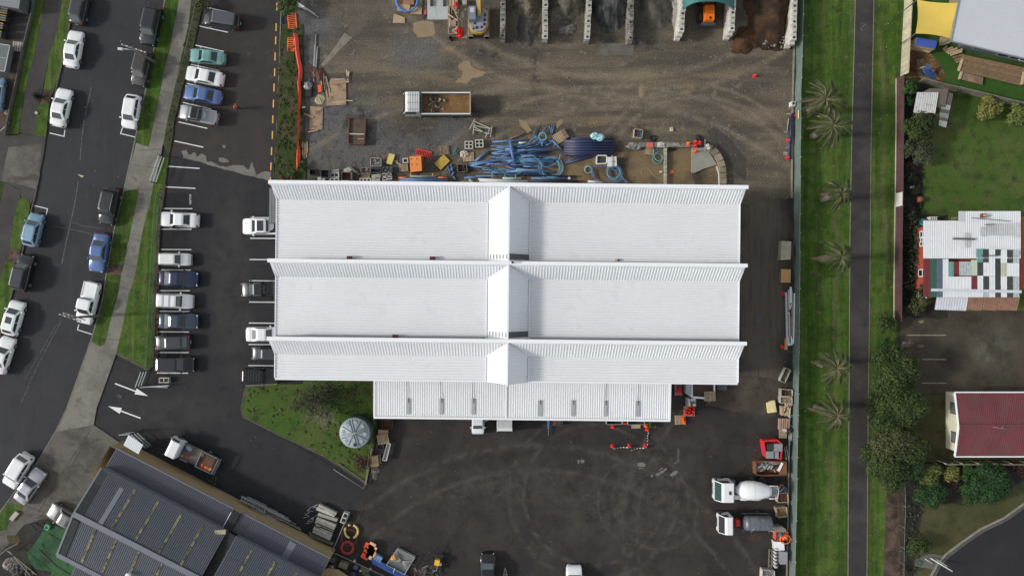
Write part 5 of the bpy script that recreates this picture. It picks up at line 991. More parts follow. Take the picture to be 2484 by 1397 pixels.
# sliding gates
def gate(name,label,a,c,h=1.6,off=0.0):
    t=thing(name,label,'gate');p,q=W(*a),W(*c)
    for k in (.15,.55,.98):b=MB();b.beam((p.x,p.y,h*k),(q.x,q.y,h*k),.07,.06);b.build('rail',m_post,t)
    n=max(3,round((q-p).length/.35))
    for i in range(n+1):r=p.lerp(q,i/n);b=MB();b.beam((r.x,r.y,h*.15),(r.x,r.y,h*.98),.03,.03);b.build('bar',m_post,t)
    for r in (p,q):b=MB();b.box((r.x,r.y,h/2),(.12,.12,h));b.build('post',m_dkgrey,t)
gate('sliding_gate','grey barred gate beside the concrete crossing at the car park corner',B1(1600,250),B1(1515,500));gate('sliding_gate','folded steel gate leaf by the entry, next to a concrete block',C1(1375,1180),C1(1430,1030));gate('sliding_gate','low grey gate leaf running into the entry lane below the concrete block',C1(1390,1185),C2(270,1090),.9)
gate('sliding_gate','steel gate frame folded against the porch by the tan wall',D1(1215,5),D1(1330,0),1.5);gate('sliding_gate','dark gate frame leaning out from the porch towards the works truck',D1(1330,0),D1(1470,130),1.5)
# timber and wire fence round the grass island
mesh_fence('wire_fence','rusty wire fence down the east side of the grass island',C3 and [C3(918,330),C3(918,520),C3(925,690),C3(910,830),C3(885,980),C3(868,1130),C3(835,1330)],1.5,1.8,None,P('rusty_post',(.20,.17,.13),.8,var=.3),(.4,.98))
mesh_fence('pipe_barrier','low pale pipe rail at the south tip of the grass island',[C3(535,1175),C3(815,1355)],.8,3.0,None,P('pale_pipe',(.38,.36,.31),.6),(1.0,));
b=MB();b.beam(W(*C3(560,1130),.15),W(*C3(825,1310),.15),.10,.16);solo(b,'timber_edging',P('grey_edging',(.17,.15,.12),.9,var=.3),'grey timber edging along the south tip of the grass island','edging')
b=MB();b.beam(W(*C3(885,980),.4),W(*C3(825,1340),.4),.16,.10);solo(b,'timber_rail',P('weathered_rail',(.22,.19,.13),.9,var=.3),'weathered timber rail along the lower east edge of the grass island','rail')
# left side low wall by the industrial yard
kerb('boundary_wall',[(118,-120),(88,5),(83,33),(62,118),(45,200),(30,265),(18,330)],.14,0,.55,m_kerb_d)
# pale paling fence, top right
def palings(name,label,pts,h,step,mat,railm,cat='fence',wd=.11,rails=True):
    t=thing(name,label,cat);pp=polyl([W(*p) for p in pts],step)
    for i,(p,q) in enumerate(zip(pp,pp[1:])):
        m=(p+q)/2;b=MB();b.box((m.x,m.y,h/2+random.uniform(-.02,.02)),((q-p).length*.93,.025,h),math.atan2(q.y-p.y,q.x-p.x));b.build('paling',mat,t)
        if rails and i % 12 == 0:n=Vector((p.y-q.y,q.x-p.x,0)).normalized()*.07;b=MB();b.box((p.x+n.x,p.y+n.y,h/2-.03),(.09,.09,h-.06),math.atan2(q.y-p.y,q.x-p.x));b.build('post',railm,t)
    for k in (.2,.97):
        b=MB()
        for p,q in zip(*(lambda s:(s,s[1:]))([W(*p) for p in pts])):b.beam((p.x,p.y,h*k),(q.x,q.y,h*k),.09 if k > .5 else .05,.05)
        b.build('rail',railm,t)
    return t
m_pal=P('sun_bleached_timber',(.46,.41,.29),.85,var=.18,scale=2,fine=(8,.12),rnd=.16);m_palg=P('grey_timber',(.22,.20,.155),.9,var=.25,scale=2,fine=(8,.15),rnd=.2)
palings('paling_fence','pale timber paling fence between the park grass and the childcare yard',[(2196,-60),(2194,0),(2189,90),(2184,188)],1.8,.32,m_pal,m_pine)
palings('paling_fence','grey timber fence between the childcare lawn and the back garden',[A7(650,800),A7(850,850),A7(1100,905),A7(1400,980),A7(1676,1045),A7(2100,1150)],1.5,.35,m_palg,m_palg)
# maroon corrugated fence with its wide face seen from above
m_mar=P('maroon_fence_sheet',(.085,.040,.042),.75,var=.18,scale=1.2,fine=(6,.12),rnd=.08)
t=thing('corrugated_fence','long dark maroon corrugated fence along the park grass','fence')
fp=[W(*p) for p in [(2173,192),(2173,300),(2171,470),(2169,600),(2168,720),(2168,778)]]
for i,(p,q) in enumerate(zip(*(lambda s:(s,s[1:]))(polyl(fp,1.6)))):
    m=(p+q)/2;py=698.5-m.y*20
    if 478 < py < 516:mt=P('white_board_panel',(.58,.57,.52),.7,var=.15,scale=3)
    else:mt=m_mar
    b=MB();n=8;vs=[]
    for j in range(n*2+1):k=j/(n*2);r=p.lerp(q,k);o=.03*(j % 2);vs += [(r.x+o,r.y,.05),(r.x+o+.0,r.y,1.72)]
    b.add(vs,[(2*j,2*j+2,2*j+3,2*j+1) for j in range(n*2)]);b.build('fence_sheet',mt,t)
    b=MB();b.box((p.x+.09,p.y,.86),(.08,.08,1.70));b.build('post',m_mar,t);b=MB();b.beam((p.x-.04,p.y,.14),(q.x-.04,q.y,.14),.07,.14);b.build('base_board',m_pal,t);b=MB();b.beam((p.x,p.y,1.72),(q.x,q.y,1.72),.07,.06);b.build('top_rail',m_mar,t)
mesh_fence('wire_fence','thin wire fence beside the leaf litter strip, bottom right',[D7(470,480),D7(478,700),D7(470,900),D7(465,1100),D7(460,1397)],1.2,2.4,P('faint_mesh',(0,0,0)),P('dull_post',(0,0,0)),(.98,))
# grey boarded fence south of the cottage
t=thing('boarded_fence','dark grey board fence with pale posts south of the maroon-roofed cottage','fence');pa,pb=W(*D7(840,282)),W(*D7(2100,286))
for i in range(34):p,q=pa.lerp(pb,i/34),pa.lerp(pb,(i+.96)/34);b=MB();b.beam((p.x,p.y,.85),(q.x,q.y,.85),.03,1.5);b.build('board',P('dark_grey_board',(.085,.088,.085),.8,var=.2,rnd=.15),t)
for i in range(9):p=pa.lerp(pb,i/8);b=MB();b.beam((p.x-.02,p.y+.07,0),(p.x-.02,p.y+.07,1.62),.12,.09);b.build('post',m_pal,t)
b=MB();b.beam((pa.x,pa.y,1.62),(pb.x,pb.y,1.62),.10,.05);b.build('capping',m_palg,t)

# ---------------------------------------------------------------- power poles
def pole(label,base,top,nb,lamp=False):
    bp=W(*base);k=((top[0]-1242)/(base[0]-1242)+(top[1]-698.5)/(base[1]-698.5))/2;h=CAM_H*(1-1/k)
    t=thing('power_pole',label,'power pole',(bp.x,bp.y,0));d=ang(1,.33)
    b=MB();b.tube([(0,0,0),(0,0,h)],[.17,.12],10);b.build('pole',P('pole_timber',(.13,.115,.10),.9,var=.25),t)
    for j in range(nb):
        z=h-.25-j*.7;b=MB();b.beam((-1.25*math.cos(d),-1.25*math.sin(d)+j*.1,z),(1.25*math.cos(d),1.25*math.sin(d)+j*.1,z),.12,.12);ca=b.build('crossarm',P('arm_timber',(.25,.235,.21),.85),t)
        for x in (-1.15,-.55,.55,1.15):b=MB();b.cyl((x*math.cos(d),x*math.sin(d)+j*.1),.085,z+.06,z+.24,8,.06);b.build('insulator',m_plate,ca)
    if lamp:
        b=MB();b.tube([(0,0,h-1.2),(-.8,.1,h-.9),(-1.5,.15,h-.95)],.04,6);la=b.build('lamp_arm',m_post,t);b=MB();b.box((-1.8,.17,h-.95),(.62,.30,.14),-.1,.8);b.build('lamp_head',m_plate,la)
    return t,h
pole('power pole with crossarms and a street light leaning over the grey-brown SUV',(386,158),(315,118),2,True)
pole('power pole with two crossarms beside the white pickup',(254,765),(178,771.5),2)
t=thing('street_sign_frame','pale crossed steel poles lying over the kerb of the dark cul-de-sac','street pole',W(*D7(860,1260)))
b=MB();b.tube([W(*D7(770,1220),.3)-t.location,W(*D7(985,1350),1.6)-t.location],.07,8);b.build('pole',P('white_pole',(.62,.62,.60),.5),t);b=MB();b.tube([W(*D7(830,1235),.25)-t.location,W(*D7(935,1300),.9)-t.location],.05,8);b.build('brace',P('white_pole',(0,0,0)),t);b=MB();b.tube([W(*D7(715,1225),.15)-t.location,W(*D7(790,1275),.3)-t.location],.04,8);b.build('foot',P('white_pole',(0,0,0)),t)
slab('concrete_pad',crop_pts(D7,[(630,1225),(770,1175),(905,1195),(800,1330),(615,1295)]),P('grey_pad',(.11,.11,.095),.9,var=.2),.06)
b=MB();b.cyl((0,0),.32,0,.10,16);b.cyl((0,0),.2,.1,.13,12);solo(b,'valve_cover',P('verdigris',(.05,.10,.085),.6),'round green valve cover on the small concrete pad, bottom right','valve cover',W(*D7(658,1265),.06))

# ---------------------------------------------------------------- people
def person(label,px,py,rz,top,legs,hair,pose='walk',vest=None):
    """standing figure grown with a skin modifier from a joint graph"""
    me=bpy.data.meshes.new('person');st=.22 if pose == 'walk' else .05
    J=[(0,0,.95),(0,0,1.20),(0,0,1.42),(0,0,1.52),(0.02,0,1.66),(.0,.10,.92),(st*.7,.11,.50),(st*.9-.06,.11,.09),(st*.9+.12,.11,.04),(.0,-.10,.92),(-st*.2,-.11,.50),(-st-.1,-.11,.10),(-st+.06,-.11,.04),
         (0,.20,1.40),(-st*.4,.26,1.14),(st*.4,.25,.92),(0,-.20,1.40),(st*.5,-.26,1.14),(st*1.2,-.22,.95),(.03,0,1.76)]
    E=[(0,1),(1,2),(2,3),(3,4),(4,19),(0,5),(5,6),(6,7),(7,8),(0,9),(9,10),(10,11),(11,12),(2,13),(13,14),(14,15),(2,16),(16,17),(17,18)]
    rad=[(.14,.17),(.12,.16),(.13,.19),(.06,.06),(.10,.085),(.10,.10),(.07,.07),(.05,.05),(.045,.04),(.10,.10),(.07,.07),(.05,.05),(.045,.04),(.065,.065),(.05,.05),(.04,.04),(.065,.065),(.05,.05),(.04,.04),(.08,.075)]
    me.from_pydata(J,E,[]);o=obj('person',me,None,W(px,py),rz);o.modifiers.new('skin','SKIN')
    for v,r in zip(me.skin_vertices[0].data,rad):v.radius=r
    me.skin_vertices[0].data[0].use_root=True
    sd_=o.modifiers.new('sub','SUBSURF');sd_.levels=1;sd_.render_levels=1
    bpy.context.view_layer.update();dg=bpy.context.evaluated_depsgraph_get();m2=bpy.data.meshes.new_from_object(o.evaluated_get(dg));o.modifiers.clear();o.data=m2
    m2.materials.clear()
    for m in (top,legs,P('skin',(.40,.24,.17),.6),hair):m2.materials.append(m)
    for f in m2.polygons:
        c=f.center;f.use_smooth=True;f.material_index=3 if (c.z > 1.69 or (c.z > 1.58 and c.x <-.01)) else 2 if (c.z > 1.47 or (abs(c.y) > .20 and c.z < .98)) else 0 if c.z > .93 else 1
    tag(o,label,'person');return o
person('person in an orange high-visibility jacket walking across the old car park',580,264,R(150),P('hi_vis',(.85,.16,.03),.7,var=.15,scale=6),P('dark_trousers',(.02,.022,.03),.8),P('dark_hair',(.015,.012,.01),.7))
person('person in dark clothes standing beside the white sedan by the grass',430,553,R(90),P('dark_clothes',(.018,.018,.02),.8,var=.3),P('dark_trousers',(0,0,0)),P('dark_hair',(0,0,0)),'stand')

# ---------------------------------------------------------------- plants
def leaves(b,rnd,c,r,n,size,flat=.25,squash=.8,inner=.55):
    vs=[];fs=[]
    for _ in range(n):
        while True:
            d=Vector((rnd.gauss(0,1),rnd.gauss(0,1),rnd.gauss(0,1)))
            if d.length > .01:break
        d.normalize()
        if d.z <-.35:d.z *=-.5
        k=rnd.uniform(inner,1.06);p=Vector((c[0]+d.x*r*k,c[1]+d.y*r*k,c[2]+d.z*r*k*squash))
        nn=(d+Vector((rnd.uniform(-1,1),rnd.uniform(-1,1),rnd.uniform(-.3,1.2)))*.75).normalized();a=nn.cross(Vector((rnd.uniform(-1,1),rnd.uniform(-1,1),rnd.uniform(-1,1)))).normalized();e=nn.cross(a)
        s=size*rnd.uniform(.6,1.35);o=len(b.v)+len(vs)
        vs += [p-a*s,p+e*s*.45,p+a*s,p-e*s*.45];m=len(vs);fs.append((m-4,m-3,m-2,m-1))
    b.add(vs,fs)
def crown(rnd,clumps,leaf,dens):
    b=MB()
    for c,r in clumps:leaves(b,rnd,c,r,int(dens*r*r),leaf)
    return b
m_bark=P('tree_bark',(.085,.068,.052),.9,var=.3,scale=3);m_twig=P('grey_twig',(.17,.155,.125),.9,var=.3,scale=3)
LM={'tree':leafmat('tree_leaves',(.010,.024,.005),(.066,.095,.020)),'bush':leafmat('bush_leaves',(.012,.032,.008),(.045,.110,.022)),'hedge':leafmat('hedge_leaves',(.010,.028,.008),(.030,.085,.022)),'olive':leafmat('olive_leaves',(.022,.030,.010),(.10,.105,.035)),
      'yellow':leafmat('yellow_leaves',(.06,.075,.015),(.24,.23,.06)),'grey':leafmat('grey_green_leaves',(.018,.026,.014),(.10,.115,.060)),'red':leafmat('russet_leaves',(.022,.010,.008),(.11,.045,.030)),'dark':leafmat('dark_leaves',(.006,.012,.005),(.030,.045,.018)),'lime':leafmat('lime_leaves',(.035,.060,.012),(.15,.19,.045)),'weed':leafmat('weed_leaves',(.020,.045,.010),(.075,.12,.028))}
def plant(name,label,cat,px,py,rpx,h,mat,seed,n=9,leaf=.14,dens=260,trunk=True,group=None,oval=1.0,low=.35,rr=(.34,.52)):
    """crown of leaf clumps round a branching stem; px,py is where the crown is seen"""
    rnd=random.Random(seed);p=W(px,py,h*.7);Rm=rpx/PPM;t=thing(name,label,cat,(p.x,p.y,0),0,group);cl=[]
    for i in range(n):
        a=i*2.4+rnd.uniform(-.5,.5);q=math.sqrt((i+.4)/n)*.72;x,y=Rm*q*math.cos(a),Rm*oval*q*math.sin(a);z=h*(low+(1-low)*.62*(1-q*q*.75))+rnd.uniform(-.12,.12)*h*.6
        cl.append(((x,y,z),Rm*rnd.uniform(*rr)))
    b=MB();b.tube([(0,0,0),(rnd.uniform(-.1,.1),rnd.uniform(-.1,.1),h*.3),(0,0,h*.55)],[.05*h**.7+.04,.04*h**.7+.03,.03],7)
    for c,r in cl:b.tube([(0,0,h*rnd.uniform(.15,.35)),(c[0]*.5,c[1]*.5,c[2]*.75),c],[.03*h**.5+.015,.03,.012],5)
    b.build('trunk' if trunk else 'stem',m_bark,t);crown(rnd,cl,leaf,dens).build('crown' if trunk else 'foliage',LM[mat],t);return t
for i,(px,py,r,h,mt,lab) in enumerate([(2168,905,62,5.2,'tree','spreading green tree at the top of the clump beside the park path'),(2198,985,54,5.0,'tree','leafy tree beside the old parking lot, second down the clump'),(2148,1000,48,4.4,'tree','tree leaning over the park path in the middle of the clump'),(2168,1070,50,4.6,'olive','olive-toned tree in the middle of the clump by the path'),
     (2112,1097,24,3.0,'tree','small round tree overhanging the park path'),(2210,1085,40,4.2,'tree','dark tree nearest the maroon-roofed cottage'),(2160,1135,52,4.4,'tree','wide tree at the foot of the clump by the leaf litter strip'),(2215,1130,30,3.4,'bush','smaller tree behind the board fence corner')]):
    plant('leafy_tree',lab,'tree',px,py,r,h,mt,100+i,16,.15,620,group='trees beside the park path')
for i,(px,py,r,h,mt,n,lab,lf,de) in enumerate([(2150,783,27,2.6,'tree',8,'scrubby bush on the grass above the dead branches',.14,420),(2150,835,22,2.0,'bush',6,'low green bush among the dead branches by the lot',.14,420),(2210,215,22,2.4,'bush',8,'bright green bush behind the maroon fence corner',.13,520),(2205,245,16,1.8,'hedge',6,'small dark shrub beside the garden shed',.12,520),
     (2237,308,38,3.6,'tree',12,'round green tree below the garden shed',.13,520),(2212,300,18,2.2,'hedge',6,'dark shrub between the maroon fence and the round tree',.12,480),(2240,372,32,2.6,'grey',10,'grey-green flowering bush on the back lawn edge',.12,420),(2206,360,20,2.6,'grey',8,'silvery bush against the maroon fence',.12,420),
     (2400,262,32,1.8,'yellow',9,'yellow-green bush by the grey timber fence',.17,360),(2472,278,30,1.7,'lime',8,'strappy lime plant at the right edge of the back lawn',.20,300),(2322,228,12,1.4,'bush',5,'small green shrub at the fence by the striped lean-to',.11,420),
     (2212,398,16,1.1,'red',5,'russet shrub in the garden bed by the maroon fence',.10,320),(2205,430,18,1.2,'dark',6,'dark shrub in the garden bed below the russet one',.11,360),(2222,460,14,1.0,'dark',5,'dark low shrub near the terracotta pot',.11,360),(2215,525,18,1.4,'dark',6,'dark shrub at the corner of the patchwork house',.12,360),
     (2246,716,28,2.8,'olive',9,'olive shrub against the red wall of the patchwork house',.13,420),(2222,745,24,1.4,'olive',7,'low olive shrub at the corner of the old parking lot',.12,380),
     (2250,1148,34,2.6,'lime',10,'pale-flecked shrub behind the board fence',.13,420),(2310,1146,25,2.0,'yellow',8,'yellowish shrub south of the board fence',.12,420),(2362,1146,28,2.2,'bush',8,'mid-green shrub south of the board fence',.12,480),(2262,1196,42,2.2,'hedge',13,'dark rounded clipped shrub on the street lawn',.12,560),
     (2405,1178,50,2.6,'hedge',15,'large rounded clipped shrub nearest the cul-de-sac',.12,560),(2365,1200,34,1.8,'bush',10,'lower clipped shrub joined to the large one',.12,520),(2318,1178,18,1.2,'red',6,'reddish low shrub between the clipped shrubs',.10,360),(2468,1140,26,1.2,'red',7,'bare reddish shrub by the board fence at the right edge',.10,220),
     (2232,1322,30,2.2,'tree',9,'rounded shrub by the small concrete pad',.12,480),(2190,1382,14,.8,'red',5,'red-leaved low plant at the bottom by the wire fence',.10,320),(487,8,24,1.8,'olive',8,'scruffy shrub at the top corner of the mossy bank',.12,360),(694,10,30,2.4,'weed',9,'green weedy bush at the top of the orange fence strip',.12,460),
     (878,1122,24,1.6,'red',9,'brown-red bare shrub at the south tip of the grass island',.10,320),(732,403,15,.9,'bush',5,'green weed clump at the end of the orange netting',.10,460),(708,425,14,.5,'weed',4,'low weeds against the white warehouse wall',.10,360),(1575,1025,16,.9,'weed',5,'green weed clump at the canopy edge beside the red cones',.12,320),(1588,1031,9,.7,'weed',4,'straggly weed to the right of the canopy weed clump',.12,260),
     (515,1167,14,.5,'weed',4,'weeds growing at the foot of the tan wall',.10,360),(2222,208,12,1.6,'bush',5,'leafy shoot at the corner of the grey timber fence',.12,420),(2268,262,24,2.5,'olive',7,'vine spilling over the rusty garden shed',.11,300),(2465,290,14,1.0,'bush',5,'small green clump under the strappy lime plant',.12,360)]):
    plant('shrub',lab,'shrub',px,py,r,h,mt,200+i,n,lf,de,trunk=False,group='garden shrubs and bushes')
# weeds and tufts in the strip by the orange netting
for k in range(14):pass
tb=MB();rw=random.Random(61)
def tuft_area(poly,n,r0,r1,leaf,name,mat,label,cat='weeds',seed=1):
    rw=random.Random(seed);xs=[p[0] for p in poly];ys=[p[1] for p in poly];b=MB();k=0
    def inside(x,y):
        c=False
        for (x0,y0),(x1,y1) in zip(poly,poly[1:]+poly[:1]):
            if (y0 > y) !=(y1 > y) and x <(x1-x0)*(y-y0)/(y1-y0)+x0:c=not c
        return c
    while k < n:
        x,y=rw.uniform(min(xs),max(xs)),rw.uniform(min(ys),max(ys))
        if not inside(x,y):continue
        p=W(x,y);r=rw.uniform(r0,r1);leaves(b,rw,(p.x,p.y,.10),r,int(24+90*r),leaf,squash=.6);k += 1
    o=b.build(name,mat);tag(o,label,cat,None,'stuff');return o
tuft_area([(683,64),(732,64),(736,240),(738,400),(730,440),(668,440),(672,340),(678,180)],150,.08,.30,.09,'weeds',LM['weed'],'green weeds scattered over the strip beside the orange netting')
tuft_area([(600,940),(900,930),(898,1060),(880,1160),(790,1100),(690,1050),(600,1005)],160,.06,.22,.08,'rough_grass',LM['olive'],'tufts of rough grass on the island by the water tank','grass',2)
tuft_area([(2190,380),(2238,380),(2234,520),(2222,760),(2190,760)],130,.10,.38,.11,'garden_plants',LM['dark'],'mixed dark low plants filling the garden bed','plants',3)
tuft_area([(2215,1215),(2236,1215),(2222,1397),(2185,1397),(2185,1190)],60,.08,.25,.09,'ground_cover',LM['grey'],'patchy ground cover beside the wire fence, bottom right','plants',4)
tuft_area([(384,460),(396,460),(390,560),(386,680),(384,880),(376,880),(378,680),(384,560)],60,.05,.14,.07,'border_weeds',LM['olive'],'weeds in the gravel border under the mesh fence','weeds',5)
tuft_area([(466,20),(488,20),(462,140),(440,210),(420,293),(410,350),(402,340),(420,240)],60,.05,.16,.07,'bank_weeds',LM['olive'],'weeds on the mossy bank by the old car park','weeds',6)
# flax along the red wall
m_flax=leafmat('flax_leaves',(.010,.018,.008),(.085,.10,.055))
for i,(px,py) in enumerate([(2205,555),(2210,578),(2206,602),(2212,622),(2207,645),(2205,668),(2200,690)]):
    rnd=random.Random(300+i);t=thing('flax_plant',['topmost flax clump by the red wall, at the house corner','second flax clump from the top along the red wall','third flax clump from the top along the red wall','middle flax clump beside the upper red-wall windows','fifth flax clump from the top along the red wall','flax clump level with the tall red-wall window','lowest flax clump by the red wall'][i],'plant',W(px,py),0,'flax clumps by the red wall');b=MB()
    for j in range(46):
        a=rnd.uniform(0,6.28);l=rnd.uniform(.5,1.15);w=rnd.uniform(.025,.05);d=Vector((math.cos(a),math.sin(a),0));s=Vector((-d.y,d.x,0))*w;z=rnd.uniform(.5,1.2);m=d*l*.55+Vector((0,0,z));e=d*l+Vector((0,0,z*rnd.uniform(.5,.95)))
        b.add([-s,s,m+s,m-s,e],[(0,1,2,3),(3,2,4)])
    b.build('leaf_blades',m_flax,t);b=MB();b.cyl((0,0),.12,0,.25,8);b.build('crown_base',m_bark,t)
for i,(px,py) in enumerate([(100,237)]):
    rnd=random.Random(330);t=thing('flax_plant','spiky dark plant in the bed between two grass verges','plant',W(px,py,.11));b=MB()
    for j in range(60):
        a=rnd.uniform(0,6.28);l=rnd.uniform(.5,1.2);w=rnd.uniform(.02,.04);d=Vector((math.cos(a),math.sin(a),0));s=Vector((-d.y,d.x,0))*w;z=rnd.uniform(.4,1.0);m=d*l*.55+Vector((0,0,z));e=d*l+Vector((0,0,z*.6));b.add([-s,s,m+s,m-s,e],[(0,1,2,3),(3,2,4)])
    b.build('leaf_blades',LM['dark'],t);b=MB();b.cyl((0,0),.1,0,.2,8);b.build('crown_base',m_bark,t)
# palms
m_frond=leafmat('palm_leaflets',(.026,.042,.011),(.125,.135,.052));m_rach=P('palm_midrib',(.18,.17,.08),.6);m_ptr=P('palm_trunk',(.15,.125,.105),.95,var=.35,scale=4,fine=(9,.35));m_pdead=leafmat('dead_frond',(.07,.05,.035),(.26,.20,.14))
def palm(px,py,h,rp,seed,label,nf=20,dull=False):
    rnd=random.Random(seed);p=W(px,py,h);t=thing('palm_tree',label,'palm tree',(p.x,p.y,0),0,'palms along the park grass')
    b=MB();pts=[];rs=[]
    for i in range(13):k=i/12;pts.append((.05*math.sin(i),.05*math.cos(i*1.3),h*k*.97));rs.append(.34+.10*(i % 2)-.06*k+(.14 if k > .75 else 0))
    b.tube(pts,rs,12);b.build('trunk',m_ptr,t);Rm=rp/PPM
    for j in range(nf):
        a=j*2.399+rnd.uniform(-.25,.25);L=Rm*rnd.uniform(.62,1.08);up=rnd.uniform(.25,1.1) if j < nf-4 else rnd.uniform(-.2,.2);dead=j >= nf-3;d=Vector((math.cos(a),math.sin(a),0));s=Vector((-d.y,d.x,0));cv=[]
        for k in range(9):u=k/8;cv.append(d*L*u*(1-.08*u)+Vector((0,0,h+up*math.sin(min(1,u*1.3)*math.pi*.6)-u*u*((1.5+.5*math.sin(j)) if not dead else 2.8))))
        b=MB();b.tube(cv,[.034-.003*k for k in range(9)],5);fr=b.build('frond',m_rach if not dead else m_ptr,t);b=MB()
        for k in range(2,46):
            u=k/46;i=min(7,int(u*8));c=cv[i].lerp(cv[i+1],u*8-i);ll=(.62*math.sin(math.pi*min(1,u*.9+.08)) ** .6+.06)*(.62+.14*Rm)
            for sd in (-1,1):
                e=c+s*sd*ll*.55+d*ll*.66+Vector((0,0,-ll*rnd.uniform(.10,.55)));w=d*.042;b.add([c-w,c+w,e],[(0,1,2) if sd < 0 else (0,2,1)])
        b.build('leaflets',m_frond if not dead else m_pdead,fr)
    b=MB();leaves(b,rnd,(0,0,h-.5),.55,120,.18,squash=.8);b.build('dead_skirt',m_pdead,t)
palm(2003,241,5.6,58,1,'northernmost palm, pale fronds spread over the grass');palm(2020,306,5.6,60,2,'second palm from the top, one frond reaching over the path');palm(2040,470,5.0,40,3,'third palm from the top, its crown against the path edge');palm(2040,624,5.6,44,4,'middle palm level with the patchwork house')
palm(2030,892,5.2,46,5,'fifth palm down, opposite the top of the tree clump');palm(2030,1008,5.8,50,6,'southernmost palm on the park grass')
# bare trees
def bare_tree(label,px,py,rpx,h,seed,mat,name='bare_tree',n0=7,depth=4,thin=1.0):
    rnd=random.Random(seed);p=W(px,py);t=thing(name,label,'tree',(p.x,p.y,0));b=MB();tw=MB();Rm=rpx/PPM
    def grow(a,d,l,r,k):
        e=a+d*l;mid=a+d*l*.5+Vector((rnd.uniform(-1,1),rnd.uniform(-1,1),0))*l*.08
        (b if k < 2 else tw).tube([a,mid,e],[r,r*.8,r*.6],4 if k > 1 else 6,False)
        if k >= depth:return
        for _ in range(rnd.choice((2,3,3)) if k else n0):
            nd=(d+Vector((rnd.gauss(0,.75),rnd.gauss(0,.75),rnd.uniform(-.1,.35)))).normalized();grow(e if rnd.random() > .35 else mid,nd,l*rnd.uniform(.55,.85),max(.007,r*.55),k+1)
    grow(Vector((0,0,0)),Vector((0,0,1)),h*.3,.11*thin,0);o=b.build('trunk',m_bark,t);tw.build('twigs',mat,t)
m_pale=P('lichen_twig',(.30,.28,.22),.9,var=.3,scale=3)
bare_tree('pale leafless tree on the grass island left of the water tank',800,1000,60,4.6,12,m_pale,n0=9,depth=5);bare_tree('darker leafless tree close to the warehouse wall on the grass island',772,960,60,4.4,14,P('dark_twig',(.075,.075,.05),.9),n0=10,depth=5);bare_tree('leafless tree with thin grey twigs above the grass island lawn',745,975,55,4.0,16,P('dark_twig',(0,0,0)),n0=8,depth=5)
plant('sparse_tree','dark thinly leaved tree against the warehouse on the grass island','tree',790,955,62,4.2,'dark',611,14,.09,95,rr=(.3,.6));plant('sparse_tree','olive thinly leaved tree left on the grass island','tree',752,985,46,3.2,'olive',612,12,.08,70,rr=(.3,.6))
bare_tree('dead grey branches on the fence line beside the old parking lot',2172,845,30,3.0,21,P('bone_twig',(.30,.28,.26),.9),n0=5,depth=4);bare_tree('leafless grey tree showing among the trees by the path',2150,1045,34,5.0,23,P('bone_twig',(0,0,0)),n0=6,depth=4)

# ---------------------------------------------------------------- yard goods: builders
m_blk=P('precast_concrete',(.40,.385,.33),.9,var=.28,scale=1.4,fine=(7,.2),rnd=.18,dirt=((.14,.13,.11),1.6,.56,.7));m_blkd=P('dark_precast_concrete',(.23,.22,.19),.9,var=.35,scale=1.6,fine=(6,.3),rnd=.35,dirt=((.05,.05,.047),1.8,.48,.85))
m_wht=P('pale_concrete',(.52,.50,.44),.85,var=.12,scale=2,rnd=.1,dirt=((.22,.20,.17),1.6,.6,.5));m_ply=P('plywood',(.40,.29,.17),.8,var=.18,scale=1.2,fine=(7,.12),dirt=((.16,.10,.06),.9,.56,.8));m_wood=P('yard_timber',(.42,.31,.21),.85,var=.25,scale=3,fine=(9,.15),rnd=.25);m_oldw=P('old_timber',(.24,.175,.13),.9,var=.3,scale=3,rnd=.25)
m_palt=P('pallet_timber',(.40,.32,.21),.85,var=.2,scale=3,rnd=.2);m_rst=P('rusty_steel',(.12,.055,.035),.85,var=.35,scale=2,fine=(8,.2));m_redp=P('cone_red',(.78,.045,.03),.5,var=.1);m_bpip=P('blue_pipe',(.085,.17,.34),.45,var=.15,scale=2,rnd=.22,dirt=((.15,.16,.15),2.0,.62,.5));m_lbp=P('light_blue_hose',(.14,.33,.46),.45,var=.15,rnd=.15);m_dbp=P('dark_blue_pipe',(.022,.032,.085),.4,var=.15,rnd=.25,dirt=((.10,.10,.10),1.5,.64,.5));m_gpip=P('grey_pipe',(.33,.34,.33),.6,var=.15,rnd=.15);m_ora=P('orange_plastic',(.88,.16,.02),.5,var=.12,scale=3,rnd=.08);m_mesh_w=P('cable_white',(.55,.55,.52),.6)
def pallet(label,k,u,v,rz,s=1.0,mat=m_palt,z=0.0,group='pallets about the yards',boards=8,sx=1.2,sy=1.0):
    t=thing('pallet',label,'pallet',W(*k(u,v),z),rz,group);b=MB()
    for y in (-.46,0,.46):b.box((0,y*sy*s,.06),(sx*s,.09,.10))
    b.build('bearer',m_oldw,t)
    for i in range(boards):b=MB();b.box((-sx*s/2+sx*s*(i+.5)/boards,0,.125),(sx*s/boards*.68,sy*s,.022));b.build('slat',mat,t)
    return t
def rod(name,label,cat,k,p,q,r,mat,z=None,group=None,hollow=True,z2=None):
    z=r+.01 if z is None else z;a,c=W(*k(*p),z),W(*k(*q),z if z2 is None else z2);m=(a+c)/2;b=MB()
    (b.pipe(a-m,c-m,r) if hollow else b.tube([a-m,c-m],r,8));return solo(b,name,mat,label,cat,m,0,group)
def plank(label,k,p,q,w,mat=m_wood,z=.06,th=.05,name='plank',cat='plank',group='loose timber',z2=None):
    a,c=W(*k(*p),z),W(*k(*q),z if z2 is None else z2);m=(a+c)/2;b=MB();b.beam(a-m,c-m,w,th);return solo(b,name,mat,label,cat,m,0,group)
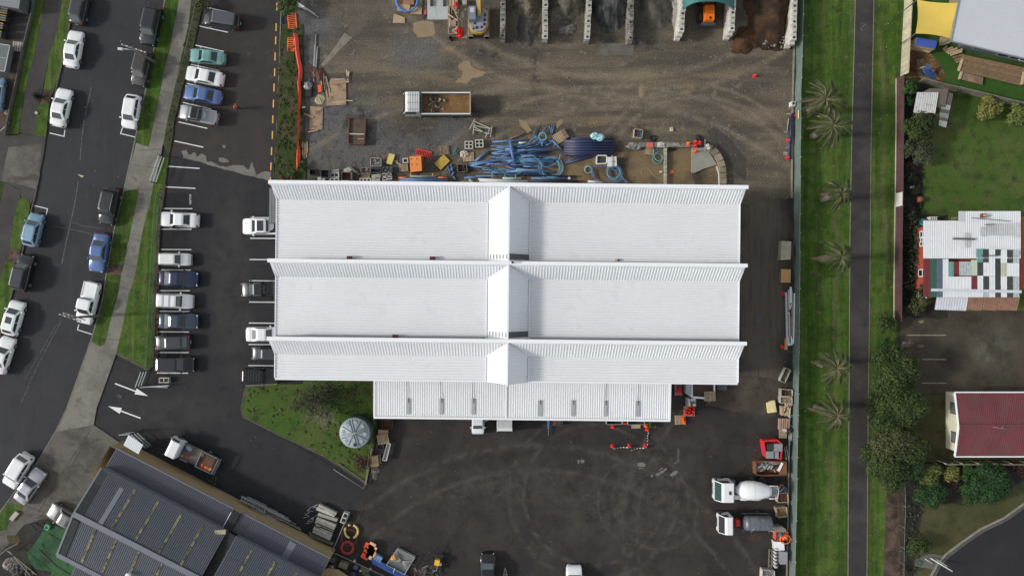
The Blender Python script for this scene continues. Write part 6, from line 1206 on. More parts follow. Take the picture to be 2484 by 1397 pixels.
def coil(name,label,k,u,v,R0,r,turns,mat,z=.05,arc=1.0,cat='hose',seed=0,wob=.12,group=None,oval=1.0,start=0.0):
    rnd=random.Random(seed);n=int(26*turns*arc);pts=[]
    for i in range(n+1):
        th=start+2*math.pi*turns*arc*i/n;rr=R0*(1+wob*math.sin(th*.83+seed)+wob*.8*math.sin(th*.37+2*seed)+rnd.uniform(-.012,.012));pts.append((rr*math.cos(th)+R0*wob*math.sin(th*.21),rr*oval*math.sin(th)+R0*wob*math.cos(th*.17),z+r+.02*(i/26)+.02*math.sin(th*1.7)))
    b=MB();b.tube(pts,r,6);return solo(b,name,mat,label,cat,W(*k(u,v)),0,group)
def hose(name,label,k,pts,r,mat,z=.05,cat='hose',group=None):
    P0=[W(*k(*p),z) for p in pts];out=[]
    for i in range(len(P0)-1):
        p0,p1,p2,p3=P0[max(i-1,0)],P0[i],P0[i+1],P0[min(i+2,len(P0)-1)]
        for j in range(6):t_=j/6;out.append(.5*((2*p1)+(p2-p0)*t_+(2*p0-5*p1+4*p2-p3)*t_*t_+(3*p1-p0-3*p2+p3)*t_**3))
    out.append(P0[-1]);m=out[len(out)//2].copy();b=MB();b.tube([o-m for o in out],r,6);return solo(b,name,mat,label,cat,m,0,group)
def cone(label,k,u,v,h=.72,mat=m_redp,z=0.0,base=None,group='traffic cones'):
    t=thing('traffic_cone',label,'traffic cone',W(*k(u,v),z),random.uniform(-.4,.4),group)
    b=MB();b.box((0,0,.03),(.46,.46,.06),0,.95);b.build('base',base or mat,t);b=MB();b.cyl((0,0),.17,.06,h,12,.035);bd=b.build('cone_body',mat,t);b=MB();b.cyl((0,0),.125,h*.38,h*.58,12,.09);b.build('white_band',m_plate,bd);return t
def crate(name,label,cat,k,quad,h,wall,fill=None,fillz=.6,wt=.06,z=0.0,group=None,fillname='contents',lump=0.0,seed=1):
    """open-topped bin from the corners seen from above"""
    c=[W(*k(*p),h+z) for p in quad];m=sum(c,Vector())/len(c);m.z=z;t=thing(name,label,cat,m,0,group);n=len(c)
    for i in range(n):
        p,q=c[i]-m,c[(i+1) % n]-m;d=(q-p).normalized();b=MB();e=d*wt/2;b.beam(Vector((p.x,p.y,h/2))+e,Vector((q.x,q.y,h/2))-e,wt,h);b.build('side',wall,t)
    inner=[(p.x-m.x,p.y-m.y) for p in c];b=MB();b.prism([(x*.97,y*.97) for x,y in inner],.02,.05);b.build('floor',wall,t)
    if fill:
        rnd=random.Random(seed);b=MB();nn=9;vs=[]
        for j in range(nn):
            for i in range(nn):
                u,v=.04+.92*i/(nn-1),.04+.92*j/(nn-1);p=(c[0].lerp(c[1],u)).lerp(c[-1].lerp(c[2],u),v)-m;vs.append((p.x*.96,p.y*.96,h*fillz+rnd.uniform(-1,1)*lump))
        b.add(vs,[(j*nn+i,j*nn+i+1,(j+1)*nn+i+1,(j+1)*nn+i) for j in range(nn-1) for i in range(nn-1)]);b.build(fillname,fill,t)
    return t
def block(name,label,cat,k,quad,h,mat,top=None,z=0.0,group=None,inset=.0):
    """closed box whose lid is outlined in the photograph"""
    c=[W(*k(*p),h+z) for p in quad];m=sum(c,Vector())/len(c);m.z=z;t=thing(name,label,cat,m,0,group);q=[(p.x-m.x,p.y-m.y) for p in c]
    b=MB();b.prism([(x*.97,y*.97) for x,y in q],.0,h-.06,True);b.build('body',mat,t);b=MB();b.prism(q,h-.055,h,True);b.build('lid',top or mat,t);return t
def holed(label,k,u,v,rz,lx=1.0,ly=.55,h=.4,mat=m_wht,n=2,group='precast pits',z=0.0):
    """precast concrete unit with square openings"""
    t=thing('precast_unit',label,'concrete unit',W(*k(u,v),h+z)-Vector((0,0,h)),rz,group);t.location.z=z;w=.11
    for y in (-ly/2,ly/2):b=MB();b.box((0,y,h/2),(lx+w,w,h));b.build('long_wall',mat,t)
    for i in range(n+1):b=MB();b.box((-lx/2+lx*i/n,0,h/2),(w,ly-w-.004,h));b.build('cross_wall',mat,t)
    b=MB();b.box((0,0,.03),(lx-.01,ly-.01,.04));b.build('base',m_blkd,t);return t
def barrier(label,k,p,q,lay=False,mat=m_ora,wd=.95):
    """plastic pedestrian barrier with upright slots"""
    a,c=W(*k(*p)),W(*k(*q));m=(a+c)/2;L=(c-a).length;t=thing('plastic_barrier',label,'barrier',(m.x,m.y,0),math.atan2(c.y-a.y,c.x-a.x),'orange plastic barriers')
    z=.14
    for y in (-wd/2,wd/2):b=MB();b.box((0,y,z),(L,.12,.08));b.build('rail',mat,t)
    n=max(5,int(L/.2))
    for i in range(n+1):b=MB();b.box((-L/2+L*i/n,0,z),(.07,wd-.13,.05));b.build('slat',mat,t)
    for x in (-L/2+.15,L/2-.15):b=MB();b.box((x,0,.06),(.2,wd*.7,.10));b.build('foot',m_plast,t)
    return t

# ---------------------------------------------------------------- storage bays along the top edge
def bay_wall(label,px0,px1,py0,py1,rows,mat,pale=None):
    """wall of stacked interlocking blocks running north-south; px0 top end, px1 bottom end (pixel x of the wall crest)"""
    zt=rows*.6;a,c=W(px0,py0,zt),W(px1,py1,zt);a.z=c.z=0;d=(a-c).normalized();L=(a-c).length;t=thing('block_wall',label,'block wall',c,math.atan2(d.y,d.x),'storage bay walls');n=round(L/.62)
    for r in range(rows):
        off=.31*(r % 2)
        for i in range(n):
            x=i*.62+.31+off;b=MB();b.box((x,random.uniform(-.03,.03),r*.6+.295),(.60,.62,.58),0,.98);o=b.build('concrete_block',mat if (r < rows-1 or not pale) else pale,t)
            if r == rows-1:
                b=MB();b.box((x,0,rows*.6+.03),(.26,.26,.10),0,.8);b.build('lifting_stud',m_blkd if (i % 3) else m_plast,o)
    return t
bay_wall('speckled block wall right of the excavator bay',1220,1219,-60,93,3,m_blkd);bay_wall('speckled block wall between two gravel bays, second from the excavator',1324,1322,-60,95,3,m_blkd,m_blk);bay_wall('block wall between a gravel bay and the dark grit bay',1434,1424,-60,96,3,m_blkd,m_blk);bay_wall('block wall right of the dark grit bay',1533,1529,-60,98,3,m_blkd)
bay_wall('pale block wall on the left side of the green dome shelter',1663,1652,-60,84,4,m_wht);bay_wall('pale block wall on the right side of the green dome shelter',1782,1775,-60,82,4,m_wht);bay_wall('tall pale block wall between the soil heap and the windbreak fence',1929,1926,-60,104,4,m_wht)
def mound(label,name,cat,px,py,rx,ry,h,mat,seed,cut=None):
    rnd=random.Random(seed);p=W(px,py,0);n=30;vs=[];ph=[(rnd.uniform(.5,2.4),rnd.uniform(.5,2.4),rnd.uniform(0,6.3)) for _ in range(8)]
    for j in range(n+1):
        for i in range(n+1):
            u,v=i/n*2-1,j/n*2-1;x,y=u*rx/PPM,v*ry/PPM;th=math.atan2(v,u);q=math.sqrt(u*u+v*v)*(1.12+.16*math.sin(2*th+seed)+.12*math.sin(3*th+2*seed)+.08*math.sin(7*th+seed));k=max(0,1-q ** 1.4);nz=sum(math.sin(a*x+c*y+s) for a,c,s in ph)/8
            z=h*k*(1+.5*nz)+(.10*nz+rnd.uniform(-.06,.06))*(k > 0.02);vs.append((x+rnd.uniform(-.05,.05),y+rnd.uniform(-.05,.05),max(-.03,z) if k > .01 else -.03))
    b=MB();b.add(vs,[(j*(n+1)+i,j*(n+1)+i+1,(j+1)*(n+1)+i+1,(j+1)*(n+1)+i) for j in range(n) for i in range(n)],True);return tag(b.build(name,mat,None,(p.x,p.y,0)),label,cat,'material heaps in the storage bays')
m_grav=G('brown_gravel',(.115,.098,.072),[((.19,.165,.12),1.2,.46,.6,.8,{}),((.045,.04,.032),.8,.48,.62,.8,{})],fine=(3.2,.5),fine2=(9,.45),bump=1.0);m_grit=G('dark_grit',(.055,.055,.054),[((.14,.14,.135),.9,.48,.6,.8,{'st':(2.2,.5),'rot':.35}),((.026,.026,.026),.5,.46,.6,.8,{})],fine=(6,.35),fine2=(20,.25),bump=.5)
m_fines=G('grey_fines',(.105,.095,.078),[((.05,.047,.042),.5,.42,.56,.85,{})],fine=(8,.2),fine2=(20,.2));m_top=G('dark_topsoil',(.038,.022,.013),[((.072,.034,.015),.5,.46,.62,.8,{}),((.018,.012,.009),.6,.48,.6,.8,{})],fine=(4,.4),fine2=(14,.4),bump=.9)
mound('brown gravel heap in the bay right of the excavator','gravel_heap','gravel',1272,-12,50,60,1.7,m_grav,1);mound('smooth grey-brown fines spread at the mouth of the first gravel bay','fines_heap','fines',1280,72,34,42,.55,m_fines,2);mound('coarse brown gravel heap in the second gravel bay','gravel_heap','gravel',1378,-8,52,74,1.6,m_grav,3);mound('small grey gravel pile at the mouth of the second gravel bay','gravel_pile','gravel',1377,73,22,15,.45,P('grey_gravel',(.20,.18,.155),.9,var=.4,scale=2,fine=(5,.4)),4)
mound('dark grit heap filling the third bay','grit_heap','grit',1478,12,50,82,1.5,m_grit,5);mound('grey grit remnant against the wall of the fourth bay','grit_heap','grit',1590,20,46,62,.8,m_fines,6);mound('grey dust slope at the left outside of the shelter wall','dust_heap','dust',1640,40,14,50,.7,P('pale_dust',(.24,.23,.20),.9,var=.2),7)
mound('large dark brown topsoil heap beside the tall pale wall','soil_heap','soil',1868,14,82,98,2.5,m_top,8);mound('orange-brown clay spill in front of the topsoil heap','clay_spill','clay',1812,98,44,36,.7,G('clay',(.075,.036,.016),[((.03,.018,.01),.7,.44,.6,.8,{})],fine=(5,.4),fine2=(16,.35)),9);mound('dark rubble-strewn soil toe at the right of the heap','soil_toe','soil',1888,104,44,26,.5,m_top,10)
r_=random.Random(9)
for i in range(34):q=W(*A6(r_.gauss(560,75),r_.gauss(415,32)),.4);chunk('rubble_piece',q.x,q.y,.42,r_.uniform(.07,.2),m_rub,'pale rubble piece in the scatter at the foot of the soil heap','rubble by the soil heap')
# green dome shelter
t=thing('dome_shelter','teal green fabric dome shelter over the orange loader','shelter');b=MB();vs=[];n=16
for k,py in enumerate((16,2,-30,-70)):
    for i in range(n+1):a=math.pi*i/n;px=1719-62*math.cos(a);z=2.5+2.3*math.sin(a);q=W(px,py+(12 if (k == 0 and 0 < i < n) else 0)*(abs(math.cos(a)) ** 3)-(13*math.sin(a) if k == 0 else 0),z);vs.append(q)
b.add(vs,[(k*(n+1)+i,(k+1)*(n+1)+i,(k+1)*(n+1)+i+1,k*(n+1)+i+1) for k in range(3) for i in range(n)],True);b.build('fabric_cover',P('teal_tarpaulin',(.035,.15,.135),.6,var=.12),t)
b=MB();b.tube([v for v in vs[:n+1]],.06,6);b.build('front_hoop',P('teal_tarpaulin',(0,0,0)),t)
# timber, ply and coil corner by the excavator
coil('pipe_coil','thick coil of bright blue pipe on plywood at the top edge',E7,240,60,1.28,.075,6,P('bright_blue_pipe',(.05,.19,.50),.4,var=.1),.35,seed=2,wob=.02,cat='pipe coil')
for i,(qd,z,lab,mt) in enumerate([([(30,80),(300,105),(280,250),(30,230)],.30,'clean plywood sheet under the blue pipe coil',m_ply),([(300,150),(540,165),(535,305),(300,290)],.22,'plywood offcut right of the blue pipe coil',m_ply),([(-40,290),(190,370),(185,490),(-60,480)],.12,'pale plywood sheet on the ground left of the blue pipe coil',m_ply),([(40,-60),(380,-60),(380,100),(60,90)],.24,'reddish plywood sheet inside the blue pipe coil',P('reddish_ply',(.30,.15,.08),.85,var=.2))]):
    pts=[W(*E7(*p),z) for p in qd];b=MB();m=sum(pts,Vector())/4;b.prism([(p.x-m.x,p.y-m.y) for p in pts],-.04-.1*(z > .15),0,True);solo(b,'plywood_sheet',mt,lab,'plywood',m)
for i,(qd,lab) in enumerate([([(655,-20),(785,-20),(880,410),(655,405)],'left pale grey concrete slab at the top edge'),([(788,-20),(1085,-20),(1085,405),(884,412)],'right pale grey concrete slab at the top edge')]):
    pts=[W(*E7(*p),.35) for p in qd];b=MB();m=sum(pts,Vector())/4;b.prism([(p.x-m.x,p.y-m.y) for p in pts],-.35,0,True);solo(b,'concrete_slab',P('blue_grey_concrete',(.40,.42,.41),.85,var=.12,scale=1,dirt=((.25,.25,.23),1.4,.58,.6)),lab,'slab',m,0,'slabs at the top edge')
for i,(p,q,lab) in enumerate([((740,-30),(740,130),'left dark bolster timber on the concrete slabs'),((1010,-30),(1010,130),'right dark bolster timber on the concrete slabs')]):plank(lab,E7,p,q,.28,P('dark_timber',(0,0,0)),.5,.25)
for i in range(4):plank(f'{ORD[i]} dark plank from the left in the gap beside the concrete slabs',E7,(570+i*24,-40),(565+i*24,400-i*40),.14,P('gap_timber',(.085,.07,.055),.9,var=.3,rnd=.3),.10+.03*i)
rod('gas_bottle','red gas bottle lying beside the concrete slabs','gas bottle',E7,(625,205),(618,310),.13,P('pink_red_paint',(.62,.06,.07),.5),hollow=False)
r_=random.Random(31)
for i in range(9):plank(f'{ORD[i]} long pale timber length from the left in the rack right of the slabs',E7,(1090+i*24+r_.uniform(-6,6),-40),(1105+i*20+r_.uniform(-15,15),190+r_.uniform(-30,70)),.11,m_pine,.35+.04*(i % 3),group='timber rack by the excavator')
t=thing('timber_rack','weathered timber rack frame full of offcuts left of the excavator','rack',W(*E7(1200,400)))
for p,q,w in [((1110,180),(1095,720),.16),((1300,200),(1300,600),.16),((1130,540),(1300,560),.14),((1110,715),(1270,700),.14),((1160,170),(1165,310),.14)]:
    b=MB();b.beam(W(*E7(*p),.5)-t.location,W(*E7(*q),.5)-t.location,w,.14);b.build('rail',m_oldw,t);b=MB();x=W(*E7(*p))-t.location;b.box((x.x,x.y,.24),(.1,.1,.46));b.build('leg',m_oldw,t)
for i,(p,q,w) in enumerate([((1090,300),(1290,440),.15),((1180,180),(1290,290),.13),((1190,640),(1290,570),.16),((1165,655),(1250,620),.13),((1200,665),(1270,700),.14),((1130,380),(1120,560),.12),((1210,360),(1210,480),.12),((1150,440),(1250,440),.10),((1150,470),(1250,470),.10),((1150,500),(1250,500),.10),((1150,528),(1250,528),.10),((1225,250),(1295,400),.12)]):
    plank('pale offcut lying across the timber rack beside the excavator',E7,p,q,w,m_wood,.62+.02*(i % 3),group='timber rack by the excavator')
t=thing('fallen_umbrella','crumpled bright red sheet beside the timber rack','red sheet',W(*E7(1325,685)));b=heap(8,8,1.1,1.4,.0,.5,4);b.build('folded_cloth',P('bright_red_cloth',(.72,.015,.015),.6,var=.2,scale=5),t);b=MB();b.beam((-.2,.3,.25),(.9,.25,.1),.05,.05);b.build('stick',m_oldw,t)
t=thing('fallen_umbrella','small red bag on the timber at the top edge','red bag',W(*E7(1265,105),.5));b=heap(6,6,.5,.8,0,.35,5);b.build('folded_cloth',P('bright_red_cloth',(0,0,0)),t);b=MB();b.beam((-.1,.2,.2),(.2,-.2,.3),.08,.06);b.build('strap',m_plast,t)
crate('wire_cage','small black square frame at the foot of the timber rack','frame',E7,[(1095,790),(1145,750),(1195,800),(1150,840)],.4,m_plast);block('concrete_box','grey concrete block at the top edge by the excavator','concrete block',E7,[(1370,-10),(1475,-10),(1475,95),(1385,95)],.6,m_blk)
slab('concrete_hardstand',crop_pts(E7,[(1320,110),(1470,100),(1490,580),(1480,800),(1320,800),(1320,560)]),P('dusty_hardstand',(.20,.18,.145),.9,var=.25,fine=(6,.25)),.02)
for u,v,w in [(1120,300,.5)]:pass
# ---------------------------------------------------------------- orange netting, barriers, junk on the left of the upper yard
t=thing('safety_netting','long sagging orange-red safety netting along the weedy strip','netting');pts=[A3(155,345),A3(165,430),A3(180,560),A3(195,680),A3(198,760),A3(188,800),A3(192,900),A3(190,1020),A3(194,1150),A3(186,1250),A3(182,1397),B3(180,360),B3(175,420),B3(185,530)]
m_net=P('orange_netting',(.85,.10,.03),.6,var=.25,scale=1.2,trans=.12);m_net2=P('pinkish_netting',(.85,.085,.075),.6,var=.2,trans=.12);rn=random.Random(4);pw=polyl([W(*p) for p in pts],.7);wd=[.09+.17*max(0,math.sin(i*.11+1.2)) ** 2+(.16 if .82 < i/len(pw) < .97 else 0) for i in range(len(pw))];nw=len(pw)-1
for j,(i0,i1) in enumerate([(round(nw*a),round(nw*c)) for a,c in ((0,.27),(.27,.48),(.48,.66),(.66,.8),(.8,1))]):
    b=MB();vs=[]
    for i in range(i0,i1+1):p=pw[i];z=.9-.45*abs(math.sin(i*.21));w_=wd[i];x=.06*math.sin(i*1.3);vs += [(p.x-w_+x,p.y,z*.35),(p.x+x*.5,p.y,z+.12),(p.x+w_+x,p.y,z*.5)]
    b.add(vs,[q for i in range(i1-i0) for q in ((3*i,3*i+3,3*i+4,3*i+1),(3*i+1,3*i+4,3*i+5,3*i+2))]);b.build('net_length',m_net2 if j in (0,1,3) else m_net,t)
for i in range(0,len(pw),7):p=pw[i];b=MB();b.box((p.x+.1,p.y,.55),(.05,.05,1.1));b.build('stake',m_oldw,t)
barrier('solid orange plastic barrier lying at the top of the weedy strip',A3,(110,140),(125,280));barrier('pinkish-orange plastic barrier lying in the weeds below the first',A3,(108,375),(106,500),wd=.75);barrier('red-orange plastic barrier lying by the pallets near the orange bin',B3,(1320,355),(1460,390),mat=m_redp,wd=.7)
for p,q,lab in [((345,335),(325,790),'longest galvanised pipe leaning by the steel junk'),((335,430),(318,740),'short galvanised pipe left of the longest one'),((360,455),(345,660),'short galvanised pipe right of the longest one')]:rod('steel_pipe',lab,'pipe',A3,p,q,.07,m_gpip,.12,'galvanised pipes')
for p,q in [((140,20),(370,170)),((150,12),(340,140)),((160,30),(330,135)),((175,60),(300,120))]:rod('steel_rod','silvery rod in the bundle below the weedy bush','rod',A3,p,q,.05,P('silver_rod',(.45,.47,.49),.4,.5),.1,'rods below the weedy bush',False)
t=thing('scrap_generator','heap of silver machine scrap on a black frame by the netting','machine scrap',W(*A3(275,840)));b=heap(12,11,1.0,1.0,.3,.3,8);b.build('scrap_pile',P('silver_scrap',(.24,.25,.24),.5,.3,var=.8,scale=5),t);b=MB();b.box((0,0,.15),(1.05,1.05,.3));b.box((.25,-.9,.35),(.06,.9,.06));b.box((.42,-.9,.35),(.05,1.0,.05));b.box((.05,-.9,.2),(.7,.8,.1));b.build('frame',m_plast,t)
for i in range(7):rod('steel_offcut','dark steel offcut in the rusty heap above the plywood','offcut',A3,(260+i*14,610+i*9),(290+i*18,790-i*12),.05,m_rst,.10+.03*i,'rusty offcuts',False)
mound('rust-brown soil patch under the steel offcuts','rust_pile','soil',776,187,16,24,.4,m_rst,77);block('tool_crate','small red and yellow crate between the planks and the scrap','crate',A3,[(362,825),(395,822),(398,890),(365,892)],.35,P('red_yellow_crate',(.72,.12,.03),.5,var=.3,scale=8))
for p,q,w,lab in [((390,760),(408,885),.16,'leaning pale plank by the red crate'),((415,715),(440,880),.18,'first long plank left of the big plywood sheet'),((425,760),(455,945),.18,'second long plank left of the big plywood sheet'),((440,740),(480,895),.14,'third long plank left of the big plywood sheet'),((640,680),(655,765),.16,'short plank standing off the top corner of the big plywood'),((665,690),(650,780),.14,'second short plank at the top corner of the big plywood'),((635,795),(665,793),.2,'stub of timber at the right edge of the big plywood'),((640,975),(700,978),.12,'thin batten poking right from the big plywood'),((232,1103),(320,1138),.13,'pale batten left of the small plywood sheet'),((270,1280),(360,1263),.14,'cream batten at the foot of the small plywood sheet')]:plank(lab,A3,p,q,w,m_wood,.2)
for qd,z,lab in [([(490,760),(635,765),(638,1015),(440,1025),(455,900),(475,790)],.14,'large stained plywood sheet on the gravel'),([(288,1030),(412,1038),(405,1257),(280,1258)],.10,'smaller stained plywood sheet near the netting')]:
    pts=[W(*A3(*p),z) for p in qd];b=MB();m=sum(pts,Vector())/len(pts);b.prism([(p.x-m.x,p.y-m.y) for p in pts],-.08,0,True);solo(b,'plywood_sheet',P('stained_ply',(.33,.23,.145),.85,var=.2,scale=1,fine=(6,.15),dirt=((.13,.085,.055),.7,.50,.85)),lab,'plywood',m)
for i,(p,q) in enumerate([((552,950),(635,945)),((500,995),(630,990)),((355,1065),(395,1060)),((325,1210),(388,1205)),((510,780),(620,765)),((520,815),(640,790))]):plank(['upper of two cleats low on the large plywood','lower of two cleats low on the large plywood','upper cleat on the small plywood','lower cleat on the small plywood','batten along the top edge of the large plywood','batten just below the top edge of the large plywood'][i],A3,p,q,.13,m_wood,.19,group='cleats on the plywood')
b=heap(14,14,1.2,1.25,.0,.28,14);solo(b,'wood_offcuts',P('split_offcuts',(.45,.37,.25),.9,var=.6,scale=9),'heap of pale split wood offcuts between the plywood sheets','wood offcuts',W(*A3(382,965)))
b=MB();b.tube([(-.2,0,.1),(.2,.05,.1)],.12,8);solo(b,'foam_roll',m_plate,'small white roll beside the netting','roll',W(*A3(228,1045)),.1)
t=thing('steel_box','open dark steel box part full of mud with a white bar across','steel box',W(*A3(738,1290)));c=[W(*A3(*p),.7) for p in ((665,1140),(825,1150),(812,1397),(655,1397))];c[2]=W(*B3(812,282),.7);c[3]=W(*B3(660,275),.7)
for i in range(4):p,q=c[i]-t.location,c[(i+1) % 4]-t.location;b=MB();b.beam((p.x,p.y,.35),(q.x,q.y,.35),.08,.7);b.build('side',m_rst,t)
b=MB();b.prism([(p.x-t.location.x,p.y-t.location.y) for p in c],.05,.45);b.build('mud_floor',P('brown_mud_floor',(.095,.062,.045),.7,var=.5,scale=1.5),t);p,q=W(*B3(665,180),.6)-t.location,W(*B3(812,184),.6)-t.location;b=MB();b.beam(p,q,.14,.08);b.build('cross_bar',P('cream_bar',(.5,.44,.34),.7),t);p,q=W(*B3(750,228),.5)-t.location,W(*B3(810,230),.5)-t.location;b=MB();b.beam(p,q,.09,.06);b.build('batten',m_wood,t)
for i in range(9):plank(f'{ORD[i]} stake from the left in the bundle beside the netting',B3,(205+i*7,270+r_.uniform(-25,10)),(210+i*6.5,380+r_.uniform(-20,50)),.07,m_pine,.06+.02*(i % 3),group='stakes by the netting')
cone('red cone left of the warehouse north-west corner',B2,1340,420);cone('red cone at the warehouse north-west corner, right of another',B2,1435,408);plank('thin batten leaning at the warehouse north-west corner',B2,(1295,410),(1300,440),.08)
# ---------------------------------------------------------------- goods along the north wall
def bins(lst):
    for nm,lab,cat,qd,h,wall,fill,lump,fz in lst:crate(nm,lab,cat,B3,qd,h,wall,fill,fz,lump=lump,seed=len(lab))
m_scr=P('grey_scrap',(.22,.22,.21),.6,.2,var=.6,scale=8);m_gfill=P('dark_fill',(.035,.034,.032),.8,var=.5,scale=6)
bins([('steel_cage','leftmost black steel cage by the north wall','cage',[(285,525),(380,525),(380,575),(285,575)],.7,m_plast,m_gfill,.1,.5),('steel_cage','black open bin second from the left by the north wall','bin',[(392,528),(472,528),(468,605),(390,600)],.8,m_dkgrey,m_gfill,.1,.4),('steel_bin','open steel bin with a white offcut inside by the north wall','bin',[(595,548),(688,550),(685,632),(592,630)],.9,m_blkd,m_rst,.1,.4),('scrap_bin','pale bin of grey offcuts set above the row by the north wall','bin',[(875,412),(972,415),(975,492),(872,492)],.7,m_blk,m_scr,.15,.8),
      ('scrap_bin','dark slatted bin under the pale offcut bin','bin',[(882,515),(975,515),(975,555),(882,555)],.7,m_dkgrey,m_gfill,.1,.7),('scrap_bin','bin of mixed fittings left in the second row by the north wall','bin',[(780,508),(872,505),(870,565),(782,565)],.8,m_oldw,m_scr,.2,.8),('scrap_bin','bin of broken blocks beside the four-hole precast unit','bin',[(990,500),(1080,498),(1082,552),(992,555)],.7,m_dkgrey,m_scr,.18,.8)])
for u,v,lab,n,lx,ly,rz in [(522,578,'two-hole precast unit under a bundle, left of the open steel bin',2,1.0,.5,.05),(522,630,'two-hole precast unit half hidden by the roof edge at left',2,1.0,.5,0),(820,632,'three-hole precast unit half hidden by the roof edge',3,1.3,.5,0),(1210,438,'single white precast frame left of the orange bin',1,.55,.5,.1)]:holed(lab,B3,u,v,rz,lx,ly,n=n)
for (u,v) in ((1010,608),(1055,600),(1050,578),(1005,583)):holed('small square precast frame in the block of four near the north wall',B3,u,v,.1,.5,.45,n=1,group='four square precast frames')
for u,v,lab,rz in [(535,550,'bundle of pale fittings on the left precast unit',.2),(655,530,'pale angle fitting behind the open steel bin',.4),(400,618,'cream packet at the roof edge, left end of the north wall',.1),(305,628,'flat dark grating at the roof edge by the red cones',0)]:
    b=heap(7,7,1.0,.6,.0,.4,int(u));b.box((0,0,.1),(.9,.5,.2));solo(b,'fitting_bundle',P('pale_fittings',(.42,.41,.37),.7,var=.5,scale=8) if u != 305 else m_gfill,lab,'fittings',W(*B3(u,v)),rz)
plank('grey beam slanting beside the open steel bin',B3,(670,500),(765,575),.22,P('grey_beam',(.17,.155,.13),.9),.25,.2);
for i,(u,v) in enumerate(((905,590),(950,585),(905,628),(945,628))):block('concrete_box',['grey lidded concrete box, upper left of four by the north wall','grey lidded concrete box, upper right of four by the north wall','grey lidded concrete box, lower left of four at the roof edge','grey lidded concrete box, lower right of four at the roof edge'][i],'concrete box',B3,[(u-22,v-18),(u+20,v-18),(u+20,v+18),(u-22,v+18)],.55,m_blk,group='grey concrete boxes')
pallet('brown pallet between the mixed fittings bin and the precast unit',B3,825,580,0,.9);pallet('pallet partly under the yellow road plate',B3,1030,420,.2,.9,m_oldw);pallet('pallet of tangled offcuts left of the orange bin',B3,1195,510,.1,.9);pallet('old pallet above the amber board',B3,1585,340,.15,1.1,m_oldw)
def board(label,k,qd,z,mat,name='board',cat='board',th=.08):
    pts=[W(*k(*p),z) for p in qd];m=sum(pts,Vector())/len(pts);b=MB();b.prism([(p.x-m.x,p.y-m.y) for p in pts],-th,0,True);return solo(b,name,mat,label,cat,m)
board('yellow plastic board leaning on a pallet left of the orange bin',B3,[(1055,368),(1110,382),(1078,478),(1022,465)],.35,P('pale_yellow_board',(.62,.52,.17),.6,var=.1));
t=board('amber ribbed road plate turned like a diamond',B3,[(1580,378),(1642,440),(1552,530),(1490,467)],.22,P('amber_plate',(.50,.33,.05),.55,var=.2,scale=2,dirt=((.28,.18,.04),2.5,.55,.7)),'road_plate','road plate',.16);board('brown board under the amber road plate',B3,[(1585,528),(1640,478),(1650,490),(1600,540)],.06,m_oldw,th=.05)
for p,q in [((1095,443),(1135,447)),((1120,460),(1165,475))]:plank('timber batten beside the yellow board',B3,p,q,.16,m_pine,.1)
t=thing('orange_bin','large orange lidded steel bin north of the warehouse','bin',W(*B3(1310,470)));c=[W(*B3(*p),1.3)-t.location for p in ((1250,400),(1362,392),(1370,538),(1260,550))];b=MB();g0=[(p.x*.98,p.y*.98) for p in c];b.prism(g0,.1,1.2,True);b.build('body',P('dark_orange_steel',(.30,.085,.02),.7,var=.2),t);b=MB();b.prism([(p.x,p.y) for p in c],1.21,1.32,True);b.build('lid',P('salmon_orange',(.82,.27,.07),.55,var=.08),t)
for x,y in ((-.35,.35),(.3,.35),(-.3,-.3),(.3,-.3)):b=MB();b.cyl((x,y),.06,1.32,1.40,8);b.build('lid_bolt',m_rst,t)
b=MB();b.beam((.85,.9,.6),(.75,-.8,.6),.35,.9);b.build('side_chute',P('dark_orange_steel',(0,0,0)),t);b=MB();b.beam((.7,-.85,.15),(.4,-1.05,.1),.08,.08);b.build('drawbar',m_redp,t)
for p,q,r,m,lab in [((1145,605),(1250,602),.09,P('orange_conduit',(.75,.18,.04),.5),'orange conduit length at the roof edge, left'),((1530,602),(1615,606),.09,P('orange_conduit',(0,0,0)),'orange conduit length at the roof edge, right'),((1255,590),(1505,592),.10,m_gpip,'grey pipe resting on the rack at the roof edge'),((1165,618),(1545,615),.13,m_bpip,'blue pipe on the rack at the roof edge, upper'),((1150,634),(1620,630),.14,m_bpip,'blue pipe on the rack at the roof edge, lower')]:rod('rack_pipe',lab,'pipe',B3,p,q,r,m,.5,'pipes racked along the north wall')
for u in (1260,1475):plank('yellow post of the pipe rack at the roof edge',B3,(u,562),(u,590),.10,P('bright_yellow',(0,0,0)),.5,.1)
# ---------------------------------------------------------------- pipes north of the warehouse
t=thing('trestle','pale steel trestle frame lying flat on the gravel','trestle',W(*B4(510,130)))
for p,q in [((445,38),(395,135)),((440,80),(428,185)),((440,60),(600,128)),((440,100),(590,130)),((430,110),(575,185)),((440,140),(600,180)),((600,118),(545,218)),((613,105),(595,215))]:b=MB();b.beam(W(*B4(*p),.25)-t.location,W(*B4(*q),.25)-t.location,.08,.08);b.build('bar',P('pale_steel',(.52,.50,.44),.6,var=.15),t)
holed('left square four-hole precast unit on the gravel',B4,388,287,0,.9,.85,h=.4,n=2);holed('right square four-hole precast unit on a pallet',B4,488,272,.05,.9,.85,h=.6,n=2)
for u,v in ((388,287),(488,272)):plank('cross rib of a four-hole precast unit',B4,(u-36,v),(u+36,v),.10,m_wht,.5 if u > 400 else .38,.1,'precast_rib','concrete rib','precast ribs')
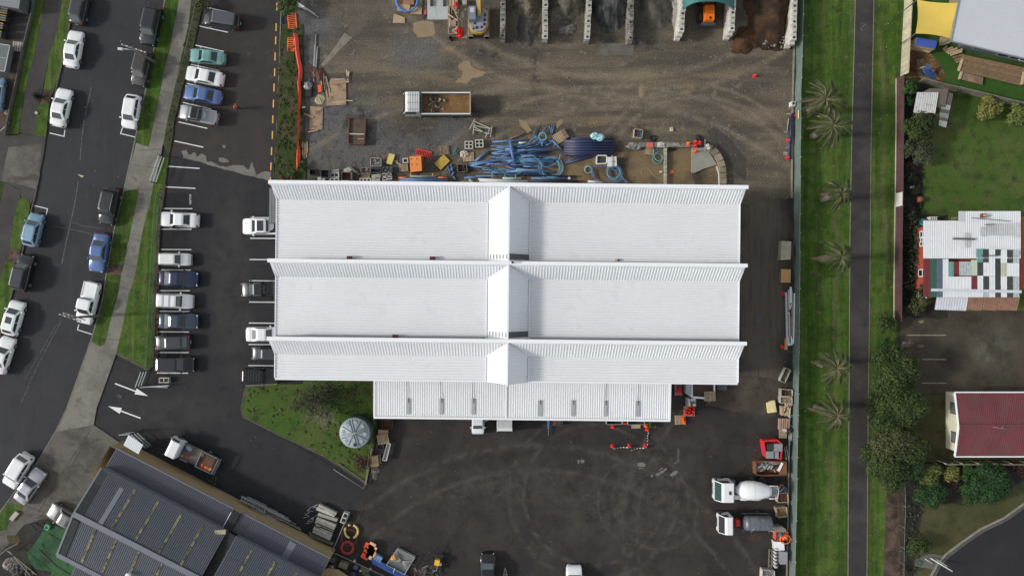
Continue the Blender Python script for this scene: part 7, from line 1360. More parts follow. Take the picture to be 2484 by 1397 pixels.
pallet('pallet of cream ceramic bends beside the blue pipe stubs',B4,385,405,.05,1.1,m_pine);b=heap(9,9,1.1,.9,.1,.5,41);solo(b,'fitting_bundle',P('cream_fittings',(.55,.50,.40),.7,var=.5,scale=9),'heap of cream pipe fittings on the pallet above the blue stubs','fittings',W(*B4(345,378)))
b=heap(9,9,.7,1.0,.0,.35,42);solo(b,'net_tangle',P('teal_tangle',(.10,.19,.16),.8,var=.6,scale=10),'tangle of teal netting beside the amber road plate','netting',W(*B4(262,345)))
crate('fittings_crate','timber crate of black fittings at the left of the blue pipes','crate',B4,[(278,475),(365,472),(372,545),(282,550)],.7,m_oldw,m_gfill,.75,lump=.18,seed=4)
for p,q,r,lab in [((185,490),(215,575),.10,'blue pipe stub'),((215,470),(235,560),.11,'blue pipe stub'),((245,505),(210,530),.10,'blue pipe stub'),((250,545),(222,585),.10,'blue pipe stub'),((240,590),(260,625),.10,'blue pipe stub')]:rod('pipe_stub','short blue pipe stub in the cluster beside the fittings crate','pipe',B4,p,q,r,m_bpip,.15,'blue stubs by the crate')
big=[((615,258),(960,240),.13,'long blue pipe across the top of the tangle'),((785,250),(828,472),.17,'thick pale blue pipe lying north-south over the pile'),((448,448),(560,355),.17,'thick blue pipe end slanting left of the pile'),((385,490),(725,425),.15,'thick blue pipe slanting into the left side of the pile'),((395,472),(720,412),.12,'second slanting blue pipe on the left side of the pile'),((455,590),(1100,570),.12,'blue pipe along the foot of the pile'),((345,605),(560,595),.13,'blue pipe end at the lower left of the pile'),((750,547),(1205,550),.14,'thick blue pipe low in the pile'),((990,610),(1360,612),.17,'thick blue pipe with a white cap by the roof edge'),((915,495),(1140,493),.12,'blue pipe in the lower middle of the pile'),((1190,240),(1300,345),.12,'blue pipe slanting between the crate pallet and the dark stack'),((775,230),(940,175),.09,'brown pipe above the tangle'),((1048,100),(1000,230),.06,'thin blue pipe poking out north of the tangle'),((835,285),(900,285),.13,'short blue pipe section in the upper tangle')]
for i,(p,q,r,lab) in enumerate(big):rod('blue_pipe',lab,'pipe',B4,p,q,r,m_bpip if i != 11 else P('brown_pipe',(.16,.13,.105),.7,var=.2),.25+.12*(i == 1)+(.35 if i == 1 else 0),'blue pipes north of the warehouse')
rod('white_pipe','white pipe section among the blue pipes','pipe',B4,(870,268),(952,264),.12,m_mesh_w,.4)
r_=random.Random(77)
for i in range(104):
    v=r_.uniform(295,450) if i < 78 else r_.uniform(470,560);u=r_.uniform(700,1030) if i < 78 else r_.uniform(420,1000);L=r_.uniform(170,400);sl=r_.gauss(-.03,.10)+(.10 if v > 400 else -.05)
    rod('blue_pipe','slim blue pipe in the jumbled pile north of the warehouse','pipe',B4,(u-L*.35,v-L*.35*sl),(min(u+L*.65,1245),v+L*.65*sl),r_.uniform(.035,.09),(m_bpip,m_dbp,m_bpip,m_lbp,m_bpip)[i % 5],r_.uniform(.12,.5),'jumbled slim blue pipes')
for i in range(16):u,v=r_.uniform(1000,1230),r_.uniform(190,300);a=r_.uniform(0,3.14);rod('pipe_offcut','short blue offcut in the upper tangle beside the crate pallet','pipe',B4,(u,v),(u+55*math.cos(a),v+55*math.sin(a)),r_.uniform(.04,.09),m_bpip if i % 3 else m_lbp,r_.uniform(.15,.5),'short blue offcuts')
for p,q in [((1165,105),(1185,150)),((1195,100),(1180,170)),((1215,100),(1190,185))]:rod('pipe_offcut','blue offcut in the trio north of the crate pallet','pipe',B4,p,q,.08,m_bpip,.1,'trio of blue offcuts')
coil('hose_coil','big pale blue hose coil at the right of the pile',B4,1180,510,1.2,.032,6,m_lbp,.25,seed=3,wob=.10,cat='hose coil',oval=1.0);coil('hose_coil','small blue hose coil in the upper tangle',B4,1100,210,.45,.04,4,m_lbp,.4,seed=5,cat='hose coil');coil('hose_coil','single thin hoop of hose left of the pile',B4,525,512,.58,.025,1.2,P('grey_hose',(.22,.27,.28),.5),.1,seed=7,cat='hose coil')
hose('loose_hose','pale blue hose looping over the top of the pile',B4,[(930,400),(990,385),(1060,430),(1120,500),(1200,480),(1260,430),(1272,375)],.035,m_lbp,.75);hose('loose_hose','thin blue hose curving under the pile',B4,[(675,505),(730,560),(810,582),(880,560),(915,525)],.03,m_lbp,.5);hose('loose_hose','blue hose snaking through the upper tangle',B4,[(860,305),(950,285),(990,240),(1040,215),(1085,255),(1100,300)],.035,m_lbp,.6);hose('loose_hose','thin blue hose rising north of the tangle',B4,[(1090,200),(1100,160),(1132,118)],.035,m_lbp,.5);hose('loose_hose','dark hose loop on the pile',B4,[(570,495),(630,450),(720,440),(790,500),(850,490)],.03,m_bpip,.6)
for p,q,r,m,lab in [((345,570),(1430,590),.10,m_plast,'long black pipe along the roof edge'),((960,640),(1450,640),.16,P('black_pipe',(.02,.02,.022),.5),'thick black pipe tucked under the roof edge'),((480,618),(960,642),.12,P('pale_grey_pipe',(.58,.58,.55),.5),'long pale pipe slanting under the roof edge'),((490,635),(910,655),.12,P('pale_grey_pipe',(0,0,0)),'second pale pipe under the roof edge'),((715,608),(895,612),.12,P('mint_pipe',(.38,.58,.53),.5),'mint green pipe section at the roof edge'),((390,620),(425,650),.11,P('mint_pipe',(0,0,0)),'mint green stub at the left of the roof edge'),((1540,640),(1680,650),.14,P('pale_grey_pipe',(0,0,0)),'white pipe end at the roof edge by the blue coils')]:rod('wall_pipe',lab,'pipe',B4,p,q,r,m,.35,'pipes lying along the warehouse north wall')
for u,v0,v1 in ((612,560,605),(735,575,605),(840,575,605)):plank('grey rack upright beside the wall pipes',B4,(u,v0),(u,v1),.09,m_gpip,.7,.1)
b=MB();b.box((0,0,.15),(.6,.3,.3));solo(b,'brick_pack',P('brick_red',(0,0,0)),'small brick-red block at the roof edge','block',W(*B4(1455,650)))
b=MB();b.cyl((0,0),.16,0,.3,12);solo(b,'white_plug',m_plate,'white plug in the thick blue pipe by the roof edge','cap',W(*B4(1358,612),.2))
t=pallet('slatted timber crate pallet tilted above the dark pipe stack',B4,1262,218,ang(70,-40),1.25,m_pine,boards=7);b=MB();b.box((.75,0,.3),(.5,1.2,.5));b.build('end_box',m_oldw,t)
for row in range(3):
    for i in range(7-row):v=232+(i+row*.5)*25-(8 if i == 0 and row == 0 else 0);rod('dark_pipe',f'{ORD[i]} dark navy pipe from the north in the {["bottom", "middle", "top"][row]} layer of the stack','pipe',B4,(1310+r_.uniform(-6,6),v),(1800+r_.uniform(-15,10),v),.13,m_dbp,.14+row*.23,'straight stack of dark navy pipes')
for i,(p,q) in enumerate([((1310,440),(1690,345)),((1310,455),(1690,365)),((1312,470),(1800,340))]):rod('dark_pipe',['upper dark navy pipe slanting out of the stack','middle dark navy pipe slanting out of the stack','lower dark navy pipe slanting out of the stack'][i],'pipe',B4,p,q,.11,m_dbp,.14)
for k_,u,v,lab in [(B5,222,215,'crumpled pale blue plastic on the dark pipe stack'),(B5,170,200,'second scrap of pale blue plastic on the dark pipe stack')]:b=heap(7,7,1.0,.9,.0,.5,int(u));solo(b,'plastic_scrap',P('pale_blue_plastic',(.36,.62,.70),.5,var=.4,scale=8),lab,'plastic',W(*k_(u,v),.95))
# ---------------------------------------------------------------- washout bay
crate('white_tub','white square tub of dark water beside the white tank','tub',B5,[(192,388),(288,388),(288,465),(188,470)],.5,P('white_plastic',(.70,.71,.68),.45,var=.06),P('dark_water',(.06,.065,.05),.1,var=.3),.5,.12,fillname='water')
t=block('plastic_tank','white square plastic tank with a pipe over it','tank',B5,[(298,405),(380,398),(385,490),(300,498)],.9,P('white_plastic',(0,0,0)));b=MB();b.tube([W(*B5(340,385),1.0)-t.location,W(*B5(342,500),1.0)-t.location],.05,6);b.build('pipe',m_gpip,t);b=MB();b.box((.1,0,.92),(.5,.15,.04));b.build('label_plate',m_gpip,t)
coil('hose_coil','large loose blue hose coil by the roof edge',B5,350,560,.80,.028,7,m_lbp,.3,seed=11,wob=.14,cat='hose coil');coil('hose_coil','small pale hose ring left of the large blue coil',B5,107,525,.42,.035,4,P('pale_teal_hose',(.25,.42,.42),.5),.1,seed=12,cat='hose coil')
for i,pts in enumerate([[(130,500),(250,495),(330,505),(420,600),(490,645)],[(140,560),(190,640),(280,700)],[(140,520),(160,600),(240,650),(360,655),(440,620)],[(150,510),(175,620),(260,680)],[(480,660),(440,600),(400,540),(340,520)]]):hose('blue_hose',['thick blue hose over the top of the loose coils','thick blue hose running under the roof edge','thick blue hose round the foot of the loose coils','second thick blue hose running under the roof edge','thick blue hose crossing to the right of the coils'][i],B5,pts,.055,m_bpip,.35)
coil('hose_coil','loose pale teal hose coil in the washout bay',B5,782,405,.58,.022,5,P('teal_hose',(.16,.42,.44),.5),.1,seed=13,wob=.2,cat='hose coil');hose('loose_hose','cream hose meandering across the washout bay',B5,[(620,580),(625,530),(670,508),(710,540),(740,580),(800,612),(845,600)],.022,P('cream_hose',(.45,.40,.28),.6),.05);hose('loose_hose','green hose curling to the bay wall',B5,[(745,640),(790,620),(830,635),(840,660)],.022,P('green_hose',(.12,.28,.16),.6),.05)
b=MB();b.box((0,0,.12),(.3,.2,.24));solo(b,'hose_box',m_plate,'small white hose box by the bay divider','box',W(*B5(808,550)))
# bay walls: straight top row, divider, curved row of kerb blocks
t=thing('washout_wall','low row of concrete blocks along the north of the washout bay','block wall')
for i in range(16):x0,x1=505+i*38.5,505+(i+1)*38.5-2;c=[W(*B5(*p),.6) for p in ((x0,262),(x1,262),(x1,308),(x0,308))];b=MB();b.prism([(p.x,p.y) for p in c],0,.6+random.uniform(-.02,.02),True);b.build('concrete_block',m_blkd if i not in (7,8) else m_wht,t)
t=thing('bay_divider','narrow pale concrete divider wall in the washout bay','wall');
for i in range(9):a,c=W(*B5(858,315+i*41),.5),W(*B5(857,353+i*41),.5);b=MB();b.beam((a.x,a.y,.25),(c.x,c.y,.25),.30,.5);b.build('concrete_block',P('divider_concrete',(.36,.33,.26),.9,var=.25,rnd=.12),t)
t=thing('curved_wall','curved row of big kerb blocks round the east of the washout bay','block wall');arc=[(1250,305),(1310,325),(1355,375),(1390,440),(1408,500),(1412,555),(1415,610),(1415,665)]
for i,(p,q) in enumerate(zip(arc,arc[1:])):a,c=W(*B5(*p),.6),W(*B5(*q),.6);d=(c-a).normalized()*.03;b=MB();b.beam((a.x+d.x,a.y+d.y,.3),(c.x-d.x,c.y-d.y,.3),.78,.6);b.build('concrete_block',P('tan_concrete',(.24,.20,.135),.9,var=.25,rnd=.2,fine=(6,.2)),t)
t=thing('curved_wall','thin inner concrete lip inside the curved blocks','lip');
for p,q in (((1352,490),(1375,560)),((1375,560),(1380,680))):a,c=W(*B5(*p),.3),W(*B5(*q),.3);b=MB();b.beam((a.x,a.y,.15),(c.x,c.y,.15),.12,.3);b.build('lip_length',m_wht,t)
pts=[W(*B5(*p),.3) for p in ((1112,315),(1250,310),(1355,478),(1230,515),(1130,560),(1108,550))];b=MB();m=sum(pts,Vector())/6;b.prism([(p.x-m.x,p.y-m.y) for p in pts],-.3,0,True);solo(b,'concrete_wedge',P('grey_green_concrete',(.27,.27,.225),.9,var=.2,scale=1,fine=(7,.12),dirt=((.12,.11,.09),1.2,.62,.7)),'pale triangular concrete slab in the washout bay','slab',m)
for u,v,m,lab,z in [(1075,275,m_ora,'orange cone alone on the washout wall',.6),(1142,262,m_redp,'red cone on the washout wall, upper of a stacked pair',.6),(1140,298,m_redp,'red cone on the washout wall, lower of a stacked pair',.6),(1182,266,m_redp,'red cone fallen at the right end of the washout wall',.6),(1138,352,m_ora,'orange cone on the triangular slab',.3)]:cone(lab,B5,u,v,.6,m,z)
board('red board lying on the washout wall above a pallet',B5,[(675,265),(735,262),(737,310),(668,312)],.72,P('salmon_red',(.60,.12,.09),.6),th=.1);board('small orange-red sheet lying on the mud of the washout bay',B5,[(890,545),(915,528),(935,532),(932,562),(900,560)],.05,m_ora,th=.03)
b=heap(12,6,2.0,.9,.0,.6,51);solo(b,'scrap_pile',P('grey_scrap',(0,0,0)),'pile of grey fittings at the left end of the washout wall','scrap',W(*B5(560,300),.3));b=heap(8,6,.9,.6,.0,.35,52);solo(b,'scrap_pile',P('pale_fittings',(0,0,0)),'pale scrap heap in the middle of the washout wall','scrap',W(*B5(820,280),.6))
pallet('pallet leaning below the red board at the washout wall',B5,697,345,-.1,.95,m_palt);
for u,v,lab in [(1255,297,'white bucket at the top of the curved wall'),(1265,322,'second white bucket below the first on the curved wall')]:t=thing('bucket',lab,'bucket',W(*B5(u,v),.6));b=MB();b.cyl((0,0),.17,0,.35,12,.2);b.build('pail',m_plate,t);b=MB();b.cyl((0,0),.2,.35,.38,12);b.build('rim',m_mesh_w,t)
plank('thin grey post lying north of the triangular slab',B5,(1238,230),(1238,345),.07,m_gpip,.7)
crate('wire_crate','timber crate of dark blue offcuts north of the washout wall','crate',B5,[(558,130),(638,142),(628,222),(548,210)],.7,m_palt,P('blue_offcuts',(.07,.10,.15),.6,var=.6,scale=9),.7,lump=.12);holed('small white two-hole block alone on the dirt',B5,915,135,R(90),.36,.22,.25,n=2)
for u,v,r,lab in [(730,225,.3,'old tyre north of the washout wall'),(915,320,.28,'tyre-like ring beside the bay divider')]:coil('tyre',lab,B5,u,v,r,.1,1,m_tyre,.03,cat='tyre',wob=0)
b=heap(9,9,1.0,1.2,0,.5,60);solo(b,'rag_figure',P('dark_rags',(.03,.03,.032),.9,var=.4),'dark crumpled jacket by the red cones on the washout wall','jacket',W(*B5(1170,235)))

# ---------------------------------------------------------------- grass island: tank and goods
p=W(860,1050,2.3);t=thing('water_tank','big round grey-blue plastic water tank with radial ribs','water tank',(p.x,p.y,0));m_tk=P('grey_blue_plastic',(.30,.35,.37),.5,var=.06,scale=.8,dirt=((.22,.26,.27),1.0,.58,.5))
b=MB();b.tube([(0,0,0),(0,0,2.05),(0,0,2.15)],[1.86,1.86,1.80],40);b.build('shell',P('dark_tank_side',(.115,.135,.145),.5,var=.08),t);b=MB();b.tube([(0,0,2.15),(0,0,2.25),(0,0,2.55)],[1.84,1.72,.1],40);b.build('roof',m_tk,t)
for i in range(8):
    a=i*math.pi/4+.3
    for off in ((-.07,.07) if i % 2 == 0 else (0,)):b=MB();d=Vector((math.cos(a),math.sin(a),0));s=Vector((-d.y,d.x,0))*off*1.5;b.beam(d*.12+s+Vector((0,0,2.56)),d*1.66+s*1.6+Vector((0,0,2.30)),.05,.08);b.build('rib',P('dark_rib',(.12,.14,.15),.5),t)
for i in range(8):a=i*math.pi/4+.3+math.pi/8;b=MB();b.cyl((1.25*math.cos(a),1.25*math.sin(a)),.34,2.27,2.40,14,.2);b.build('dimple',m_tk,t)
b=MB();b.cyl((.1,-1.35),.26,2.25,2.42,16);b.build('inlet_ring',m_tk,t);b=MB();b.cyl((.1,-1.35),.22,2.42,2.43,16);b.build('inlet_strainer',m_black,t)
crate('rusty_bin','rusty open bin by the canopy corner next to the grass island','bin',C3,[(990,712),(1085,718),(1078,800),(985,795)],.6,m_rst,P('rust_fill',(.085,.04,.025),.9,var=.4),.5,lump=.05);block('timber_pack','stack of salmon timber boards below the rusty bin','timber',C3,[(948,805),(1040,812),(1035,890),(940,890)],.7,m_oldw,P('salmon_boards',(.45,.24,.13),.8,var=.2));pallet('pallet tilted on the salmon timber stack',C3,995,895,.18,1.15,m_palt,.72)
crate('blue_crate','dark blue crate with a white edge under the tilted pallet','crate',C3,[(935,950),(1000,945),(995,998),(935,985)],.5,P('navy_plastic',(.03,.035,.07),.6),m_gfill,.6,lump=.08);t=thing('steel_tray','long pale steel tray standing beside the wire fence','tray',W(*C3(1032,1020),.4));c=[W(*C3(*p),.7)-t.location for p in ((1035,938),(1068,942),(1028,1105),(990,1100))]
b=MB();b.prism([(q.x,q.y) for q in c],.1,.2,True);b.build('base',P('tray_grey',(.22,.22,.22),.6),t)
for i in range(4):q,r2=c[i],c[(i+1) % 4];b=MB();b.beam((q.x,q.y,.25),(r2.x,r2.y,.25),.06,.2);b.build('lip',m_mesh_w,t)
pallet('pale new pallet beside the timber rail',C3,912,1110,.12,1.0,P('new_pine',(.58,.46,.24),.8,var=.1),.25,boards=8,sx=1.0,sy=1.25);pallet('dark old pallet under the pale new pallet',C3,922,1095,.12,1.15,m_oldw);mound('grey gravel dribble below the pale pallet','gravel_pile','gravel',910,1145,12,18,.3,P('grey_gravel',(0,0,0)),90)
# ---------------------------------------------------------------- along the canopy front
cone('red cone at the canopy edge, left of a steel bench',C5,345,815);cone('red cone standing right of the first bench at the canopy',C5,463,776,z=.0);cone('red cone at the left end of the chain',C5,342,1005);cone('red cone in the middle of the chain',C5,505,1000);cone('red cone at the right corner of the chain',C5,662,1000);cone('pink-red cone at the top of the chain near the weeds',C5,678,842);cone('orange cone leaning against the canopy weeds',C5,665,806,mat=m_ora)
def chain(label,p,q,sag=.0):
    a,c=W(*C5(*p)),W(*C5(*q));t=thing('chain_run',label,'chain',a);n=10;pw=[Vector((0,0,.6)).lerp(c-a+Vector((0,0,.6)),i/n)-Vector((0,0,.45*math.sin(math.pi*i/n))) for i in range(n+1)]
    for i in range(n):b=MB();b.beam(pw[i],pw[i+1],.08,.05);b.build('link_length',m_plate if i % 2 == 0 else P('yellow_black',(.03,.03,.02),.6),t)
chain('black and white chain from the left to the middle cone',(350,1020),(500,1008));chain('black and white chain from the middle to the corner cone',(515,1035),(655,1012));chain('yellow-tinged chain from the corner cone up to the weeds',(672,985),(684,850))
crate('steel_bench','grey steel bench frame at the canopy edge','bench frame',C5,[(285,745),(440,748),(438,795),(287,795)],.8,m_gpip,m_gfill,.3);crate('steel_bench','second grey steel bench frame further right at the canopy edge','bench frame',C5,[(490,750),(650,752),(655,795),(492,798)],.8,m_gpip,m_gfill,.3);pallet('pale pallet propped by the second bench at the canopy',C5,568,810,.02,.95,m_pine,.1,sx=1.15,sy=.5)
crate('soil_trailer','small trailer of brown soil nosing out from the canopy','trailer',D4,[(918,195),(1012,205),(1012,255),(918,255)],.7,m_dkgrey,m_rst,.8,lump=.08);t=thing('hand_auger','blue auger with a steel rod sticking out from under the canopy','auger',W(*D4(905,250)));b=MB();b.beam((-.02,.9,.5),(0,-.4,.4),.18,.18);b.build('motor_body',P('bright_blue_pipe',(0,0,0)),t);b=MB();b.beam((0,-.4,.4),(.03,-1.2,.3),.06,.06);b.build('rod',m_steel,t);b=MB();b.beam((-.3,.3,.4),(.2,.3,.4),.06,.06);b.build('handle',m_plast,t)
# right of the canopy
t=thing('red_cart','bright red ribbed tank on a small cart beside the canopy','cart',W(*C5(975,458)));b=MB();b.box((0,0,.25),(.85,1.25,.08));b.build('deck',m_gpip,t);b=MB();b.tube([(0,.52,.6),(0,.45,.6),(0,-.45,.6),(0,-.52,.6)],[.22,.33,.33,.22],16);b.build('tank',P('deep_red',(.55,.012,.02),.35),t)
for y in (-.2,.1,.3):b=MB();b.tube([(0,y,.6),(0,y+.03,.6)],.345,16);b.build('tank_band',P('dark_red_paint',(0,0,0)),t)
t=thing('shipping_frame','white-framed rusty open skid beside the warehouse south wall','skid',W(*C5(1215,460)));c=[W(*C5(*p),.5)-t.location for p in ((1108,385),(1328,385),(1328,490),(1240,540),(1110,530))];b=MB();b.prism([(q.x,q.y) for q in c],.1,.25);b.build('floor',P('maroon_brown_floor',(.085,.045,.042),.8,var=.3,scale=1.5),t)
for q,r2,w in ((0,4,.22),(4,3,.2),(1,2,.14)):b=MB();b.beam((c[q].x,c[q].y,.35),(c[r2].x,c[r2].y,.35),w,.5);b.build('frame_rail',m_trim,t)
block('steel_cabinet','pale grey leaning cabinet left of the white-framed skid','cabinet',C5,[(1055,390),(1095,390),(1100,530),(1055,495)],1.2,P('pale_green_grey',(.42,.46,.44),.6));pallet('tan pallet over the corner of the white-framed skid',C5,1282,520,.02,1.15,m_palt,.5);crate('scrap_bin','wire bin of grey rubble behind the white-framed skid','bin',C5,[(1365,395),(1448,392),(1448,465),(1365,462)],.7,m_dkgrey,m_scr,.8,lump=.2);b=MB();b.box((0,0,.15),(.35,.3,.3));solo(b,'white_box',m_plate,'tiny white box at the south-east roof corner','box',W(*C5(1468,395)))
pallet('grey pallet carrying white drums',C5,1098,575,0,1.1,m_blk)
for u,v,lab in [(1072,552,'white pail, upper left of the group on the grey pallet'),(1102,552,'white pail, upper middle of the group on the grey pallet'),(1125,550,'white pail, upper right of the group on the grey pallet'),(1075,575,'white pail, middle left of the group on the grey pallet'),(1080,600,'white pail, lower left of the group on the grey pallet'),(1125,600,'white pail, lower right of the group on the grey pallet')]:t=thing('pail',lab,'pail',W(*C5(u,v),.14),0,'white pails');b=MB();b.cyl((0,0),.15,0,.4,12);b.build('body',m_mesh_w,t);b=MB();b.cyl((0,0),.16,.4,.43,12);b.build('lid',m_plate,t)
pallet('pallet stacked with red cones beside the white pails',C5,1082,665,0,1.15,m_palt)
for i,(u,v) in enumerate(((1100,620),(1120,640),(1090,645),(1055,665),(1115,665),(1080,672),(1055,692),(1105,695))):cone('red cone in the stack on the pallet by the white pails',C5,u,v,.5,z=.14,group='cones stacked on a pallet')
pallet('pallet carrying orange cones, south of the red stack',C5,995,748,.05,1.1,m_palt)
for u,v in ((1020,735),(1025,755),(1035,775)):cone('orange cone on the southern pallet',C5,u,v,.5,m_ora,.14,group='cones on the southern pallet')
board('flattened brown sheet beside the white-framed skid',C5,[(1225,545),(1245,540),(1300,575),(1275,585)],.03,m_oldw,th=.02)
# ---------------------------------------------------------------- goods along the windbreak fence, top to bottom
t=thing('signal_box','white square frame box by the fence in the upper yard','box',W(*A6(715,1020)));b=MB();b.box((0,0,.35),(.55,.6,.7),0,.85);b.build('body',m_plate,t);b=MB();b.box((0,.02,.71),(.25,.32,.04));b.build('opening',m_plast,t)
b=MB();b.box((0,0,0),(.03,1.0,.3));solo(b,'notice_board',P('pale_yellow_sign',(.60,.56,.22),.6),'yellow rectangular notice hanging on the windbreak fence','sign',W(*A6(793,1110),1.45)+Vector((-.08,0,0)))
for i,(p,q) in enumerate([((727,1100),(712,1397)),((720,1130),(705,1397))]):rod('navy_pipe',['outer navy pipe lying along the fence foot','inner navy pipe lying along the fence foot'][i],'pipe',A6,p,q,.12,m_dbp,.35,'navy pipes by the fence')
for i,(p,q) in enumerate([((705,-100),(700,220)),((700,-60),(695,222))]):rod('navy_pipe',['lower outer navy pipe by the fence','lower inner navy pipe by the fence'][i],'pipe',B6,p,q,.12,m_dbp,.3,'navy pipes by the fence')
for k_,u,v,lab in [(A6,748,1128,'red cone against the fence at the top of the navy pipes'),(A6,686,1362,'red cone at the middle of the navy pipes'),(B6,680,210,'red cone at the foot of the navy pipes'),(A6,360,738,'small pink cone alone on the upper yard dirt')]:cone(lab,k_,u,v,.55)
for i,(k_,p,q) in enumerate([(A6,(670,1108),(715,1105)),(A6,(645,1282),(705,1280)),(B6,(660,112),(690,114)),(B6,(640,160),(690,162)),(B6,(640,178),(690,180)),(A6,(690,1150),(675,1270))]):plank(f'{ORD[i]} grey cross bearer from the top under the navy pipes' if i < 5 else 'grey length lying beside the navy pipes, parallel to the fence',k_,p,q,.10,m_blk,.1,group='bearers by the fence')
t=thing('steel_tub','cream steel tub with a dark slot by the fence','tub',W(*B6(668,1110)));c=[W(*B6(*p),.9)-t.location for p in ((625,1015),(718,1022),(710,1195),(612,1200))];b=MB();b.prism([(q.x,q.y) for q in c],0,.9,True);b.build('body',P('cream_steel',(.40,.36,.26),.7,var=.2,dirt=((.2,.17,.11),1.2,.58,.7)),t);b=MB();b.box((.75*.5,.0,.91),(.3,1.9,.03));b.build('slot',m_gfill,t)
block('ply_box','orange-tan plywood topped box by the fence','box',C6,[(620,-30),(712,-25),(708,102),(615,102)],.8,m_oldw,P('honey_ply',(.50,.30,.11),.7,var=.12,fine=(6,.1)))
cone('red cone left of the long steel bundle, upper end',C6,636,208,.5);cone('red cone left of the long steel bundle, lower end',C6,632,720,.5)
r_=random.Random(88);m_chan=P('bright_channel',(.55,.56,.57),.4,.4,var=.15,rnd=.2)
for p,q,w,m,lab in [((665,195),(675,700),.22,m_chan,'wide bright channel at the left of the steel bundle'),((690,170),(700,690),.14,m_chan,'bright channel second from the left of the steel bundle'),((710,145),(708,300),.2,m_trim,'short white channel at the top of the steel bundle'),((745,205),(735,690),.14,m_trim,'white channel nearest the fence in the steel bundle'),((722,180),(725,640),.14,P('tan_steel',(.33,.27,.17),.7),'tan length in the middle of the steel bundle'),((715,310),(685,405),.10,m_trim,'white length lying crooked on the steel bundle'),((695,620),(695,710),.22,m_trim,'white channel end, left, at the foot of the bundle'),((718,620),(718,705),.2,m_trim,'white channel end, right, at the foot of the bundle')]:plank(lab,C6,p,q,w,m,.45,.2,'steel_length','steel length','steel bundle by the fence')
t=thing('mesh_stack','stack of steel reinforcing mesh in the bundle by the fence','steel mesh',W(*C6(700,520)))
for i in range(9):b=MB();b.beam(W(*C6(668,440+i*22),.5)-t.location,W(*C6(735,440+i*22),.5)-t.location,.035,.03);b.build('cross_wire',m_gpip,t)
for i in range(5):b=MB();b.beam(W(*C6(672+i*14,430),.53)-t.location,W(*C6(672+i*14,640),.53)-t.location,.035,.03);b.build('long_wire',m_gpip,t)
plank('honey timber block at the lower end of the steel bundle',C6,(667,640),(662,750),.32,P('honey_ply',(0,0,0)),.3,.3)
crate('trough','long tilted steel trough of offcuts at the edge of the asphalt','trough',E4,[(420,200),(500,240),(410,435),(330,400)],.6,m_blk,P('mossy_fill',(.10,.105,.08),.8,var=.6,scale=6),.6,lump=.15)
crate('steel_bin','white-ended bin of rusty rods by the fence','bin',E4,[(352,532),(530,545),(525,645),(348,638)],.8,m_blk,m_rst,.6,lump=.12);crate('steel_bin','white-ended bin of timber below the bin of rods','bin',E4,[(342,645),(520,655),(520,750),(340,748)],.8,m_blk,P('wood_fill',(.30,.21,.14),.9,var=.4),.8,lump=.1)
t=board('cream foam boards stacked near the fence',E4,[(135,745),(250,705),(285,880),(155,900)],.45,P('cream_foam',(.68,.60,.30),.8,var=.05),'foam_board','foam boards',.45);board('top cream foam board set slightly askew',E4,[(158,720),(252,708),(272,880),(230,885)],.52,P('cream_foam',(0,0,0)),'foam_board','foam boards',.06)
for i in range(7):plank(f'{ORD[i]} log from the left in the pinkish row beside the fence',E4,(332+i*20,785+r_.uniform(-8,8)),(342+i*18,925+r_.uniform(-10,20)),.17,P('pink_log',(.42,.30,.21),.85,var=.2,rnd=.2),.18+.1*(i % 2),.14,'log','log','logs by the fence')
for i,(p,q,w) in enumerate([((415,710),(420,930),.16),((470,700),(390,900),.18),((490,670),(470,960),.2),((520,755),(380,905),.18),((440,860),(445,945),.15)]):plank(['upright log over the left of the log row','slanting log over the middle of the log row','long upright log nearest the fence over the row','palest log slanting right to left over the row','short log stub at the foot of the log row'][i],E4,p,q,w,P('pale_log',(.50,.38,.26),.85,var=.2,rnd=.15),.5,.16,'log','log','logs across the row')
for i in range(5):plank(f'{ORD[i]} broad board from the left in the pinkish stack below the logs',E4,(330+i*32,980),(325+i*30,1150+20*(i % 2)),.3,P('pink_board',(.36,.24,.18),.85,var=.2,rnd=.2),.45,.4,'board','board','board stack below the logs')
pallet('weathered pallet at the foot of the pinkish board stack',E4,370,1215,R(90),.9,m_palt,.3);b=heap(8,7,1.0,.6,0,.4,66);solo(b,'rag_pile',m_gfill,'dark rags heaped on the lower board stack','rags',W(*E4(465,1170),.6));b=MB();b.cyl((0,0),.22,0,.3,12);solo(b,'drum',P('cream_drum',(.5,.42,.32),.7),'small cream drum on the lower board stack','drum',W(*E4(395,1160),.6))
coil('hose_coil','pale blue hose coil hung by the fence beside the board stack',E4,515,1010,.45,.03,3,m_lbp,.3,cat='hose coil',oval=1.5,wob=.05)
for i,(p,q) in enumerate([((490,1200),(480,1397)),((510,1210),(500,1330)),((470,1240),(470,1397))]):rod('steel_pipe',['longest grey pipe standing along the fence foot','short grey pipe along the fence foot','thin grey pipe along the fence foot'][i],'pipe',E4,p,q,.07,m_gpip,.3,'grey pipes by the fence')
t=thing('red_skip','red hook-lift bin with grey plastic crates on top','skip',W(*E6(150,125)));c=[W(*E6(*p),1.2)-t.location for p in ((50,40),(190,30),(240,75),(225,220),(75,195))];b=MB();b.prism([(q.x*.95,q.y*.95) for q in c],.1,.7,True);b.build('floor',P('dark_red_paint',(0,0,0)),t)
for i in range(5):q,r2=c[i],c[(i+1) % 5];b=MB();b.beam((q.x,q.y,.65),(r2.x,r2.y,.65),.16,1.1);b.build('side',P('skip_red',(.60,.03,.045),.5,var=.1),t)
m_gc=P('grey_crate_plastic',(.24,.25,.26),.6,var=.1)
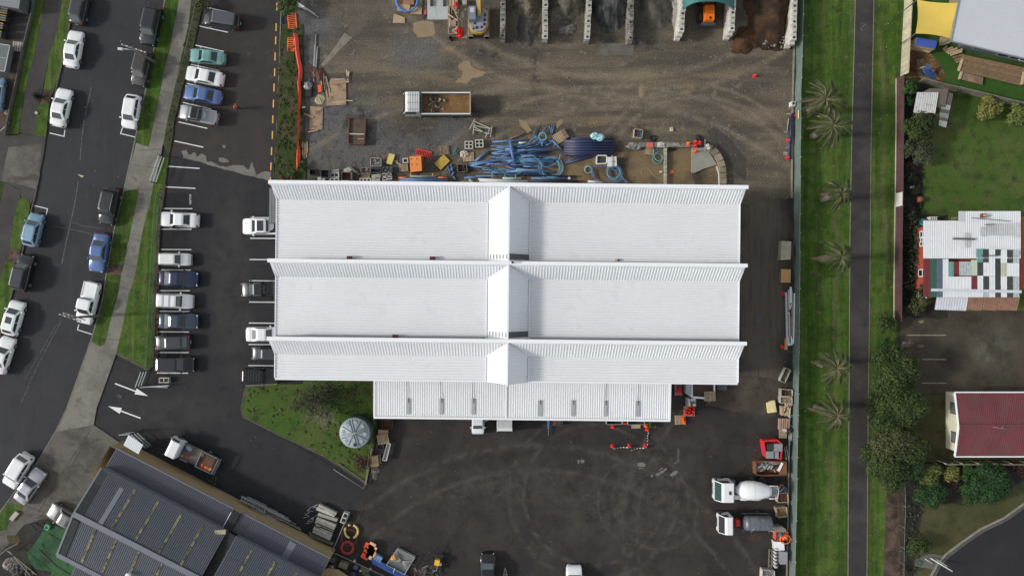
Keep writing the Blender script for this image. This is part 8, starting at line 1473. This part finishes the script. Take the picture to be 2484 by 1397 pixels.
for (u,v,w,h2,lab) in [(120,178,84,72,'grey plastic crate lid, lower left on the red skip'),(198,105,84,75,'grey plastic crate lid, upper right on the red skip'),(178,180,50,68,'grey plastic crate lid, lower middle on the red skip')]:block('plastic_crate',lab,'crate',E6,[(u-w/2,v-h2/2),(u+w/2,v-h2/2),(u+w/2,v+h2/2),(u-w/2,v+h2/2)],.3,m_gc,z=.95,group='crates on the red skip')
block('dark_crate','black plastic crate at the upper left on the red skip','crate',E6,[(85,70),(148,70),(148,132),(85,132)],.3,m_gfill,z=.9)
for i,(p,q) in enumerate([((262,100),(280,230)),((280,85),(300,210)),((268,130),(300,145)),((310,40),(305,240)),((318,30),(310,110))]):rod('scaffold_tube','steel tube in the bundle between the red skip and the fence','tube',E6,p,q,.05,m_gpip,.4,'tubes by the red skip')
t=crate('rusty_skip','rust-rimmed skip full of grey scrap beside the mixer','skip',D6,[(575,295),(640,285),(868,292),(868,418),(640,425),(575,415)],1.1,P('rust_brown_steel',(.17,.075,.035),.8,var=.3),m_scr,.7,wt=.10,lump=.2);
b=MB();b.box((0,0,0),(.06,1.1,.06));
for i in range(8):plank('bright metal strip among the scrap in the rusty skip',D6,(595+i*30,310+r_.uniform(-5,60)),(640+i*24,330+r_.uniform(-20,60)),.12,m_chan,1.0,.05,'scrap_strip','scrap','scrap in the rusty skip')
plank('white scrap panel propped in the rusty skip',D6,(830,300),(790,380),.28,m_trim,1.05,.06);board('rusty floor plate at the east end of the skip',D6,[(830,300),(862,296),(862,412),(790,415)],.95,P('orange_rust',(.22,.085,.03),.85,var=.3),th=.03)
pallet('dark pallet with pots beside the mixer',D6,800,490,0,1.1,m_plast)
for u,v,c2,lab in [(812,518,(.42,.16,.05),'rust-orange pot by the mixer rear'),(795,545,(.50,.52,.54),'pale pot by the mixer rear'),(845,548,(.12,.14,.22),'blue-grey pot by the mixer rear')]:t=thing('pot',lab,'pot',W(*D6(u,v),.14));b=MB();b.cyl((0,0),.22,0,.5,14,.26);b.build('body',P('pot_%d' % u,c2,.6,var=.15),t);b=MB();b.cyl((0,0),.18,.5,.51,12);b.build('filling',m_gfill,t)
crate('timber_crate','open timber crate of rusty bits by the fence, upper of two','crate',D6,[(780,595),(885,590),(888,682),(785,684)],.7,m_palt,P('rust_fill',(0,0,0)),.7,lump=.1);crate('timber_crate','open timber crate of tan offcuts by the fence, lower of two','crate',D6,[(770,738),(872,728),(880,818),(790,830)],.8,m_palt,P('tan_fill',(.22,.15,.08),.9,var=.4,scale=5),.7,lump=.12);board('slanting side board of the lower timber crate',D6,[(755,735),(770,735),(775,825),(765,820)],.5,m_palt,th=.05)
crate('tool_bin','grey bin with red rim full of orange and blue gear by the fence','bin',D6,[(770,965),(880,965),(885,1045),(765,1050)],.9,P('faded_red_rim',(.55,.10,.06),.6),P('mixed_gear',(.30,.20,.17),.6,var=.7,scale=9),.8,lump=.15);block('steel_cabinet','olive-grey cabinet above the red-rimmed bin','cabinet',D6,[(742,915),(820,912),(865,940),(865,965),(768,965)],1.0,P('olive_grey',(.21,.21,.17),.7));coil('hose_coil','orange hose draped on the red-rimmed bin',D6,825,1015,.6,.04,2,m_ora,.95,cat='hose coil',oval=.8);plank('pale pipe bracket left of the olive cabinet',D6,(715,955),(765,970),.16,m_blk,.6)
for u,v,c2 in [(815,995,(.07,.12,.25)),(840,1030,(.85,.2,.04)),(860,1020,(.85,.25,.05))]:b=heap(6,6,.5,.4,0,.25,int(u));solo(b,'gear_bundle',P('gear_%d' % u,c2,.6,var=.3),{815:'blue gear bundle in the red-rimmed bin',840:'orange gear bundle in the red-rimmed bin, left',860:'orange gear bundle in the red-rimmed bin, right'}[u],'gear',W(*D6(u,v),.95))
t=block('steel_cabinet','plain white cabinet top below the red-rimmed bin','cabinet',D6,[(750,1062),(845,1065),(852,1145),(760,1148)],.9,m_plate,m_trim)
t=thing('stillage','dark barred steel rack lying near the fence at bottom right','rack',W(*D6(742,1222)))
for i in range(4):b=MB();b.beam(W(*D6(702+i*28,1130),.4)-t.location,W(*D6(696+i*28,1318),.4)-t.location,.12,.1);b.build('long_bar',P('taupe_steel',(.17,.155,.135),.7),t)
for i in range(4):b=MB();b.beam(W(*D6(700,1150+i*48),.5)-t.location,W(*D6(795,1150+i*48),.5)-t.location,.07,.08);b.build('cross_bar',P('taupe_steel',(0,0,0)),t)
t=block('ibc_tank','grey ribbed liquid container by the fence at bottom right','container',D6,[(808,1155),(880,1165),(878,1280),(808,1282)],1.1,P('mid_grey_plastic',(.27,.275,.28),.6,var=.1),P('mid_grey_plastic',(0,0,0)))
for i in range(6):b=MB();b.box((-.95,-1.1+i*.42,.6),(.16,.22,1.0));b.build('rib',m_mesh_w,t)
crate('scrap_bin','grey bin of planks cut off by the bottom edge near the fence','bin',D6,[(640,1335),(755,1345),(755,1450),(635,1450)],.9,m_blk,m_scr,.8,lump=.15)
# ---------------------------------------------------------------- by the tan wall: aluminium, blocks, coils
r_=random.Random(99);m_alu=P('aluminium',(.36,.37,.38),.4,.5,var=.25,scale=2,rnd=.3)
t=thing('aluminium_ladder','ribbed aluminium stair section lying against the tan wall','ladder',W(*D2(1060,850)))
for p,q in (((940,770),(1190,880)),((930,800),(1175,930))):b=MB();b.beam(W(*D2(*p),.9)-t.location,W(*D2(*q),.9)-t.location,.12,.3);b.build('rail',m_alu,t)
for i in range(10):k=(i+.5)/10;b=MB();b.beam(W(940*0+D2(940+250*k,770+110*k)[0],D2(940+250*k,770+110*k)[1],.9)-t.location,W(*D2(930+245*k,800+130*k),.9)-t.location,.10,.08);b.build('rung',m_alu,t)
for i in range(34):
    u,v=r_.uniform(960,1250),0;k=r_.uniform(0,1);o=r_.uniform(0,130);L=r_.uniform(180,420);u=950+k*260;v=745+k*150+o*.7;u -= o*.1
    plank('aluminium length in the loose stack beside the tan wall',D2,(u,v),(u+L*.9,v+L*.44+r_.uniform(-14,14)),r_.uniform(.05,.14),m_alu,r_.uniform(.1,.6),.08,'aluminium_length','aluminium length','aluminium stack by the tan wall')
for i in range(18):u,v=r_.uniform(250,340),r_.uniform(720,880);plank('thin scrap rod at the end of the aluminium stack',D3,(u,v),(u+r_.uniform(-70,70),v+r_.uniform(-50,50)),.05,m_alu,r_.uniform(.1,.4),.05,'scrap_rod','rod','scrap rods by the concrete lengths')
for i,(p,q,w,m) in enumerate([((375,705),(545,790),.34,0),((355,735),(530,805),.34,1),((370,790),(555,850),.36,0),((355,830),(540,905),.36,0),((345,860),(525,935),.4,0),((350,885),(515,955),.36,0),((385,915),(510,970),.3,0),((325,925),(500,1000),.4,0),((320,950),(490,1030),.36,0)]):
    plank(['topmost concrete length in the stack by the yellow coil','pale cream-edged concrete length near the top of the stack','third concrete length from the top of the stack','fourth concrete length from the top of the stack','fifth concrete length from the top of the stack','sixth concrete length from the top of the stack','short seventh concrete length in the stack','eighth concrete length, jutting left','lowest concrete length in the stack, jutting left'][i],D3,p,q,w,P('concrete_length',(.33,.32,.28),.9,var=.25,rnd=.12,scale=2) if not m else m_wht,.35,.5,'concrete_length','concrete length')
for i in range(6):plank('rusty lattice bar against the foot of the tan wall',D3,(275+i*3,965+i*9),(520-i*3,1075+i*4),.06,P('dark_lattice',(.13,.12,.10),.8,var=.3),.25+.05*i,.05,'lattice_bar','bar','lattice bars by the tan wall')
holed('white two-hole precast unit upended by the gate post',D3,620,835,ang(30,-75),1.2,.55,.7,n=2);rod('gate_rail','long slanting grey rail from the tan wall to the white precast unit','rail',D3,(665,790),(500,1160),.06,P('dull_rail',(.22,.215,.19),.6),.9,None,False);rod('gate_rail','thin grey rail running along the bottom yard edge','rail',D3,(510,1165),(1010,1397),.05,P('dull_rail',(0,0,0)),.8,None,False)
m_ylw=P('yellow_conduit',(.62,.53,.16),.5,var=.12)
for s0,ar,lab in [(-1.25,.40,'right-hand arc of fat yellow conduit coil'),(2.55,.30,'left-hand arc of fat yellow conduit coil'),(1.72,.05,'short top scrap of the yellow conduit coil')]:coil('conduit_coil',lab,D3,692,955,.80,.14,1,m_ylw,.1,ar,'conduit coil',0,0,start=s0)
coil('conduit_coil','fat red conduit coil below the yellow one',D3,652,1115,.80,.07,2,P('coil_red',(.42,.05,.045),.5,var=.15),.05,1,'conduit coil',0,0);coil('conduit_coil','inner ring of the red conduit coil',D3,652,1115,.64,.08,2,P('coil_red',(0,0,0)),.08,1,'conduit coil',0,0);coil('conduit_coil','thin red hoop between the yellow and red coils',D3,670,1018,.95,.025,1.05,P('coil_red',(0,0,0)),.3,1,'conduit coil',1,.03)
t=block('crate_stack','stack of orange crates on a pallet at the bottom yard edge','crates',E3,[(820,485),(975,575),(880,780),(735,715)],.5,m_rst,P('dark_orange_crate',(.36,.08,.02),.7,var=.3))
for u,v,w,c2 in [(830,540,70,(.80,.10,.02)),(900,520,60,(.75,.42,.26)),(885,610,70,(.85,.48,.28)),(905,665,60,(.82,.38,.14)),(810,620,60,(.80,.14,.02)),(780,700,70,(.75,.07,.02)),(850,705,60,(.85,.62,.42)),(930,580,50,(.80,.55,.36))]:b=MB();b.box((0,0,.1),(w/7.3/20*1.9,w/7.3/20*1.6,.2));solo(b,'orange_crate',P('crate_%d_%d' %(u,v),c2,.6,var=.12),'orange crate on the stacked crate pallet, '+{830:'upper left',900:'top edge',885:'centre',905:'right of centre',810:'left of centre',780:'lower left',850:'lower middle, palest',930:'upper right'}[u],'crate',W(*E3(u,v),.5),-.5)
t=block('crate_stack','pale blue wrapped crates next to the orange stack','crates',E3,[(970,680),(1085,745),(1040,830),(900,770)],.5,m_bpip,P('pale_blue_wrap',(.22,.40,.62),.5,var=.2,scale=4))
for i in range(6):x,y=(i % 3)*.34-.34,(i // 3)*.34-.2;b=MB();b.box((x*.9+y*.45,-x*.45+y*.9,.53),(.26,.26,.1),-.46);b.build('wrapped_block',P('pale_blue_wrap',(0,0,0)),t)
for i in range(7):rod('blue_conduit','long blue conduit in the bundle at the bottom edge','pipe',E3,(880+i*4,780+i*16-40),(1530+i*10,1070+i*22),.10,P('conduit_blue',(.055,.115,.38),.45,var=.1,rnd=.2),.45+.06*(i % 3),'blue conduit bundle at the bottom edge')
plank('white strap over the blue conduit bundle',E3,(1300,930),(1270,1005),.08,m_trim,.75)
t=thing('wire_stillage','square steel-framed cage of clear panels at the bottom edge','stillage',W(*E3(1400,810)));c=[W(*E3(*p),.6)-t.location for p in ((1350,590),(1650,740),(1470,1040),(1150,870))]
for z in (.08,.62):
    for i in range(4):b=MB();b.beam(Vector((c[i].x,c[i].y,z)),Vector((c[(i+1) % 4].x,c[(i+1) % 4].y,z)),.07,.07);b.build('frame_bar',m_gpip,t)
b=MB();b.prism([(q.x,q.y) for q in c],.1,.3);b.build('clear_panels',P('cloudy_panels',(.17,.185,.17),.3,var=.2),t)
for i in range(8):a=c[0].lerp(c[3],.1+i*.1);e=c[1].lerp(c[2],.15+((i*7) % 8)*.09);b=MB();b.beam(Vector((a.x,a.y,.5)),Vector((e.x,e.y,.5)),.045,.04);b.build('inner_bar',m_gpip,t)
for i in range(4):b=MB();b.box((c[i].x,c[i].y,.33),(.09,.09,.66));b.build('post',m_gpip,t)
b=heap(7,7,.62,.62,0,.3,70);solo(b,'orange_vest',P('orange_cloth',(.88,.36,.06),.7,var=.35,scale=6),'bundled orange work vest lying on the wire cage','vest',W(*E3(1275,750),.7),.4)
block('steel_cabinet','brown-grey chest in the yard corner under the workshop end','chest',E3,[(325,820),(475,865),(440,955),(290,905)],.7,m_oldw,P('taupe_lid',(.24,.19,.14),.8));t=thing('compressor','dark machine with a shiny drum in the corner by the workshop end','machine',W(*E3(200,800)));b=heap(9,10,1.4,1.9,.1,.8,71);b.build('casing',m_gfill,t);b=MB();b.tube([(-.35,-.55,.5),(.25,-.62,.5)],.3,16);b.build('drum',m_steel,t);b=MB();b.box((.1,.4,.6),(.6,.5,.4));b.build('motor',m_dkgrey,t)
for u,v,r,c2,lab in [(630,870,.27,(.06,.075,.16),'blue drum behind the bottom rail'),(825,1025,.27,(.02,.13,.07),'green drum at the bottom edge'),(580,1000,.3,(.035,.04,.09),'navy drum at the bottom edge')]:t=thing('drum',lab,'drum',W(*E3(u,v)));b=MB();b.cyl((0,0),r,0,.85,16);b.build('shell',P('drum_%d' % u,c2,.4,var=.1),t);b=MB();b.cyl((0,0),r*.88,.85,.87,16);b.build('head',P('drum_%d' % u,c2),t)
for i in range(5):plank('brown pallet board in the corner behind the bottom rail',E3,(690+i*9,900+i*32),(840+i*6,965+i*30),.1,m_oldw,.4,.06,group='boards behind the bottom rail')
board('tan corner roof of a low lean-to at the bottom edge',E3,[(-20,1000),(110,930),(300,960),(520,1110),(480,1300),(-40,1300)],1.6,m_tan,'corner_roof','lean-to roof',.12)
for u,v,lab in [(590,795,'white fitting on the bottom rail'),(700,960,'white fitting behind the bottom rail'),(870,935,'white tap post behind the bottom rail')]:b=MB();b.box((0,0,.15),(.25,.22,.3));solo(b,'pale_fitting',m_plate,lab,'fitting',W(*E3(u,v)),.4)
b=heap(14,12,2.6,1.9,0,.8,73);solo(b,'scrap_pile',P('dark_scrap',(.06,.055,.05),.7,.2,var=.8,scale=5),'dark scrap heap beside the small yellow engine','scrap',W(*E3(1960,1000)))
for i in range(12):u,v=r_.uniform(1650,2100),r_.uniform(880,1060);plank('pale metal bar in the scrap by the yellow engine',E3,(u,v),(u+r_.uniform(-120,120),v+r_.uniform(-90,90)),r_.uniform(.05,.12),m_steel if i % 2 else m_rst,.5+.04*i,.05,'scrap_bar','bar','scrap bars by the yellow engine')
t=thing('a_frame','narrow steel A-frame at the bottom edge beside the black SUV','frame',W(*D4(580,1370)))
for p,q in (((580,1330),(560,1420)),((580,1330),(600,1420)),((568,1385),(592,1385))):b=MB();b.beam(W(*D4(*p),.4)-t.location,W(*D4(*q),.4)-t.location,.07,.07);b.build('leg',m_gpip,t)
# entry: concrete block, drain
holed('grey two-hole concrete block by the entry gate',C2,188,1046,0,1.1,.55,.5,m_blk,2);crate('drain_grate','dark square drain in the entry lane','drain',C1,[(1140,1255),(1190,1270),(1180,1300),(1130,1285)],.012,m_plast,m_gfill,.5,z=.002,wt=.04)
plank('low grey rail beside the entry gate',C1,(1380,1185),(1620,1195),.12,m_gpip,.25)
# ---------------------------------------------------------------- childcare playground
t=thing('shade_sail','bright yellow four-cornered shade sail beside the childcare roof','shade sail');n=14;cs=[W(*A7(640,0),3.2),W(*A7(1047,30),3.6),W(*A7(968,378),3.2),W(*A7(625,328),3.6)];vs=[]
for j in range(n+1):
    for i in range(n+1):
        u,v=i/n,j/n;q=cs[0].lerp(cs[1],u).lerp(cs[3].lerp(cs[2],u),v);ce=(cs[0]+cs[1]+cs[2]+cs[3])/4;pull=.30*(4*u*(1-u)*(2*v-1)**2+4*v*(1-v)*(2*u-1)**2)*.5;q=q.lerp(ce,pull*.55);q.z -= .35*(4*u*(1-u))*(4*v*(1-v))*.4;vs.append(q)
b=MB();b.add(vs,[(j*(n+1)+i,(j+1)*(n+1)+i,(j+1)*(n+1)+i+1,j*(n+1)+i+1) for j in range(n) for i in range(n)],True);b.build('cloth',P('sail_yellow',(.70,.50,.09),.75,var=.05,scale=1),t)
for q in cs:b=MB();b.tube([(q.x+.25,q.y,0),(q.x,q.y,q.z)],.045,8);b.build('post',m_dkgrey,t)
t=thing('playhouse','timber play cubby with a blue roof under the yellow sail','playhouse',(0,0,0));block('cubby_roof','flat blue roof panel of the play cubby','cubby',A7,[(638,363),(838,400),(818,475),(622,438)],1.5,m_pine,P('royal_blue',(.06,.11,.42),.6,var=.05))
bpy.data.objects.remove(t)
board('timber ramp deck in front of the play cubby',A7,[(570,455),(620,440),(815,480),(760,510),(650,475)],.5,m_pine,'cubby_deck','deck',.3);t=thing('slide','small blue curved slide on the bark','slide',(0,0,0));pl=[W(*A7(715,650),1.2),W(*A7(735,695),.9),W(*A7(765,725),.5),W(*A7(805,745),.2)];b=MB()
for p_,q_ in zip(pl,pl[1:]):b.beam(p_,q_,.75,.06)
b.build('chute',P('slide_blue',(.045,.13,.36),.4,var=.1),t)
for s in (-.36,.36):
    b=MB()
    for p_,q_ in zip(pl,pl[1:]):nn=Vector((-(q_-p_).y,(q_-p_).x,0)).normalized()*s;b.beam(p_+nn+Vector((0,0,.1)),q_+nn+Vector((0,0,.1)),.06,.2)
    b.build('side_wall',P('slide_blue',(0,0,0)),t)
b=MB();b.box((pl[0].x,pl[0].y,.6),(.5,.1,1.15));b.build('ladder',m_pine,t)
for u,v,lab in [(650,590,'left boulder beside the blue slide'),(675,635,'right boulder beside the blue slide')]:b=heap(6,6,.5,.4,.0,.3,int(v));solo(b,'boulder',P('brown_rock',(.16,.12,.08),.9),lab,'boulder',W(*A7(u,v)))
planks(thing('timber_walkway','pale timber walkway beneath the yellow sail corner','walkway'),A7(865,360),A7(975,375),A7(960,420),A7(850,455),7,.2,m_pine)
planks(thing('timber_walkway','timber stair landing at the top edge above the yellow sail','walkway'),A7(960,-30),A7(1045,-30),A7(1040,40),A7(955,35),6,.6,m_pine)
t=thing('terracotta_pot','terracotta pot tipped on the edge of the back lawn','pot',W(*B7(650,618)));b=MB();b.tube([(-.3,0,.32),(.25,0,.38)],[.3,.38],16);b.build('bowl',P('terracotta',(.24,.075,.045),.8,var=.15),t);b=MB();b.tube([(.26,0,.38),(.3,0,.385)],[.28,.28],16);b.build('mouth',m_gfill,t)
t=thing('white_chair','pale slatted bench against the patchwork house','bench',W(*B7(762,802)));
for i in range(4):b=MB();b.box((-.35+i*.24,0,.4),(.05,.35,.8));b.build('upright',m_plate,t)
for y in (-.18,.15):b=MB();b.box((0,y,.8),(1.0,.06,.06));b.build('rail',m_plate,t)
b=MB();b.cyl((0,0),.42,0,.5,18);solo(b,'paddling_pool',P('turquoise_plastic',(.08,.36,.40),.4),'turquoise tub at the corner of the patchwork house','tub',W(*B7(680,838)))
b=MB();b.box((0,0,.05),(.5,.3,.1));b.box((.1,.1,.15),(.2,.15,.1));solo(b,'garden_ornament',m_mesh_w,'small pale ornament in the garden bed','ornament',W(*B7(590,500)))
planks(thing('back_step','pale step boards by the back of the patchwork house','step'),B7(975,788),B7(1040,785),B7(1040,805),B7(970,815),3,.25,m_palg)
# ---------------------------------------------------------------- far-left industrial yard
t=None;m_bk=P('black_crate',(.022,.022,.024),.6);m_yb=P('yellow_crate_edge',(.50,.36,.05),.6);K0=K(0,0,4.107)
for i,(u,v) in enumerate(((20,120),(105,145),(15,200),(90,215),(-40,260),(62,290),(45,370),(-40,340))):
    c=thing('crate_pallet',['black and yellow crate stack, top row left','black and yellow crate stack, top row right','black and yellow crate stack, second row left','black and yellow crate stack, second row right','black and yellow crate stack, third row, at the left edge','black and yellow crate stack, third row right','black and yellow crate stack, lowest row','black and yellow crate stack, lowest row at the left edge'][i],'crates',W(*K0(u,v)),-.2,'black and yellow crate stacks');b=MB();b.box((0,0,.55),(.85,.62,1.1));b.build('crates',m_bk,c)
    for y in (-.30,0,.30):b=MB();b.box((0,y,1.12),(.86,.05,.06));b.build('yellow_edge',m_yb if y else P('pale_crate_edge',(.25,.24,.2),.6),c)
t=thing('box_trailer','grey covered trailer with silver rails at the left edge','trailer',W(*K0(30,575)));c=[W(*K0(*p),1.2)-t.location for p in ((-80,430),(98,455),(45,715),(-120,680))];b=MB();b.prism([(q.x,q.y) for q in c],.4,1.15,True);b.build('body',P('grey_tarp',(.11,.12,.12),.7,var=.12),t)
for i in range(4):q,r2=c[i],c[(i+1) % 4];b=MB();b.beam((q.x,q.y,1.18),(r2.x,r2.y,1.18),.07,.07);b.build('rail',m_post,t)
b=MB();b.beam((c[0].lerp(c[3],.5)*.98)+Vector((0,0,0)),c[1].lerp(c[2],.5),.04,.05);b.build('bow',m_post,t)
for sy in (0.0,.5):pass
b=MB();b.tube([(.9,-.2,.35),(1.1,-.25,.35)],.35,14);b.build('wheel',m_tyre,t);b=MB();b.beam((.0,-3.0,.5),(.35,-3.9,.45),.08,.08);b.build('drawbar',m_steel,t)
pallet('grey pallet beside the boundary wall',K0,185,470,-.1,1.15,m_blk,boards=5);b=heap(7,7,.6,.6,0,.5,81);solo(b,'white_sack',P('white_sack',(.42,.42,.38),.8,var=.2),'pale sack on the dirt near the left edge','sack',W(*K0(65,1120)))
sheet('dirt_patch',crop_pts(K0,[(-60,1020),(60,1030),(130,1000),(120,1120),(95,1230),(-60,1300)]),.004,P('reddish_dirt',(.075,.048,.038),.95,var=.35,scale=1.5,fine=(6,.3)));plank('thin pole leaning over the corner of the industrial yard',K0,(0,1310),(95,1220),.07,m_gpip,.3)
b=MB();b.box((0,0,.1),(.32,.3,.2));solo(b,'meter_box',P('cream_box',(.42,.40,.30),.8),'small cream meter box at the grass verge edge','meter box',W(*K0(370,1130),.1),-.5)
board('white utility lid on the lower-left grass verge',E1,[(310,75),(380,130),(245,285),(185,230)],.35,m_blk,'utility_cabinet','utility box',.28);block('dark_shed','dark corner roof strip at the top-left edge','roof',K0,[(-100,-60),(190,-60),(200,10),(185,90),(-100,40)],2.0,m_dkgrey,P('grey_roofing',(0,0,0)))
# bottom-left junk yard
t=thing('folding_mat','black folding frame on the dark ground beside the green floor','frame',W(*E1(700,390)))
for p,q in (((480,360),(690,270)),((480,360),(660,530)),((660,530),(900,410)),((690,270),(960,230)),((720,330),(800,450))):b=MB();b.beam(W(*E1(*p),.5)-t.location,W(*E1(*q),.5)-t.location,.06,.08);b.build('bar',m_plast,t)
b=MB();b.prism([(q.x,q.y) for q in [W(*E1(*p))-t.location for p in ((500,370),(690,290),(890,400),(665,510))]],.1,.15);b.build('mat',P('charcoal_mat',(.03,.028,.028),.9),t)
crate('mint_crate','mint green plastic crate on the edge of the green floor','crate',E1,[(935,345),(1000,385),(960,465),(885,425)],.45,P('mint_plastic',(.20,.55,.37),.5),P('mint_plastic',(0,0,0)),.5);
for i,(p,q) in enumerate((((960,520),(1220,680)),((780,850),(1140,1200)),((1140,1200),(1430,1370)),((840,740),(880,810)),((1310,1000),(1370,1180)),((1150,480),(1290,420)))):plank(['short black strip high on the green floor','longest black strip on the green floor','black strip running to the bottom edge of the green floor','small black strip at the left of the green floor','thin black strip at the right of the green floor','black strip at the top of the green floor'][i],E1,p,q,.12 if i in (1,2) else .07,m_plast,.15,.04,'black_strip','strip','black strips on the green floor')
b=heap(12,10,1.9,1.6,0,.6,83);solo(b,'scrap_pile',P('pink_grey_scrap',(.22,.185,.165),.8,var=.7,scale=6),'pinkish scrap heap in the bottom-left corner','scrap',W(*E1(220,1150),.1));b=heap(6,6,.6,.7,0,.4,84);solo(b,'blue_bag',P('navy_bag',(.035,.04,.14),.5,var=.3),'navy plastic bag beside the pinkish scrap heap','bag',W(*E1(385,1210),.1));b=heap(6,6,.45,.4,0,.3,85);solo(b,'terracotta_lump',P('terracotta',(0,0,0)),'terracotta lump at the corner of the concrete','pot',W(*E1(370,735),.1))
for p,q in (((120,860),(750,1370)),((180,880),(610,1380)),((110,860),(340,740)),((0,960),(120,860)),((620,1250),(680,1360))):plank('thin dark rail in the bottom-left junk yard',E1,p,q,.06,P('dull_rail',(0,0,0)),.9,.06,'fence_rail','rail','rails in the junk yard')
b=heap(16,12,3.0,2.2,0,.7,86);solo(b,'scrap_pile',P('dark_scrap',(0,0,0)),'dark heap behind the thin rails at the bottom left','scrap',W(*E1(450,1320),.1))
# ---------------------------------------------------------------- litter and leaves
lit=random.Random(123);b=MB()
for _ in range(80):
    x,y=lit.choice(((lit.uniform(1950,2055),lit.uniform(0,1397)),(lit.uniform(2125,2165),lit.uniform(0,700)),(lit.uniform(200,400),lit.uniform(0,900)),(lit.uniform(600,900),lit.uniform(940,1100))));q=W(x,y,.14);s=lit.uniform(.02,.055);a=lit.uniform(0,3);b.box((q.x,q.y,.13),(s*2,s,.02),a)
tag(b.build('litter',P('pale_litter',(.55,.54,.48),.8)),'tiny pale scraps of litter and petals scattered on the grass','litter',None,'stuff')
b=MB()
for _ in range(420):
    x,y=lit.uniform(780,1900),lit.uniform(90,430);q=W(x,y);s=lit.uniform(.03,.11);b.box((q.x,q.y,s*.4),(s*1.6,s,s*.8),lit.uniform(0,3),.7)
tag(b.build('loose_stones',P('pale_stones',(.24,.225,.19),.9,var=.4,scale=5)),'loose stones strewn over the upper yard dirt','stones',None,'stuff')
b=MB()
for _ in range(160):
    x,y=lit.uniform(900,1880),lit.uniform(1040,1390);q=W(x,y);s=lit.uniform(.02,.06);b.box((q.x,q.y,s*.4),(s*1.6,s,s*.8),lit.uniform(0,3),.7)
tag(b.build('grit',P('pale_stones',(0,0,0))),'grit scattered over the lower yard asphalt','grit',None,'stuff')
